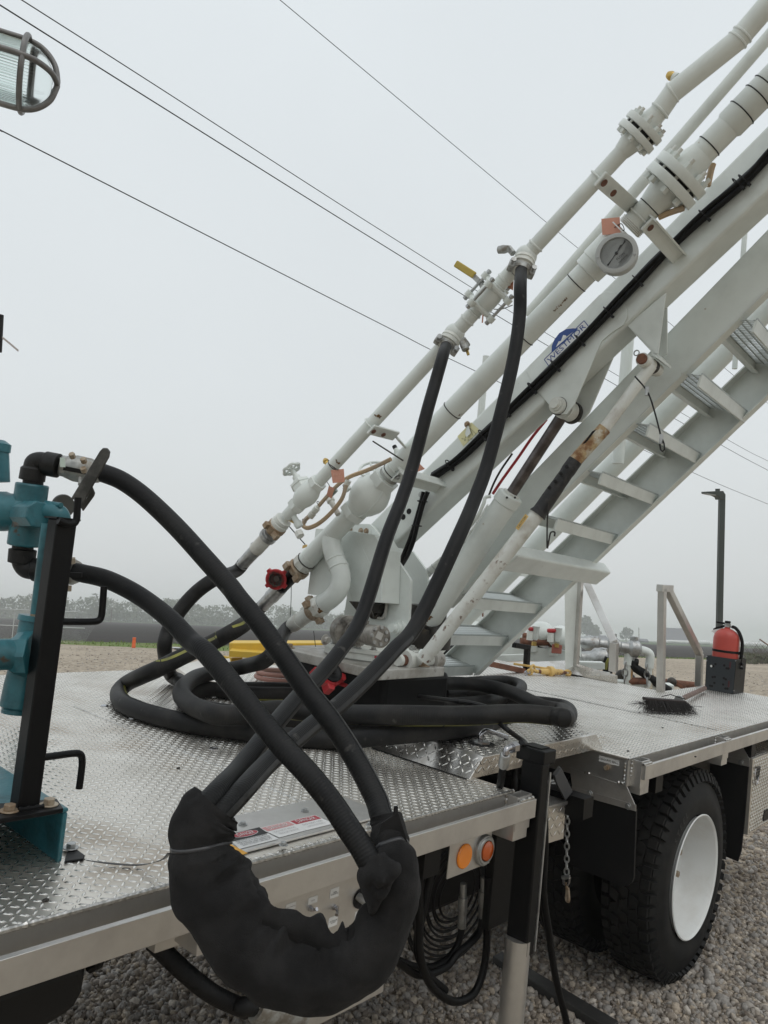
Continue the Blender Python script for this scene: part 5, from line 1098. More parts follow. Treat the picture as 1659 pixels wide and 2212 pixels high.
# ---------------------------------------------------------------- hoses
def hose(lab, pts, r, n=7, m=hosem, grp=None, stripes=(), name='hose', sm=None, nseg=16):
    path = spline(pts, n); o = tag(MB().tube(path, r if not callable(r) else [r(i/(len(path)-1)) for i in range(len(path))], nseg).build(name, m), lab, 'hose', grp)
    for (f0,f1,dirv,w_) in stripes:                               # printed stripe, or painted highlight where sm is given, just proud of the rubber
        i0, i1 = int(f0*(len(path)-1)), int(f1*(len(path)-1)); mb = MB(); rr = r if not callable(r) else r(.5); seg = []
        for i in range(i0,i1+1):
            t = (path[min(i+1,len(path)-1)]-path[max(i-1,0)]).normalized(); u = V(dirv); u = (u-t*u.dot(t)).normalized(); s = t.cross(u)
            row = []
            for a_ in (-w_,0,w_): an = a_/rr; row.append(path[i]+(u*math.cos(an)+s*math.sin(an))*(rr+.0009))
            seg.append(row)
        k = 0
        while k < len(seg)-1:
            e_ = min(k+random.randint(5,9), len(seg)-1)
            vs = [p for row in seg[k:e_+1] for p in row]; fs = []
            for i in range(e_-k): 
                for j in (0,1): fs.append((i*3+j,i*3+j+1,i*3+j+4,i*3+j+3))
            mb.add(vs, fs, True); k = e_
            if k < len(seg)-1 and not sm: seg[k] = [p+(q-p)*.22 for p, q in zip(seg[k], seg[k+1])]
        mb.build('sheen_strip' if sm else 'stripe', sm or stripe, o)
    return o
def pd(*q): return [oD(d,k,x,y) for k,x,y,d in q]
HA = pd(('a',600,250,1.86),('a',680,272,1.86),('a',800,322,1.86),('a',950,430,1.85),('a',1150,620,1.82),('a',1350,840,1.78),('a',1500,1010,1.75),('e',400,262,1.73),('e',540,432,1.70),('e',690,640,1.67),('e',850,872,1.64),('e',1000,1062,1.61),('e',1150,1295,1.58),('e',1290,1560,1.53),('g',1330,300,1.50),('g',1400,450,1.47),('g',1450,600,1.45))
HBp = pd(('a',480,912,1.82),('a',540,925,1.82),('a',700,965,1.81),('a',900,1065,1.78),('a',1100,1215,1.72),('a',1250,1370,1.66),('e',190,620,1.60),('e',420,900,1.53),('e',560,1080,1.50),('e',700,1245,1.47),('e',850,1405,1.44),('e',1000,1590,1.42),('g',1110,375,1.40),('g',1195,500,1.385),('g',1245,590,1.375),('g',1290,670,1.37))
hose('black hose from the upper teal manifold coupling down to the felt sleeve', HA, .0225, grp='black transfer hoses', sm=sheenstrip, stripes=[(.55,.97,(.45,-.75,.5),.0050)])
hose('black hose from the lower manifold coupling, passing behind the post to the sleeve', HBp, .0215, grp='black transfer hoses', sm=sheenstrip, stripes=[(.5,.95,(.75,.1,.9),.0045)])
E1p, E2p = E1, E2
def dd1(f): return .0245-(.0245-.0225)*f
HP = [E1+(T1-E1)*.15]+pd(('o',505,1040,3.08),('o',440,1270,3.02),('o',375,1500,2.95),('q',470,890,2.9),('q',370,1190,2.8),('q',250,1500,2.68),('e',1200,380,2.52),('e',1060,600,2.38),('e',930,760,2.25),('e',800,890,2.1),('e',690,1015,1.98),('e',550,1185,1.84),('e',400,1375,1.70),('cc',910,0,1.56),('cc',740,180,1.50),('cc',560,390,1.465),('cc',470,560,1.45))
HQ = [E2+(T2-E2)*.15]+pd(('o',1138,470,2.93),('o',1133,700,2.9),('o',1090,1020,2.85),('o',1010,1380,2.8),('q',1080,870,2.74),('q',980,1150,2.66),('q',840,1480,2.52),('e',1570,410,2.38),('e',1410,600,2.24),('e',1210,810,2.1),('e',1030,975,1.98),('e',890,1080,1.9),('e',740,1205,1.8),('e',580,1345,1.7),('cc',1200,20,1.57),('cc',1060,170,1.53),('cc',900,340,1.49),('cc',740,540,1.46),('cc',640,700,1.445))
hose('black hose from the lower boom tee curving down to the felt sleeve', HP, dd1, grp='black transfer hoses', sm=sheenstrip, stripes=[(.03,.97,(.25,-.85,-.1),.0060)])
hose('long black hose from the upper boom tee, right of its twin, down to the sleeve', HQ, dd1, grp='black transfer hoses', sm=sheenstrip, stripes=[(.03,.45,(.6,-.7,-.1),.0060),(.45,.97,(.1,-.8,.2),.0060)])
# hoses coiled round the turntable
R1 = .0365; z1, z2 = R1+.001, R1*3+.003
def pz(z, *qs):
    out = []
    for q in qs:
        p = oZ(z,*q)
        if 2.36 < p.x < 3.28 and 1.50 < p.y < 2.2: p = oZ(z+.074,*q)      # lies on the raised hatch
        out.append(p)
    return out
up1 = lambda k,x,y,d: oD(d,k,x,y)
HC = [THINEND+td*.02, THINEND-td*.05]+[up1('a',1400,965,3.62),up1('a',1270,1060,3.6),up1('a',1160,1190,3.58),up1('a',1095,1310,3.56),up1('a',1075,1430,3.56)]+pz(z1+.02,('a',1110,1580))+pz(z1,('b',1170,130),('e',60,760+60))+pz(z1,('D',520,1497),('D',660,1500),('D',800,1508),('D',930,1520),('D',1040,1516),('D',1110,1500),('D',1126,1480),('D',1085,1470),('D',1010,1474),('D',940,1482),('D',880,1486))
hose('hose from the thin boom pipe looping to the innermost coil on the deck', HC, .0335, 8, hosem2, 'dusty hoses coiled on the deck', [(.5,.68,(0,-.7,-.6),.005)])
HD = [MAINEND+md*.02, MAINEND-md*.06]+[up1('e',430,430,3.5),up1('e',250,535,3.42),up1('a',1250,1440,3.32)]+[up1('a',1050,1540,3.25)]+pz(z1+.10,('b',930,100))+pz(z1+.03,('b',830,150))+pz(z1,('b',775,210),('b',800,275),('b',900,325),('b',1080,378),('b',1300,425),('b',1560,460),('D',600,1590),('D',720,1598),('D',860,1586),('D',1000,1573),('D',1130,1559),('D',1205,1560),('D',1232,1545),('D',1215,1525),('D',1130,1514),('D',1050,1500),('D',960,1491),('D',890,1493))
hose('yellow striped hose from the main boom pipe forming the outermost coil', HD, R1, 8, hosem2, 'dusty hoses coiled on the deck', [(.05,.40,(.35,-.55,.75),.0062)])
HE = [ELE-ed*.02, ELE+ed*.05]+[up1('e',600,640,3.55)]+pz(z2+.05,('e',450,700))+pz(z2,('e',250,740),('e',120,775),('e',30,850),('e',45,920),('e',150,985),('e',330,1025),('D',600,1533),('D',700,1541),('D',860,1545),('D',1000,1546),('D',1120,1541),('D',1190,1546),('D',1222,1550),('D',1215,1535),('D',1170,1526),('D',1105,1496),('D',1050,1482),('D',980,1476),('D',900,1480))
hose('hose from the branch elbow union stacked on top of the deck coil', HE, R1, 8, hosem2, 'dusty hoses coiled on the deck', [(.45,.7,(0,-.5,-.8),.0045)])
HF = pz(z1+.0,('D',640,1490),('D',560,1488),('D',455,1490),('D',405,1500),('D',400,1515),('D',440,1530),('D',560,1548),('D',700,1562),('D',860,1568),('D',1000,1560),('D',1110,1548),('D',1160,1530),('D',1130,1508),('D',1060,1492),('D',960,1498))
hose('under layer of coiled hose between the inner and outer loops', HF, R1-.002, 8, hosem2, 'dusty hoses coiled on the deck')
cq = [oD(3.5,'u',330,885)]+[oZ(.11,'u',500,950)]+pz(.10,('u',700,1065),('u',870,1160),('u',1150,1260),('u',1500,1350))+pz(.13,('h',250,900),('h',450,925),('h',600,945),('h',720,985))+pz(.075,('h',760,1060))+pz(.085,('h',830,1120))+[oZ(.082,'h',940,1200),oY(1.40,'y',420,60),oY(1.46,'y',470,110)]
tag(MB().tube(spline(cq,6), .0095, 8).build('cable', blackm), 'thin black cable lying over the coiled hoses towards the outrigger', 'cable')
# pink hose coil on the deck
m = MB(); c = oZ(.02,'e',690,790)
P = [c+V((math.cos(t)*(.16-.008*t/6),math.sin(t)*(.15-.008*t/6),.0+.004*t)) for t in np.linspace(0,13,60)]
tag(m.tube(P, .0125, 8).build('hose', pinkh), 'small faded red hose coiled flat behind the crossing black hoses', 'hose')
# ---------------------------------------------------------------- felt sleeve round the hose bight
sc_ = [('D',468,1738,1.475,60),('D',447,1766,1.465,68),('D',434,1806,1.45,72),('D',438,1857,1.44,73),('D',456,1910,1.43,78),('D',487,1968,1.42,85),('D',528,2028,1.41,84),('D',583,2073,1.40,83),('D',645,2095,1.39,80),('D',709,2101,1.385,72),('D',774,2074,1.38,66),('D',819,2024,1.38,60),('D',846,1962,1.385,52),('D',856,1903,1.39,54),('D',850,1855,1.40,48),('D',842,1820,1.42,44),('D',838,1785,1.44,36),('D',834,1760,1.45,32)]
CL = [oD(d,k,x,y) for k,x,y,d,r in sc_]; RD = [r*d/F for k,x,y,d,r in sc_]
path = spline(CL,10); rads = []
for i in range(len(sc_)-1):
    for j in range(10): rads.append(RD[i]+(RD[i+1]-RD[i])*j/10)
rads.append(RD[-1])
mb = MB(); NS = 56; ctr = sum(path,V((0,0,0)))/len(path); rows = []; u = None
for i, p in enumerate(path):
    t = (path[min(i+1,len(path)-1)]-path[max(i-1,0)]).normalized(); inn = (ctr-p); inn = (inn-t*inn.dot(t)).normalized(); s = t.cross(inn); row = []
    f = i/(len(path)-1)
    tie = min(abs(i-24),abs(i-146))
    for j in range(NS):
        a = 2*math.pi*j/NS; dv = inn*math.cos(a)+s*math.sin(a); innw = max(0,math.cos(a))
        r = rads[i]
        q = p*9+dv*.55
        wr = noise.noise(q*1.0)*.13+noise.noise(q*2.2)*.10+noise.noise(p*40+dv*2.2)*.055+.05*abs(noise.noise(p*22+dv*3))
        wr += innw**1.3*(.26*noise.noise(V((i*.16,math.sin(a)*1.5,3)))+.10*noise.noise(V((i*.45,math.sin(a)*2.5,9))))          # folds bunch up on the inside of the bend
        # loose open edge along the inner seam
        if .28 < f < .86: wr += .15*max(0,1-((a if a < math.pi else a-2*math.pi)-.42)**2/.05)*(.55+.9*noise.noise(V((i*.17,1.3,7))))-.12*max(0,1-((a if a < math.pi else a-2*math.pi)-.02)**2/.035)
        if tie < 5: wr -= (.10 if i < 80 else .16)*(1-tie/5)
        row.append(p+dv*r*(1+wr))
    rows.append(row)
vs = [q for r in rows for q in r]; fs = []
for i in range(len(rows)-1):
    for j in range(NS): fs.append((i*NS+j, i*NS+(j+1)%NS, (i+1)*NS+(j+1)%NS, (i+1)*NS+j))
n0 = len(vs)
for e_, ri, pt in ((0,0,path[0]-(path[1]-path[0])*-2),(1,len(rows)-1,path[-1])):
    base_i = len(vs); vs += [p+(pt-p)*.5-(path[1]-path[0]).normalized()*(-.006 if e_ == 0 else 0) for p in rows[ri]]
    for j in range(NS): fs.append((ri*NS+j, ri*NS+(j+1)%NS, base_i+(j+1)%NS, base_i+j))
mb.add(vs, fs, True); sleeve = tag(mb.build('felt_sleeve', fabric, ang=75), 'torn black felt sleeve wrapped round the hanging bight of hoses', 'sleeve')
sm = sleeve.modifiers.new('subdivision','SUBSURF'); sm.levels = sm.render_levels = 1
# loose flap bunched at the right
fp = [('g',1200,640,1.36),('g',1310,560,1.345),('g',1400,590,1.34),('g',1450,640,1.34),('g',1400,720,1.345),('g',1330,860,1.35),('g',1270,930,1.355),('g',1235,850,1.36),('g',1185,730,1.36)]
cf = sum(pd(*fp),V((0,0,0)))/len(fp); vs, fs = [], []; n = 44; ro = spline(pd(*fp),5,True); n = len(ro)
for k_ in range(9):
    f = k_/8
    for q in ro: 
        p = cf+(q-cf)*(1-f*.98); nn = noise.noise(p*42)*.016+noise.noise(p*90)*.006; vs.append(p-cdir(0,0,1)*(.030*math.sin(min(1,f*1.8)*math.pi/2)+nn)+cdir(0,0,1)*.006)
for k_ in range(8):
    for j in range(n): fs.append((k_*n+j,k_*n+(j+1)%n,(k_+1)*n+(j+1)%n,(k_+1)*n+j))
fl_ = MB().add(vs,fs,True).build('fold', fabric, sleeve, ang=75); sl2 = fl_.modifiers.new('solid','SOLIDIFY'); sl2.thickness = .004
MB().prism([oD(1.40,'g',*q) for q in ((1405,300),(1412,240),(1438,237),(1440,280),(1500,470),(1420,470),(1310,420),(1330,350))], cdir(0,0,1)*.004).build('torn_edge', fabric, sleeve)
# open upper lip of the torn seam
m = MB(); lip = [('g',470,905,1.375),('g',600,955,1.37),('g',760,1005,1.365),('g',900,1075,1.36),('g',1000,1115,1.358),('g',1070,1150,1.356),('g',1110,1120,1.357),('g',1130,1085,1.358),('g',1225,1065,1.36),('g',1250,1010,1.365)]
li = spline(pd(*lip),6); back = [p+cdir(.0,-.35,.9)*(.030+.012*math.sin(i*.7))+cdir(0,-1,0)*.012*math.sin(i*.45) for i,p in enumerate(li)]; mid_ = [(a+b)/2-cdir(0,1,0)*.012 for a,b in zip(li,back)]
dn_ = [p+cdir(0,1,-.05)*.03 for p in li]
nL = len(li); m.add(dn_+li+mid_+back, [(r_*nL+i,r_*nL+i+1,(r_+1)*nL+i+1,(r_+1)*nL+i) for r_ in range(3) for i in range(nL-1)], True)
so_ = m.build('torn_edge', fabric, sleeve, ang=80).modifiers.new('solid','SOLIDIFY'); so_.thickness = .003
# cable ties
def tie(i, lab, tail=None):
    p = path[i]; t = (path[i+1]-path[i-1]).normalized(); P = [p+(q-p)*1.012 for q in rows[i]]; m = MB()
    w_ = .0035
    vs = [q+t*s_*w_+(q-p).normalized()*.0012 for s_ in (-1,1) for q in P]; n = len(P); m.add(vs, [(j,(j+1)%n,n+(j+1)%n,n+j) for j in range(n)], True)
    o = m.build('cable_tie', mat('tie '+str(i),(.045,.045,.048),.35)); mo_ = o.modifiers.new('solid','SOLIDIFY'); mo_.thickness = .0016
    tag(o, lab, 'cable tie', 'cable ties on the felt sleeve'); return o
t1 = tie(24, 'black cable tie with a long tail round the left leg of the felt sleeve')
tl_ = [oZ(.075,'c',1105,540),oZ(.045,'c',1060,583),oZ(.016,'c',960,612),oZ(.008,'c',850,618),oZ(.010,'c',700,606),oZ(.014,'c',565,588)]
P = spline(tl_,6); m = MB(); vs = []
for i, p in enumerate(P): t = (P[min(i+1,len(P)-1)]-P[max(i-1,0)]).normalized(); s = t.cross(EZ).normalized(); w_ = .0036*(1 if i < len(P)-6 else (len(P)-i)/7); vs += [p-s*w_, p+s*w_]
m.add(vs, [(2*i,2*i+1,2*i+3,2*i+2) for i in range(len(P)-1)], True); o = m.build('tail', t1.data.materials[0], t1); o.modifiers.new('solid','SOLIDIFY').thickness = .0014
t2 = tie(146, 'black cable tie round the narrow right leg of the felt sleeve')
# ---------------------------------------------------------------- left: skid frame, pipe stand, manifold
sk = thing('pump_skid', 'teal steel channel of the pump skid bolted to the front deck', 'skid', V((.7,1.65,0)))
zc = .118; y0 = oZ(.0,'c',412,590).y
m = MB(); m.span(-.4,.872,y0-.012,y0+.36,zc-.010,zc); m.span(.861,.872,y0-.010,y0+.36,.0,zc-.010); m.build('skid_channel', teal, sk, bev=.008, seg=3)
MB().span(-.4,.85,y0+.36,y0+.372,.0,zc).build('skid_web', teal, sk)
MB().prism([oZ(.006,'c',*q) for q in ((445,500),(470,490),(555,555),(548,578),(420,596))], V((0,0,-.0055))).build('skid_foot', black, sk, bev=.002)
bolt(oZ(.007,'c',462,510), EZ, .011, .009, sk, steel)
stand = thing('pipe_stand', 'black square post with three hose hooks bolted on the teal skid', 'post', V((.77,1.66,zc)))
yp = 1.655
zt_ = zc+.0005; fp_ = [oZ(zt_+.009,'b',*q) for q in ((420,962),(395,905),(255,915),(-40,955),(10,1032))]
MB().prism([V((.70,1.60,zt_)),V((.845,1.60,zt_)),V((.862,1.668,zt_)),V((.72,1.70,zt_)),V((.60,1.69,zt_))], EZ*.010).build('base_plate', black, stand, bev=.002)
pb, pt = oY(yp,'b',155,985), oY(yp,'a',398,572); pb.z = zt_+.010
xl, xr = oY(yp,'b',78,985).x, oY(yp,'b',236,975).x
MB().bar(pb, V((pb.x+.002,pb.y,pt.z)), xr-xl-.006, xr-xl-.006, EY).build('post', black, stand, bev=.004)
MB().span(pb.x-(xr-xl)/2,pb.x+(xr-xl)/2+.002,yp-.03,yp+.028,pt.z,pt.z+.004).build('post_cap', black, stand)
bead([V((xl,yp-.03,zt_+.012)),V((xr,yp-.03,zt_+.012))], .006, 10, .2, 'weld_bead', stand).data.materials[0] = black
for q in ((318,945),(60,985)): bolt(oZ(zt_+.010,'b',*q), EZ, .0125, .0115, stand, bronze)
def hook(pts, dy, d_=None): return MB().tube(spline([oY(yp-dy,k,x,y) for k,x,y in pts],7), .0078, 12).build('hook', black, stand)
hook((('t',700,655),('t',900,658),('t',1190,658),('t',1290,640),('t',1325,580),('t',1340,450),('t',1358,195)), .015)
hook((('b',230,640),('b',350,625),('b',480,608),('b',525,615),('b',537,660),('b',530,740),('b',517,838)), .015)
hook((('a',380,580),('a',430,598),('a',480,600),('a',500,570),('a',505,500),('a',510,430)), .035)
mani = thing('valve_manifold', 'teal pipe cross with black iron elbows and hose couplings at the left edge', 'manifold', V((.66,1.75,zc)))
DM = 1.83
M_ = lambda x,y,d=DM,k='a': oD(d,k,x,y)
right_, up2 = cdir(1,0,0), EZ
def pipe(p, q, r, m=teal, name='pipe', n=24): return MB().cyl(p, q, r, n).build(name, m, mani)
def px2m(z_, d=DM): return z_*.33069*d/F
# cross body
cc_ = M_(180,540); rb = px2m(100)
MB().cyl(M_(212,340), M_(155,745), px2m(103), 28).build('cross_body', teal, mani, bev=.004)
MB().ball(M_(190,530), px2m(128), 24, 14).build('cross_body', teal, mani)
MB().lathe(M_(40,520), (M_(0,520)-M_(40,520)), [(-.05,.04),(-.01,px2m(118)),(.0,px2m(130)),(.025,px2m(130)),(.03,px2m(100)),(.2,px2m(100))], 28).build('cross_socket', teal, mani)
MB().hexa(M_(170,540)-cdir(0,0,1)*.02, (right_*.8+cdir(0,0,-1)*.6), px2m(88), .075, 8, .3).build('hex_collar', teal, mani, bev=.003)
MB().tube(spline([M_(220,545,1.80),M_(300,520,1.79),M_(380,530,1.785),M_(405,580,1.785),M_(400,640,1.79)],5), px2m(56), 20).build('elbow', teal, mani)
p = oY(yp+.03,'a',300,700); 
MB().cyl(oY(yp+.06,'a',312,600), oY(yp+.06,'a',240,1190), .0135, 16).build('riser', teal, mani)
MB().lathe(oY(yp+.06,'a',236,1192)-EZ*.012, EZ, [(0,.012),(.014,.012)], 14).build('thread', bronze, mani)
# lower tee
a, b = oY(yp+.075,'t',470,580), oY(yp+.075,'t',300,1390); d = (b-a).normalized()
MB().lathe(a, d, [(0,.036),(.012,.037),(.013,.032),(.09,.032),(.15,.036),(.20,.036),(.205,.03),(.215,.03)], 20).build('tee', teal, mani)
MB().lathe(oY(yp+.05,'t',320,1080), cdir(-1,-.02,0), [(-.02,.05),(.0,.050),(.018,.046),(.022,.036),(.03,.036)], 8, False).build('hex_collar', teal, mani, bev=.003)
MB().cyl(oY(yp+.05,'t',230,1080), oY(yp+.05,'t',-500,1095), .0335, 24).build('pipe', teal, mani); MB().cyl(oY(yp+.05,'t',225,1080), oY(yp+.05,'t',195,1080), .035, 20).build('thread', bronze, mani)
MB().cyl(b+d*-.005, oZ(zc,'t',360,1560)+EZ*0, .033, 16).build('pipe', teal, mani)
# black elbows and couplings
MB().tube(spline([M_(215,345),M_(220,270),M_(225,210),M_(260,195),M_(310,205),M_(340,212)],6), px2m(64), 24).build('elbow', iron, mani)
d_ = (M_(212,330)-M_(225,250)).normalized(); MB().lathe(M_(222,230), d_, [(0,px2m(66)),(.005,px2m(80)),(px2m(88),px2m(81)),(px2m(92),px2m(60))], 26).build('elbow_socket', iron, mani); 
dr_ = (M_(380,222)-M_(290,205)).normalized(); MB().lathe(M_(288,205), dr_, [(0,px2m(66)),(.004,px2m(80)),(px2m(96),px2m(80)),(px2m(100),px2m(56))], 26).build('elbow_socket', iron, mani)
dcp = (M_(640,265,1.86)-M_(400,218)).normalized(); p = M_(385,218)
cp_ = MB().lathe(p, dcp, [(0,px2m(55)),(.004,px2m(68)),(px2m(40),px2m(70)),(px2m(42),px2m(72))], 8, False).build('coupling', castm, mani, bev=.002)
MB().lathe(p+dcp*px2m(40), dcp, [(0,px2m(72)),(px2m(60),px2m(88)),(px2m(150),px2m(86)),(px2m(220),px2m(64)),(px2m(235),px2m(50))], 26).build('clamp_shell', castm, mani)
MB().bar(p+dcp*px2m(60)-cdir(0,0,1)*px2m(84)+cdir(0,1,0)*.004, p+dcp*px2m(210)-cdir(0,0,1)*px2m(70)+cdir(0,1,0)*.004, .010, .012, cdir(0,0,1)).build('clamp_gap', slotm, mani)
for q in ((470,152),(545,183),(545,245)): MB().hexa(M_(q[0],q[1],1.80)+cdir(0,.7,.7)*.008, -cdir(.0,.7,.7), .007, .012).build('clamp_bolt', bronze, mani)
q = [M_(392,168,1.782),M_(425,172,1.782),M_(428,232,1.78),M_(392,230,1.78)]; quad(q, 'paper_tag', mat('pale green label',(.5,.58,.52),.6), mani, .0006)
# operating lever
lv = [M_(505,440,1.72),M_(455,445,1.72),M_(650,125,1.72),M_(670,105,1.72),M_(700,105,1.72),M_(718,130,1.72),M_(712,165,1.72),M_(540,470,1.72)]
MB().prism([lv[1],lv[2],lv[3],lv[4],lv[5],lv[6],lv[7],lv[0]], cdir(0,0,1)*.006).build('lever', mat('dark galvanised lever',(.05,.05,.048),.4,.6,(.12,.12,.115),20,.4,.65,.3,90), mani, bev=.0025)
MB().prism([M_(540,520,1.75),M_(612,420,1.75),M_(618,400,1.75),M_(600,355,1.75),M_(560,440,1.75),M_(500,450,1.75)], cdir(0,0,1)*.006).build('lever_plate', mat('lever plate',(.06,.058,.05),.5,.4), mani, bev=.002)
MB().lathe(M_(410,485,1.90), (right_*.75-cdir(0,0,1)*.7), [(0,px2m(80)),(.004,px2m(80)),(.008,px2m(74))], 30).build('disc', mat('grey lever disc',(.09,.09,.082),.45,.3), mani)
MB().cyl(M_(300,465,1.80), M_(400,480,1.77), px2m(16), 12).build('spindle', teal, mani); MB().cyl(M_(522,300,1.80), M_(520,345,1.76), px2m(10), 10).build('lever_pin', castm, mani)
# lower black elbow and coupling
MB().tube(spline([M_(150,745),M_(145,800),M_(148,850),M_(175,890),M_(225,900),M_(330,905)],6), px2m(66), 24).build('elbow', iron, mani)
MB().lathe(M_(150,762), (M_(140,850)-M_(150,762)).normalized(), [(0,px2m(60)),(.003,px2m(86)),(px2m(92),px2m(84)),(px2m(98),px2m(66))], 26).build('elbow_socket', iron, mani)
dl = (M_(560,920)-M_(300,905)).normalized(); MB().lathe(M_(215,900), dl, [(0,px2m(66)),(.003,px2m(76)),(px2m(90),px2m(76)),(px2m(96),px2m(58)),(px2m(240),px2m(56))], 24).build('elbow_socket', iron, mani)
MB().lathe(M_(420,912), dl, [(0,px2m(60)),(.004,px2m(84)),(px2m(60),px2m(86)),(px2m(100),px2m(66)),(px2m(118),px2m(50))], 24).build('clamp_shell', castm, mani)
MB().bar(M_(440,932,1.775), M_(535,936,1.775), .010, .010, cdir(0,0,1)).build('clamp_gap', slotm, mani)
for q in ((470,860),(445,1005)): MB().hexa(M_(q[0],q[1],1.80), cdir(0,1 if q[1] > 900 else -1,-.2), .009, .013).build('clamp_bolt', bronze, mani)
MB().cyl(M_(6,330,2.0), M_(-2,110,2.0), .022, 16).build('riser', teal, mani); MB().lathe(M_(-3,130,2.0), EZ, [(0,.026),(.02,.026),(.03,.01)], 14).build('riser_cap', teal, mani)
MB().cyl(oD(1.9,'D',-2,680), oD(1.9,'D',-6,760), .011, 10).build('riser_pipe', iron, mani)
MB().cyl(oD(1.9,'D',-18,755), oD(2.0,'a',-40,115), .009, 10).build('riser_pipe', iron, mani)
P = spline([oD(1.9,'D',-4,725),oD(1.9,'D',6,730),oD(1.9,'D',20,741),oD(1.9,'D',40,758)],5); m = MB(); vs = []
for p in P: vs += [p-cdir(.4,-1,0)*.0024, p+cdir(.4,-1,0)*.0024]
m.add(vs, [(2*i,2*i+1,2*i+3,2*i+2) for i in range(len(P)-1)]); o = m.build('cable_tie', mat('white nylon',(.55,.5,.48),.5)); o.modifiers.new('solid','SOLIDIFY').thickness = .0012; tag(o, 'tail of a white cable tie sticking out at the left edge', 'cable tie')
# ---------------------------------------------------------------- caged lamp
hc = oD(1.62,'p',268,812); ax = cdir(.92,.13,.36); lamp = thing('caged_lamp', 'caged jar lamp with ribbed glass hanging in at the upper left corner', 'lamp', hc)
gl = bpy.data.materials.new('ribbed glass'); gl.use_nodes = True; g_ = gl.node_tree; pg = g_.nodes['Principled BSDF']; pg.inputs['Transmission Weight'].default_value = 1; pg.inputs['Roughness'].default_value = .18; pg.inputs['IOR'].default_value = 1.12; pg.inputs['Base Color'].default_value = (.90,.95,.93,1)
MB().lathe(hc-ax*.16, ax, [(0,.062),(.10,.062),(.165,.061)], 40, caps=False).build('globe', gl, lamp)
MB().lathe(hc+ax*.005, ax, [(0,.061),(.02,.055),(.036,.042),(.046,.026),(.050,.0)], 40, caps=False).build('globe', gl, lamp)
gcase = mat('grey cast guard',(.16,.155,.15),.45,.4,(.24,.235,.23),20,.4,.65)
MB().ring(hc, ax, .074, .0058, 40, 8).build('guard_ring', gcase, lamp); MB().ring(hc-ax*.15, ax, .074, .0058, 40, 8).build('guard_ring', gcase, lamp)
ua = (cdir(-.05,-1,0)-ax*ax.dot(cdir(-.05,-1,0))).normalized(); wa = ax.cross(ua)
for i in range(4):
    a_ = math.pi/2*i; dv = ua*math.cos(a_)+wa*math.sin(a_)
    MB().tube(spline([hc-ax*.17+dv*.074, hc-ax*.06+dv*.0745, hc+dv*.074, hc+ax*.03+dv*.064, hc+ax*.053+dv*.04, hc+ax*.062+dv*.012, hc+ax*.063],5), .0062, 10).build('guard_bar', gcase, lamp)
mr_ = MB(); ug = ax.orthogonal().normalized(); wg = ax.cross(ug)
for i in range(72):
    e_ = (ug*math.cos(i*math.pi/36)+wg*math.sin(i*math.pi/36))*.0608; mr_.tube([hc-ax*.16+e_, hc+ax*.005+e_], .0013, 4)
mr_.build('glass_ribs', gl, lamp, kind='stuff')
MB().lathe(hc-ax*.30, ax, [(0,.03),(.01,.06),(.06,.075),(.13,.078),(.14,.07)], 30).build('housing', gcase, lamp)
cpole = [hc-ax*.30, hc-ax*.36, hc-ax*.40-EZ*.06, V(((hc-ax*.40).x,(hc-ax*.40).y,.0))]
MB().tube(spline(cpole,5), .014, 12).build('conduit', gcase, lamp)
# ---------------------------------------------------------------- tags, caps, chains and small hoses on the boom
def tagplate(lab, k, v, pts, txt=None, wire=None):
    P = [oB(v,k,*q) for q in pts]; o = MB().prism(P, VH*.0012).build('metal_tag', copper); tag(o, lab, 'tag', 'copper identification tags')
    if txt: text(txt, 'lettering', mat('pressed copper',(.62,.36,.27),.5,.2), o, sum(P,V((0,0,0)))/4, P[1]-P[0], P[0]-P[3], (P[1]-P[0]).length*.66, (P[0]-P[3]).length*.5, .0014)
    if wire: MB().tube(spline([oB(v-.004,k,*q) for q in wire],5), .0018, 6).build('wire', grease, o)
    return o
tagplate('pink copper tag standing above the round flow indicator', 'k', -.28, ((570,268),(690,257),(696,365),(577,373)), None, ((655,325),(700,300),(720,340),(700,345)))
quad([oB(-.285,'k',*q) for q in ((648,285),(720,358),(712,362),(642,292))], 'tie_strip', paper, boom)
tagplate('copper tag stamped PRV 1102 hanging below the thin pipe', 'd', -.60, ((668,583),(752,574),(758,660),(680,667)), 'PRV\n1102', ((700,580),(680,560),(660,545),(715,582)))
tagplate('small tilted copper tag behind the tan hoses', 'd', -.45, ((655,685),(690,700),(672,770),(640,745)), None, ((660,685),(640,655)))
tagplate('copper tag half hidden behind the upper hose coupling', 'o', -.53, ((1048,370),(1085,380),(1078,505),(998,462)))
tagplate('copper tag beside the lower beam bracket behind the left hose', 'q', -.02, ((492,945),(525,885),(566,925),(500,952)))
tagplate('copper tag seen edge on below the boom ball valve', 'o', -.56, ((836,600),(848,598),(832,770),(822,768)), None, ((840,600),(830,560),(900,520)))
thin('cable', 'thin steel wire looped below the boom ball valve', 'wire', (('o',850,600),('o',900,650),('o',980,658),('o',1075,625)), .0022, steel, v=-.5)
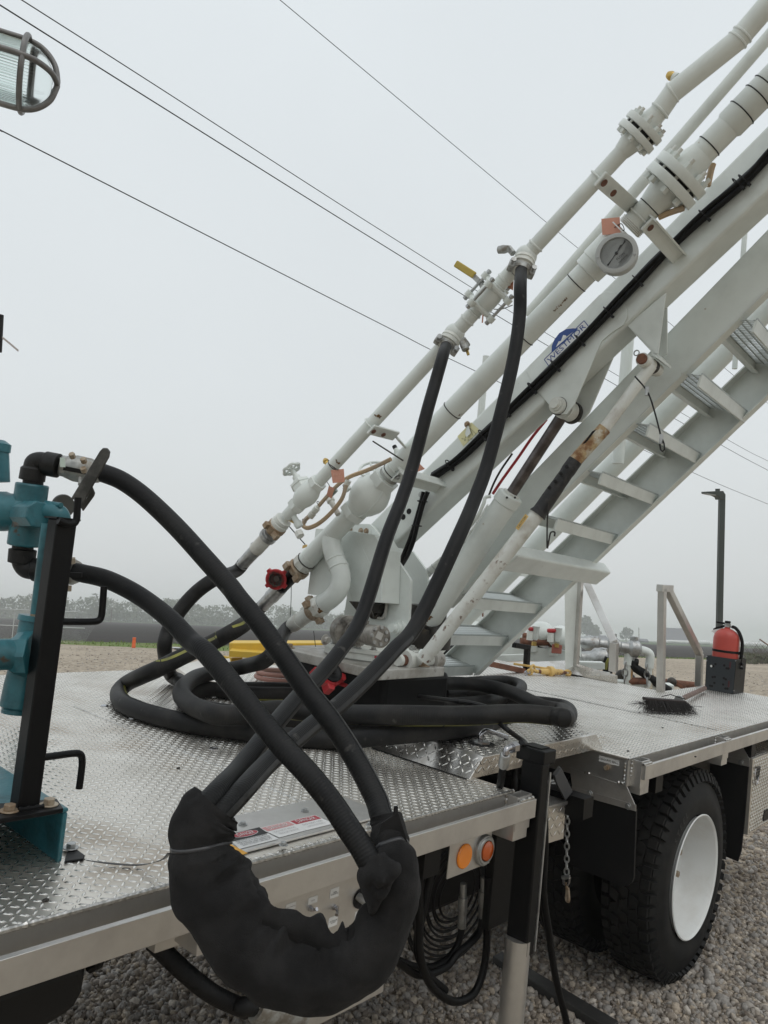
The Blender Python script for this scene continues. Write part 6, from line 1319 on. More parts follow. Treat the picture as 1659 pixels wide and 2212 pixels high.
# tan hoses
h1 = thin('hose', 'tan rubber hose from the main pipe to the white fittings, upper one', 'hose', (('d',1060,510),('d',1000,540),('d',900,585),('d',800,622),('d',730,665),('d',660,735),('d',590,815)), .0105, tanh, v=-.36, group='tan rubber hoses')
h2 = thin('hose', 'tan rubber hose bent in a loop below its twin', 'hose', (('d',768,680),('d',740,770),('d',670,860),('d',590,930),('d',520,960),('d',488,945),('d',500,910),('d',525,885)), .0115, tanh, v=-.37, group='tan rubber hoses')
f1 = oB(-.36,'d',590,815); f2 = oB(-.36,'d',530,890); dF = (f2-f1).normalized(); MB().lathe(f1, dF, [(0,.010),(.012,.011),(.014,.018),(.04,.018),(.042,.013),(.05,.013),(.052,.019),(.08,.019)], 14).build('fitting', white2, h1)
MB().lathe(oB(-.36,'d',772,672), oB(-.36,'d',790,640)-oB(-.36,'d',772,672), [(-.02,.012),(.0,.016),(.02,.016)], 14).build('fitting', white2, h2)
MB().lathe(oB(-.3,'d',655,760), oB(-.3,'d',720,880)-oB(-.3,'d',655,760), [(0,.02),(.03,.022),(.035,.016),(.06,.014),(.12,.014)], 14).build('relief_valve', white2, boom)
MB().lathe(oB(-.3,'d',655,760), oB(-.3,'d',730,680)-oB(-.3,'d',655,760), [(0,.012),(.06,.013)], 12).build('relief_pipe', mat('greenish steel',(.22,.26,.24),.45,.4), boom)
for q in (('d',590,800),('d',495,915),('d',760,690)): MB().ring(oB(-.36,*q), td, .013, .002, 18, 5).build('hose_clip', grease, boom)
MB().cyl(oB(-.30,'d',943,394), oB(-.30,'d',1140,520), .004, 8).build('vent_rod', grease, boom)
MB().lathe(oB(-.2,'d',1110,480), oB(-.2,'d',1085,430)-oB(-.2,'d',1110,480), [(0,.018),(.02,.018),(.02,.012),(.035,.012)], 12).build('plug_body', white, boom)
MB().lathe(oB(-.2,'d',1092,445), oB(-.2,'d',1085,430)-oB(-.2,'d',1110,480), [(0,.011),(.02,.012)], 10).build('vent_plug', blackm, boom)
thin('hose', 'tan hose strapped under the main pipe at the big flange', 'hose', (('j',945,1420),('j',1010,1392),('j',1110,1358)), .013, tanh, v=-.18)
thin('hose', 'tan hose rising behind the big flange to the beam', 'hose', (('j',1265,1215),('j',1285,1120),('j',1300,1070)), .013, tanh, v=-.1)
# yellow wire tags
MB().prism([oB(-.21,'aa',*q) for q in ((130,860),(140,820),(190,808),(185,840))], VH*.006).build('clip', yelold, boom)
thin('wire', 'thin black wire from the pipe union to a yellow clip', 'wire', (('d',392,945),('d',440,1000),('d',500,1068)), .0028, blackm, v=-.45)
tag(MB().prism([oB(-.1,'aa',*q) for q in ((290,1090),(330,1070),(335,1130),(300,1150))], VH*.004).build('plastic_tag', yelold), 'crumpled yellow tag behind the lower union of the main pipe', 'tag')
# red caps
rc = thing('dust_cap', 'red lugged cap with open end hanging at the lower end of the main pipe', 'cap', oB(-.3,'d',305,1295), 'red dust caps')
c = oB(-.30,'d',308,1298); nrm = cdir(-.08,.12,-1); u1 = cdir(1,0,0); u1 = (u1-nrm*u1.dot(nrm)).normalized(); w1 = nrm.cross(u1); K_ = .00076
MB().lathe(c-nrm*.035, nrm, [(0,66*K_),(.03,77*K_),(.035,73*K_),(.037,64*K_),(.037,50*K_),(.012,46*K_),(.012,.0)], 36, caps=False).build('cap_body', redp, rc)
MB().lathe(c-nrm*.001, nrm, [(0,63*K_),(.003,63*K_),(.003,48*K_),(-.02,45*K_)], 30, caps=False).build('seal', mat('brown gasket',(.07,.055,.045),.6), rc); MB().lathe(c-nrm*.024, nrm, [(0,46*K_),(.001,46*K_),(.001,25*K_),(.006,22*K_)], 28).build('cap_bottom', mat('brown cap inside',(.11,.085,.075),.5), rc)
for a_ in (40,130,215,320):
    e_ = u1*math.cos(math.radians(a_))+w1*math.sin(math.radians(a_)); s_ = nrm.cross(e_); MB().prism([c+e_*55*K_-s_*22*K_, c+e_*92*K_-s_*12*K_, c+e_*92*K_+s_*12*K_, c+e_*55*K_+s_*22*K_], -nrm*.03).build('lug', redp, rc, bev=.003)
def ballchain(lab, P, r=.0026, m=grease):
    mb = MB(); Q = spline(P,8); L_ = 0; nxt = 0
    for a, b in zip(Q,Q[1:]):
        while nxt <= L_+(b-a).length: f = (nxt-L_)/(b-a).length; mb.ball(a+(b-a)*f, r, 8, 5); nxt += r*2.3
        L_ += (b-a).length
    mb.tube(Q, r*.35, 5); return tag(mb.build('ball_chain', m), lab, 'chain', 'bead chains of the dust caps')
ballchain('bead chain hanging straight below the upper red cap', [oB(-.28,'d',410,1335),oB(-.28,'d',408,1440),oB(-.28,'d',402,1540)])
ballchain('bead chain hanging from the branch union down behind the hose', [oB(-.25,'e',888,475),oB(-.25,'e',897,550),oB(-.25,'e',908,640)])
rc2 = thing('dust_cap', 'red lugged cap lying on the coiled hoses with its black rubber face up', 'cap', oZ(.13,'u',330,1130), 'red dust caps')
c = oZ(.215,'u',325,1040); nz_ = (EZ*.8+cdir(.25,0,-.3)).normalized(); u1 = nz_.orthogonal().normalized(); w1 = nz_.cross(u1)
MB().lathe(c-nz_*.055, nz_, [(0,.058),(.04,.062),(.05,.054)], 28).build('cap_body', redp, rc2); MB().lathe(c-nz_*.004, nz_, [(0,.05),(.008,.05),(.009,.04),(.006,.036)], 28).build('seal', blackm, rc2); MB().lathe(c+nz_*.003, nz_, [(0,.014),(.008,.012)], 14).build('seal_button', blackm, rc2)
for a_ in (20,110,200,290): e_ = u1*math.cos(math.radians(a_))+w1*math.sin(math.radians(a_)); s_ = nz_.cross(e_); MB().prism([c-nz_*.012+e_*.05-s_*.022, c-nz_*.012+e_*.082-s_*.013, c-nz_*.012+e_*.082+s_*.013, c-nz_*.012+e_*.05+s_*.022], -nz_*.05).build('lug', redp, rc2, bev=.003)
MB().tube(spline([oZ(.16,'u',390,1170),oZ(.15,'u',440,1185),oZ(.14,'u',500,1210)],5), .010, 8).build('strap', redp, rc2)
# cable bundle along the beam
cb = thing('cable_bundle', 'bundle of black hydraulic hoses strapped along the side of the beam', 'hose', oB(.10,'q',640,985))
pts = [('q',630,985),('q',850,830),('q',1040,645),('q',1250,445),('q',1480,222),('k',440,1050),('k',740,735),('k',960,505),('k',1240,238),('k',1500,15),('j',1659,1010)]
Q = [oB(.092,*p) for p in pts]; Q.append(ext(Q[-2],Q[-1],3)); Q = spline(Q,4)
for i, (o1,o2) in enumerate(((-.016,0),(.010,-.008),(.000,.012))): MB().tube([q+NB*o1-VH*o2+NB*.003*math.sin(j*.7+i*2) for j,q in enumerate(Q)], .0135 if i < 2 else .011, 10).build('hydraulic_hose', black, cb)
for q in (('q',770,890),('q',1040,645),('q',1230,450),('q',1440,262),('k',120,1370),('k',270,1225),('k',430,1060),('k',615,875),('k',805,670),('k',1240,245),('k',1460,40),('k',1500,15)):
    p = oB(.092,*q); MB().ring(p, AX, .031, .0028, 22, 6).build('cable_tie', blackm, cb); MB().box(p-NB*.036-VH*.006, .006,.007,.008,(AX,NB,VH)).build('tie_head', blackm, cb)
lo = thing('hydraulic_hoses', 'two black hydraulic hoses dropping from the beam into the turntable', 'hose', oB(.09,'q',480,1400))
MB().tube(spline([oB(.09,'q',555,1112),oB(.09,'q',520,1250),oB(.09,'q',450,1480),oB(.15,'q',385,1640),oB(.25,'q',340,1760)],6), .0115, 10).build('hydraulic_hose', black, lo)
MB().tube(spline([oB(.08,'q',590,1112),oB(.08,'q',555,1200),oB(.08,'q',510,1360),oB(.09,'q',470,1520),oB(.15,'q',420,1640),oB(.22,'q',370,1720)],6), .0125, 10).build('hydraulic_hose', black, lo)
for q in (('q',545,1190),('q',500,1390)): MB().ring(oB(.085,*q), -EZ, .026, .003, 18, 6).build('cable_tie', blackm, lo)
for q in (('q',390,1318),('q',436,1272)): MB().lathe(oB(.1195,*q), -VH, [(0,.016),(.0012,.016)], 18).build('beam_hole', slotm, boom)
MB().lathe(oB(.1195,'q',535,1135), -VH, [(0,.016),(.003,.016),(.003,.011)], 18).build('beam_hole', greyp, boom)
# spiral wrapped hose and red hose behind
sw = thing('wrapped_hose', 'white spiral wrapped hose rising behind the gear housing', 'hose', oB(.45,'v',60,480)); P = spline([oB(.45,'v',20,600),oB(.45,'v',60,480),oB(.45,'v',150,290),oB(.45,'v',240,190),oB(.45,'v',330,100),oB(.5,'q',930,1480),oB(.5,'q',1100,1230)],7)
MB().tube(P, .022, 12).build('hose_body', white2, sw)
for i in range(2, len(P)-3, 2): MB().ring(P[i], (P[i+1]-P[i-1]), .0225, .0022, 18, 5).build('wrap_edge', greyp, sw)
thin('hose', 'thin red hose running up behind the lift cylinder', 'hose', (('q',1120,1130),('q',1200,1010),('q',1330,830),('q',1440,670),('q',1560,520)), .008, redp, v=.36)
thin('hose', 'thin dark hose beside the red one behind the cylinder', 'hose', (('q',1085,1150),('q',1130,1040),('q',1190,930),('q',1280,800)), .006, grease, v=.36)
# ---------------------------------------------------------------- load binder, black bracket, far pipes
lbn = thing('load_binder', 'yellow ratchet load binder with hooks lying on the deck', 'load binder', oZ(0,'r',1040,930))
zb_ = .028; a, b = oZ(zb_,'r',860,875), oZ(zb_,'r',1215,885); d = (b-a).normalized(); L_ = (b-a).length
MB().lathe(a, d, [(0,.014),(L_*.16,.014),(L_*.2,.022),(L_*.44,.023),(L_*.46,.042),(L_*.58,.044),(L_*.62,.038),(L_*.64,.024),(L_*.96,.022),(L_,.014)], 20).build('barrel', yelold, lbn)
MB().cyl(a+d*L_*.08, a+d*L_*.17, .0155, 14).build('screw', rustc, lbn); MB().cyl(b-d*L_*.03, b+d*.03, .0135, 14).build('screw', rustc, lbn)
for p, s_ in ((a,-1),(b,1)):
    MB().tube(spline([p, p+d*s_*.04+EZ*.012, p+d*s_*.075+EZ*.004, p+d*s_*.07-EZ*.018, p+d*s_*.035-EZ*.016],5), .0105, 10).build('hook', yelold, lbn)
MB().ring(a-d*.03+EZ*.02, EY, .026, .009, 20, 8).build('link', yelold, lbn)
MB().bar(oZ(.05,'r',1020,840), oZ(.055,'r',570,775), .022,.016,EZ).build('handle', yelold, lbn, bev=.004)
for i in range(3): MB().ring(a-d*(.05+.035*i)+EY*-.03*i*.4-EZ*.012, (EZ if i%2 else EY), .017, .005, 16, 6).build('chain_link', chrome, lbn)
bb_ = thing('bracket', 'black square tube bracket standing on the deck behind the stair', 'bracket', oZ(0,'r',730,880))
yy = oZ(0,'r',735,885).y; 
MB().bar(oY(yy,'r',735,880), oY(yy,'r',752,560), .04,.04,EY).build('upright', black, bb_, bev=.004); MB().bar(oY(yy,'r',775,565), oY(yy,'r',575,530), .035,.04,EZ).build('top_bar', black, bb_, bev=.004); MB().bar(oY(yy,'r',705,870), oY(yy,'r',230,770), .03,.04,EZ).build('foot_bar', rustc, bb_, bev=.003)
# pump skid parked beyond the truck
DB = 7.2
sk2 = thing('piping_skid', 'white piping skid with rusty pipes and red valve handles beyond the truck', 'skid', oG('r',1300,1100)+V((0,0,0)))
Pd = lambda k,x,y,d=DB: oD(d,k,x,y)
gz = lambda p: gpt(p.x,p.y).z
MB().bar(Pd('r',390,600), Pd('r',1240,690), .05, .13, EZ).build('skid_beam', white, sk2, bev=.006)
MB().bar(Pd('r',350,705,7.0), Pd('r',720,690,7.0), .05,.06,EZ).build('skid_beam', white, sk2, bev=.004)
MB().prism([Pd('r',1350,752,6.7),Pd('r',1659,745,6.7),Pd('s',440,770,6.7),Pd('s',440,850,6.7),Pd('s',30,885,6.7),Pd('s',30,760,6.7)][2:]+[], cdir(0,0,1)*.10).build('skid_beam', white, sk2, bev=.006)
MB().prism([Pd('s',30,752,6.7),Pd('s',435,762,6.7),Pd('s',120,712,7.8),Pd('s',20,725,7.8)], EZ*-.02).build('skid_top', white, sk2)
m = MB(); rp_ = px2m(55/3.65*1.0*1.1*3, DB)*.33
RPX = 50*.16535*DB/F
MB().cyl(Pd('r',660,485), Pd('r',1080,492), RPX, 24).build('rusty_pipe', rustc, sk2); MB().lathe(Pd('r',1030,490), (Pd('r',1140,492)-Pd('r',1030,490)), [(0,RPX*1.2),(.02,RPX*1.28),(.03,RPX*1.2),(.09,RPX*1.2)], 24).build('rusty_coupling', rustc, sk2)
MB().lathe(Pd('r',1045,490), (Pd('r',1140,492)-Pd('r',1030,490)), [(0,RPX*1.33),(.022,RPX*1.33)], 24).build('band', grease, sk2)
MB().cyl(Pd('r',690,405,7.6), Pd('r',850,415,7.6), RPX*.8, 20).build('rusty_pipe', rustc, sk2)
MB().tube(spline([Pd('r',1140,490),Pd('r',1200,485),Pd('r',1290,480),Pd('r',1370,500),Pd('r',1405,560),Pd('r',1405,680)],5), RPX*.95, 20).build('white_pipe', white, sk2)
MB().tube(spline([Pd('r',850,415,7.5),Pd('r',920,400,7.4),Pd('r',1000,400,7.4),Pd('r',1040,450,7.4),Pd('r',1040,520,7.4)],5), RPX*.75, 18).build('white_pipe', white, sk2)
MB().ball(Pd('r',930,385,7.3), .13, 20, 12, (1.1,1,.9)).build('valve_body', white, sk2); MB().ball(Pd('r',1190,430,7.1), .12, 20, 12, (1.1,1,.9)).build('valve_body', white, sk2)
for q, w_ in (((1065,342),105),((795,320),60)):
    p = Pd('r',q[0],q[1],7.0); MB().bar(p-cdir(1,0,0)*w_*.5*.00071, p+cdir(1,0,0)*w_*.5*.00071, .06,.035,EZ).build('red_handle', redp, sk2, bev=.012)
    MB().cyl(p-EZ*.02, p-EZ*.10, .03, 12).build('valve_stem', white2, sk2)
    MB().lathe(p+cdir(1,0,0)*(w_*.5+35)*.00071-EZ*.10, EZ, [(0,.022),(.02,.03),(.12,.034),(.125,.038)], 14).build('funnel', white, sk2)
    MB().hexa(p+cdir(1,0,0)*(w_*.5+30)*.00071-EZ*.15, EZ, .022,.035).build('brass_plug', brass, sk2)
MB().bar(Pd('r',1140,525,7.0), Pd('r',1130,640,7.0), .09,.02,cdir(0,0,1)).build('red_lever', mat('faded red lever',(.36,.12,.09),.6), sk2, bev=.006)
for x0,y0,x1,y1 in ((1085,560,1085,660),(815,540,818,610)): MB().cyl(Pd('r',x0,y0), Pd('r',x1,y1), .05, 14).build('pipe_leg', white, sk2)
MB().tube(spline([Pd('r',860,540),Pd('r',1000,600),Pd('r',1120,630),Pd('r',1220,655)],6), .012, 8).build('cable', blackm, sk2); MB().tube(spline([Pd('r',800,570),Pd('r',900,575),Pd('r',1000,600),Pd('r',1130,645)],6), .010, 8).build('cable', blackm, sk2)
MB().tube(spline([Pd('r',1370,720,6.6),Pd('r',1410,680,6.6),Pd('r',1380,655,6.6),Pd('r',1430,690,6.6),Pd('r',1400,650,6.6)],4), .010, 8).build('cable', blackm, sk2)
p = Pd('v',800,830,7.0); MB().lathe(Pd('v',790,840,7.0), EZ, [(0,.19),(.03,.19),(.03,.14),(.06,.10),(.08,.075),(.27,.062),(.27,.04),(.28,.04),(.28,.02),(.42,.018)], 18).build('valve_bonnet', white, sk2); MB().bar(Pd('v',845,660,7.0), Pd('v',915,665,7.0), .025,.035,EZ).build('valve_handle', rustc, sk2)
for q in ((745,803),(845,822)): MB().hexa(Pd('v',q[0],q[1],6.9), EZ, .02,.03).build('bolt', steel, sk2)
MB().cyl(Pd('v',570,1000,6.6), Pd('v',570,1200,6.6), .09, 18).build('pipe_leg', white, sk2)
MB().cyl(Pd('v',390,1110,6.4), Pd('v',540,1150,6.4), .09, 18).build('black_pipe', black, sk2)
MB().prism([Pd('v',920,590,7.5),Pd('v',1040,590,7.5),Pd('v',1040,760,7.5),Pd('v',920,780,7.5)], cdir(0,0,1)*.08).build('post', white, sk2)
MB().prism([Pd('v',1335,205,7.0),Pd('v',1480,220,7.0),Pd('v',1505,195,7.0),Pd('v',1345,170,7.0)], cdir(0,0,1)*.08).build('bar', white, sk2)
# legs to the ground so that the skid stands
for q in (('r',420,640),('r',1200,720),('s',60,880),('s',430,850)): p = Pd(*q,7.15); MB().bar(p-EZ*.02, V((p.x,p.y,gz(p))), .08,.08,EX).build('skid_leg', white, sk2)
# white risers with hose couplings
rs_ = thing('hose_rack', 'white pipe rack with two risers, couplings and chains behind the rear deck', 'rack', oG('s',1000,1250))
DR = 7.6
Pr = lambda x,y,d=DR: oD(d,'s',x,y)
MB().prism([Pr(595,1000),Pr(1120,1050),Pr(1345,1055),Pr(1345,1200),Pr(595,1130)], cdir(0,0,1)*.12).build('rack_beam', white, rs_, bev=.008)
for x0, x1, yt in ((735,735,790),(1015,1003,830)):
    MB().cyl(Pr(x1,1120), Pr(x0,yt-20), .020*DR/4.6, 18).build('riser', white, rs_); MB().lathe(Pr(x1,1130), EZ, [(0,.036),(.30,.036)], 16).build('rusty_base', mat('rust stained white',(.6,.55,.45),.5,0,(.40,.22,.08),14,.45,.6), rs_)
    t_ = Pr(x0,yt); MB().tube(spline([t_, t_+EZ*.12, t_+EZ*.16+cdir(-1,0,0)*.04, t_+EZ*.18+cdir(-1,0,0)*.12],5), .042, 16).build('elbow', white, rs_)
    e_ = t_+EZ*.18+cdir(-1,0,0)*.10; d_ = cdir(-1,-.12,0)
    MB().lathe(e_, d_, [(0,.05),(.03,.085),(.10,.088),(.13,.06),(.20,.055),(.22,.075),(.32,.072),(.36,.055),(.42,.052)], 18).build('coupling', steel, rs_)
    for s_ in (1,-1): MB().box(e_+d_*.07+EZ*.09*s_, .03,.03,.03).build('clamp_lug', steel, rs_, bev=.006)
MB().lathe(Pr(480,700,7.3), cdir(-1,.02,0), [(0,.05),(.03,.095),(.12,.098),(.16,.07),(.26,.065),(.27,.08),(.42,.078)], 18).build('coupling', steel, rs_)
MB().box(Pr(410,650,7.3), .04,.03,.06).build('clamp_lug', steel, rs_, bev=.01)
MB().cyl(Pr(735,1000), Pr(980,1000), .035,14).build('rusty_pipe', rustc, rs_)
def chain(lab, pts, r, w_, name='chain', m=steel, par=None, grp=None, k=2.6):
    Q = spline(pts,10); L_ = 0; nxt = 0; i = 0; mb = MB()
    for a, b in zip(Q,Q[1:]):
        ln = (b-a).length
        while nxt <= L_+ln:
            p = a+(b-a)*((nxt-L_)/ln); d = (b-a).normalized(); u = d.cross(cdir(0,0,1)).normalized() if i%2 else d.cross(d.cross(cdir(0,0,1))).normalized(); u = (u+d.cross(u)*.5).normalized()
            mb.tube([p+d*math.cos(t)*w_*1.55+u*math.sin(t)*w_ for t in np.linspace(0,2*math.pi,11)[:-1]], r, 5, closed=True); i += 1; nxt += w_*k
        L_ += ln
    o = mb.build(name, m, par)
    return tag(o, lab, 'chain', grp) if par is None else o
chain('', [Pr(705,800,7.5),Pr(700,900,7.5),Pr(697,1040,7.5)], .008, .026, par=rs_); chain('', [Pr(985,830,7.5),Pr(990,960,7.5),Pr(992,1100,7.5)], .008, .026, par=rs_)
def oth(lab, pts, r, grp): return tag(MB().tube(spline(pts,6), r, 14).build('hose', hosem), lab, 'hose', grp)
oth('black hose sagging from the right riser coupling to the deck', [Pr(860,765),Pr(810,755),Pr(800,790),Pr(850,840),Pr(960,910),Pr(1080,1000),Pr(1180,1070),Pr(1280,1130)], .042, 'black hoses on the rear rack')
oth('short black hose end entering the left rack coupling', [Pr(335,708,7.3),Pr(270,695,7.3),Pr(200,730,7.3),Pr(120,800,7.4)], .055, 'black hoses on the rear rack')
o = oth('striped black hose hanging below the left rack coupling', [Pr(500,700,7.2),Pr(485,740,7.2),Pr(478,800,7.2),Pr(470,900,7.2)], .045, 'black hoses on the rear rack')
MB().tube(spline([Pr(490,705,7.1),Pr(462,760,7.1),Pr(450,850,7.1)],5), .012, 6).build('stripe', stripe, o)
# dark pipe work and clutter on the ground behind the deck
cl_ = thing('rusty_pipes', 'rusty pipes and fittings lying behind the white rack', 'pipe', oG('s',1500,1200))
MB().cyl(Pr(1200,1010,8), Pr(1640,1060,8), .035,14).build('pipe', rustc, cl_); MB().ball(Pr(1310,1015,7.9), .05,14,8).build('fitting', grease, cl_); MB().bar(Pr(1360,1020,7.9),Pr(1480,1090,7.9),.05,.05,EZ).build('fitting', rustc, cl_, bev=.01)
MB().ball(Pr(660,940,7.9), .07,14,8).build('fitting', grease, cl_); MB().tube(spline([Pr(640,960,7.9),Pr(690,900,7.9),Pr(800,940,7.9),Pr(840,1010,7.8),Pr(890,1000,7.8)],5), .018, 8).build('cable', grease, cl_)
# yellow beam behind the deck
yb = MB().prism([oD(5.6,'e',*q) for q in ((335,550),(960,550),(960,640),(890,640),(335,600))], cdir(0,0,1)*.12).build('yellow_beam', yel, bev=.006); tag(yb, 'yellow painted steel beam beyond the far edge of the deck', 'beam')
yb2 = MB().prism([oD(5.5,'e',*q) for q in ((335,602),(960,640),(960,680),(850,672),(335,640))], cdir(0,0,1)*.2); yb2.build('flange', yel, yb)
p = oD(5.6,'e',640,640); 
for q in ((360,640),(930,660)): p = oD(5.66,'e',*q); MB().bar(p, V((p.x,p.y,gpt(p.x,p.y).z)), .1,.1,EX).build('leg', yel, yb)
# small raised plate by the hose loop
pq = [oZ(.03,'a',*q) for q in ((1150,1535),(1300,1490),(1500,1480),(1560,1659),(1240,1600))]; tag(MB().prism(pq, V((0,0,-.029))).build('tread_cover', tread, bev=.003), 'small tread plate cover behind the left hose loop', 'plate'); 
tag(MB().lathe(oZ(.03,'a',1150,1420), EZ, [(0,.03),(.01,.03)], 14).build('chrome_disc', chrome), 'bright disc at the far deck edge behind the left hose loop', 'disc')
# ---------------------------------------------------------------- extinguisher, broom
yx = 1.98
xb = [oZ(0,'x',*q) for q in ((555,1618),(1048,1700),(1120,1690))]; y_a, y_b = xb[0].y, xb[1].y; X_ = xb[1].x
fb = thing('extinguisher_box', 'dark grey holed sheet metal box standing on the rear deck', 'box', (xb[0]+xb[1])/2)
T_ = [oXp(X_,'x',*q) for q in ((585,1018),(1105,1090),(1048,1698),(555,1615))]; dpt = EX*.24
MB().prism([T_[0],T_[1],T_[2],T_[3]], EX*.004).build('front_panel', mat('slate grey paint',(.022,.027,.032),.4,0,(.030,.036,.042),6), fb, bev=.002)
MB().prism([T_[1],T_[1]+dpt,T_[2]+dpt,T_[2]], (T_[0]-T_[1]).normalized()*.004).build('side_panel', black, fb, bev=.001); MB().prism([T_[0],T_[0]+dpt,T_[3]+dpt,T_[3]], (T_[1]-T_[0]).normalized()*.004).build('side_panel', black, fb)
MB().prism([T_[3],T_[2],T_[2]+dpt,T_[3]+dpt], EZ*.004).build('bottom', black, fb); MB().prism([t+dpt for t in T_], EX*.004).build('back_panel', black, fb)
for q, w_, h in ((668,1207,0),(740,1173,0),(700,1210,0),(893,1196,0),(935,1247,0),(965,1250,0),(690,1398,0),(729,1395,0),(886,1418,0),(920,1437,0),(722,1500,0),(648,1548,0),(680,1555,0),(875,1528,0),(915,1598,0),(948,1600,0)):
    MB().lathe(oXp(X_-.001,'x',q,w_), -EX, [(0,.009),(.0012,.009)], 12).build('hole', paper if q == 668 else slotm, fb)
for q in ((995,1190),(972,1520)): c = oXp(X_-.001,'x',*q); MB().box(c, .001,.006,.024).build('slot', mat('slot red',(.06,.01,.015),.5), fb)
for q in ((590,1038),(1095,1115),(1062,1635),(587,1112)): bolt(oXp(X_-.001,'x',*q), -EX, .006,.004, fb, chrome, False, 'screw')
fe = thing('fire_extinguisher', 'faded red fire extinguisher with black hose standing in the grey box', 'extinguisher', (T_[2]+T_[3])/2+EX*.06)
XE = X_+.125
a, b = oXp(XE,'x',918,1090), oXp(XE,'x',925,620); d = EZ; rr = (oXp(XE,'x',700,860)-oXp(XE,'x',1143,860)).length/2; hgt = b.z-a.z; c0 = V((XE,a.y,a.z-.10))
c1 = V((XE,oXp(XE,'x',925,700).y,0)); c0.y = (a.y+c1.y)/2
h_ = oXp(XE,'x',925,700).z-c0.z
MB().lathe(c0, EZ, [(0,rr*.9),(.01,rr),(h_-.01,rr),(h_+.02,rr*.93),(h_+.045,rr*.72),(h_+.062,rr*.42),(h_+.068,rr*.22),(h_+.085,rr*.20)], 40).build('cylinder', redext, fe)
tz = c0+EZ*(h_+.083); MB().lathe(tz-EZ*.006, EZ, [(0,rr*.2),(.002,rr*.24),(.03,rr*.24),(.032,rr*.18)], 18).build('collar', steel, fe)
MB().lathe(tz+EZ*.022, EZ, [(0,rr*.18),(.012,rr*.24),(.022,rr*.2)], 14).build('valve_head', black, fe)
pl = lambda *q: [oXp(XE-.01,'x',*c) for c in q]
MB().prism(pl((690,560),(740,530),(880,488),(930,490),(930,520),(840,540),(700,575)), EX*.024).build('handle', black, fe, bev=.003); MB().prism(pl((738,425),(830,430),(900,450),(980,462),(985,490),(890,480),(760,455)), EX*.024).build('lever', black, fe, bev=.003)
MB().prism(pl((662,598),(720,570),(880,545),(885,565),(720,635)), EX*.001).build('inspection_tag', paper, fe)
MB().tube([oXp(XE,'x',990,520),oXp(XE,'x',1030,522)], .008, 10).build('hose_nipple', steel, fe)
MB().tube(spline([oXp(XE,'x',*q) for q in ((1030,520),(1090,545),(1150,620),(1195,740),(1208,860),(1195,1000),(1175,1120),(1170,1200))],6), .0125, 12).build('hose', black, fe)
MB().lathe(V((c0.x,c0.y,oXp(XE,'x',918,965).z)), EZ, [(0,rr+.0005),(.0005,rr+.003),(.018,rr+.003),(.0185,rr+.0005)], 40).build('strap', blackm, fe)
MB().bar(oXp(XE,'x',1130,985), oXp(XE,'x',1215,985), .018,.022,EZ).build('hose_clip', blackm, fe, bev=.003); MB().cyl(oXp(XE,'x',1155,1270), oXp(XE,'x',1145,1395), .011, 12).build('nozzle', blackm, fe)
for q in ((1150,1210),(1205,1175),(1205,1245)): MB().ball(oXp(XE-.01,'x',*q), .012, 10, 7).build('clamp_knob', blackm, fe)
MB().bar(oXp(XE,'x',1120,1215), oXp(XE,'x',1200,1215), .014,.02,EZ).build('clamp', steel, fe)
br = thing('push_broom', 'worn push broom with splayed dark bristles lying on the rear deck', 'broom', oZ(0,'s',1260,1380))
c0, c1 = oZ(.062,'s',1010,1275), oZ(.058,'s',1530,1310)
d = (c1-c0).normalized(); sd = EZ.cross(d).normalized(); sd = sd if sd.dot(EY) > 0 else -sd
MB().bar(c0+sd*.04+EZ*.012, c1+sd*.04+EZ*.010, .05,.016,EZ).build('block', mat('dark broom block',(.03,.02,.018),.7), br, bev=.004)
m = MB(); n = 1100
for i in range(n):
    f = random.random(); p = c0+(c1-c0)*f+sd*random.uniform(-.012,.055)+EZ*random.uniform(-.004,.016); ln = random.uniform(.045,.075); e_ = (2*f-1)
    q = p-EZ*random.uniform(.045,.075)-sd*random.uniform(.01,.06)+d*(e_**3*random.uniform(.0,.09)+random.uniform(-.01,.01)); q.z = max(q.z,.004)
    w_ = d*.0013; m.add([p-w_,p+w_,q+w_*.5,q-w_*.5],[(0,1,2,3)])
for i in range(34):
    s_ = random.choice((-1,1)); p = (c0 if s_ < 0 else c1)-EZ*.02+sd*random.uniform(0,.04); q = p+d*s_*random.uniform(.03,.12)+EZ*random.uniform(-.015,.02)+sd*random.uniform(-.03,.03); q.z = max(.004,q.z); m.tube([p,(p+q)/2+EZ*.006,q], .0008, 3)
m.build('bristles', brist, br, kind='stuff')
hs = oZ(.06,'m',1085,755); he = oZ(.035,'m',1245,680); MB().cyl(hs, he, .0165, 14).build('handle', wood, br); MB().lathe(hs-(he-hs).normalized()*.05, he-hs, [(0,.028),(.02,.03),(.07,.019)], 14).build('socket', steel, br)
MB().tube([c0+sd*.05+EZ*.03+d*.13, c0+sd*.06+EZ*.045+d*.2, c1+sd*.06+EZ*.03-d*.02, c1+sd*.02+EZ*.03-d*.01], .003, 6).build('brace', grease, br)
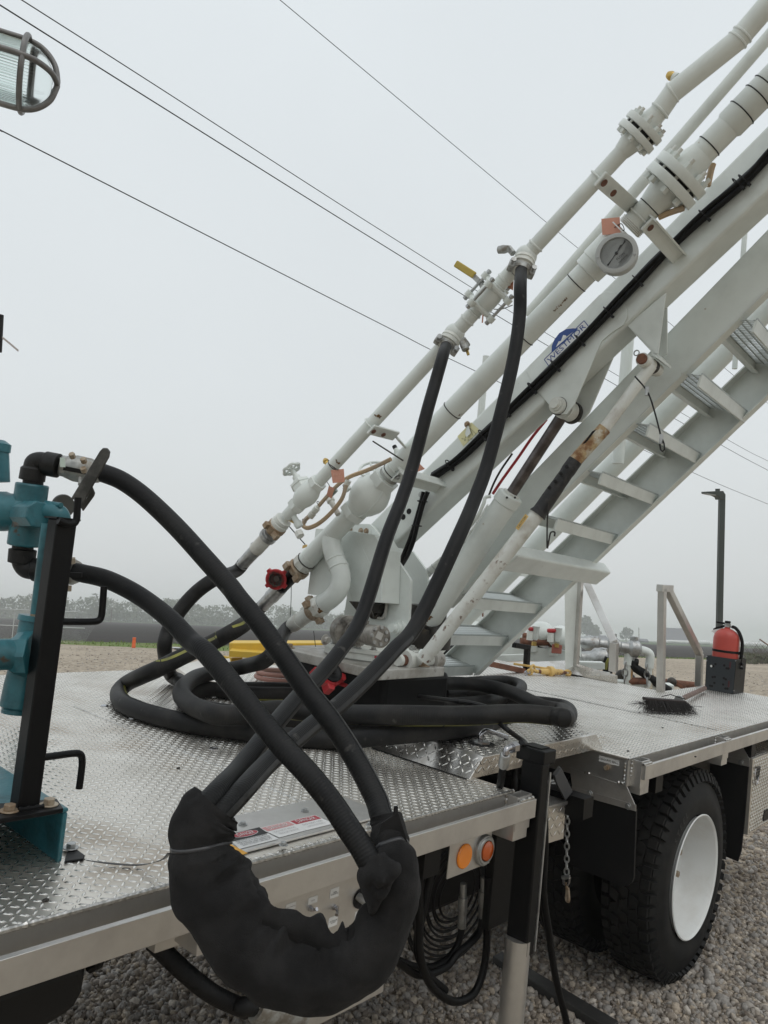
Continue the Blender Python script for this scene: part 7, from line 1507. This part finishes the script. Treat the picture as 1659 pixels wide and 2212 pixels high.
# ---------------------------------------------------------------- chain, hoses, plank and pebbles below the deck
ch = thing('safety_chain', 'galvanised chain with hook hanging beside the mud flap', 'chain', oXp(3.10,'y',920,1650))
chain('', [oXp(3.1,'y',925,720),oXp(3.1,'y',920,1000),oXp(3.1,'y',915,1500)], .0036, .0098, par=ch)
MB().tube([oXp(3.09,'y',q,w_) for q,w_ in ((880,1530),(885,1600),(915,1625),(940,1590),(945,1520))], .006, 8).build('shackle', chrome, ch); MB().cyl(oXp(3.09,'y',868,1535), oXp(3.09,'y',950,1530), .008, 10).build('shackle_pin', steel, ch)
MB().tube(spline([oXp(3.09,'i',*q) for q in ((1212,735),(1215,790),(1210,840),(1220,858),(1228,845),(1222,770)) ],4), .006, 8).build('hook', bronze, ch)
def low(lab, pts, r, m=black, name='hydraulic_hose'): return tag(MB().tube(spline(pts,7), r, 12).build(name, m), lab, 'hose', 'black hydraulic hoses below the deck')
Yl = lambda y,k,*q: [oY(y,k,*c) for c in q]
o = low('looped hydraulic hose with steel end fitting behind the sleeve', Yl(1.62,'i',(535,900),(525,1050),(480,1180),(380,1270),(250,1290),(100,1240)), .0125)
MB().lathe(oY(1.62,'i',540,740), oY(1.62,'i',532,930)-oY(1.62,'i',540,740), [(0,.012),(.05,.012),(.05,.017),(.09,.017),(.1,.015),(.16,.0155)], 12).build('end_fitting', steel, o)
o = low('hydraulic hose hanging in a deep loop from the right steel fitting', Yl(1.56,'i',(670,850),(665,950),(630,1080),(500,1200),(420,1290),(250,1340),(80,1230)), .0125)
MB().lathe(oY(1.56,'i',672,700), oY(1.56,'i',668,890)-oY(1.56,'i',672,700), [(0,.012),(.05,.012),(.05,.018),(.09,.018),(.1,.016),(.17,.0165)], 12).build('end_fitting', steel, o)
o = low('lowest hydraulic hose loop almost touching the gravel', Yl(1.52,'i',(250,650),(250,1000),(255,1200),(310,1380),(420,1490),(520,1510),(620,1440),(680,1250),(695,1000),(700,700)), .0135)
low('hydraulic hose beside the lowest loop', Yl(1.55,'i',(340,600),(280,900),(235,1150),(300,1330),(420,1440)), .0135)
low('straight hydraulic hose running down right of the outrigger to the ground', [oY(1.45,'i',1066,100),oY(1.45,'i',1072,500),oY(1.45,'i',1062,800),oY(1.45,'i',1095,1050),oY(1.45,'i',1140,1350),oY(1.45,'i',1215,1659),oY(1.45,'i',1260,1850)], .0135)
low('second hydraulic hose bending away behind the outrigger', [oY(1.52,'i',1015,760),oY(1.52,'i',1050,920),oY(1.52,'i',1100,1100),oY(1.5,'i',1130,1300),oY(1.5,'i',1190,1560),oY(1.5,'i',1230,1800)], .012)
# corrugated hose coil behind
cc2 = thing('coiled_hose', 'coil of thin black hose hanging in the dark behind the sleeve', 'hose', oY(1.75,'i',480,900)); c = oY(1.75,'i',500,800)
m = MB()
for i in range(11): r = .10+.017*i; m.ring(c+EY*(.012*(i%2)), V((.1,1,.05)), r*1.0, .0048, 44, 6)
m.build('turns', flapm, cc2)
low('thick black hose on the gravel passing below the deck edge', [oY(1.62,'c',1000,1120),oY(1.60,'c',1090,1210),oY(1.56,'c',1230,1340),oY(1.52,'c',1400,1470),oY(1.5,'c',1600,1560),oY(1.48,'g',420,1545),oY(1.466,'g',520,1548),oY(1.462,'g',640,1578)], .022, hosem, 'hose')
p, q = oY(1.468,'g',505,1530), oY(1.45,'g',800,1600); tag(MB().lathe(p, q-p, [(0,.034),(.01,.041),(.10,.043),(.11,.038),((q-p).length,.036)], 22).build('hose_coupling', castm), 'grey hose coupling almost hidden below the felt sleeve', 'coupling')
MB().span(1.02,1.10,1.46,2.2,-.17,-.121).build('support_channel', alu, truck, bev=.003)
# channel lying on the gravel
pl_ = [oG('i',*q,.02) for q in ((790,1190),(735,1230),(735,1280),(1480,1660),(1550,1645),(1120,1390))]
tag(MB().prism([oG('i',790,1182,.05),oG('i',728,1215,.05),oG('i',1490,1690,.05),oG('i',1555,1640,.05)], -GN*.045).build('steel_plank', mat('dark steel plank',(.035,.034,.033),.6,.2,(.06,.056,.052),12), bev=.004), 'dark steel plank lying on the gravel beside the outrigger', 'plank')
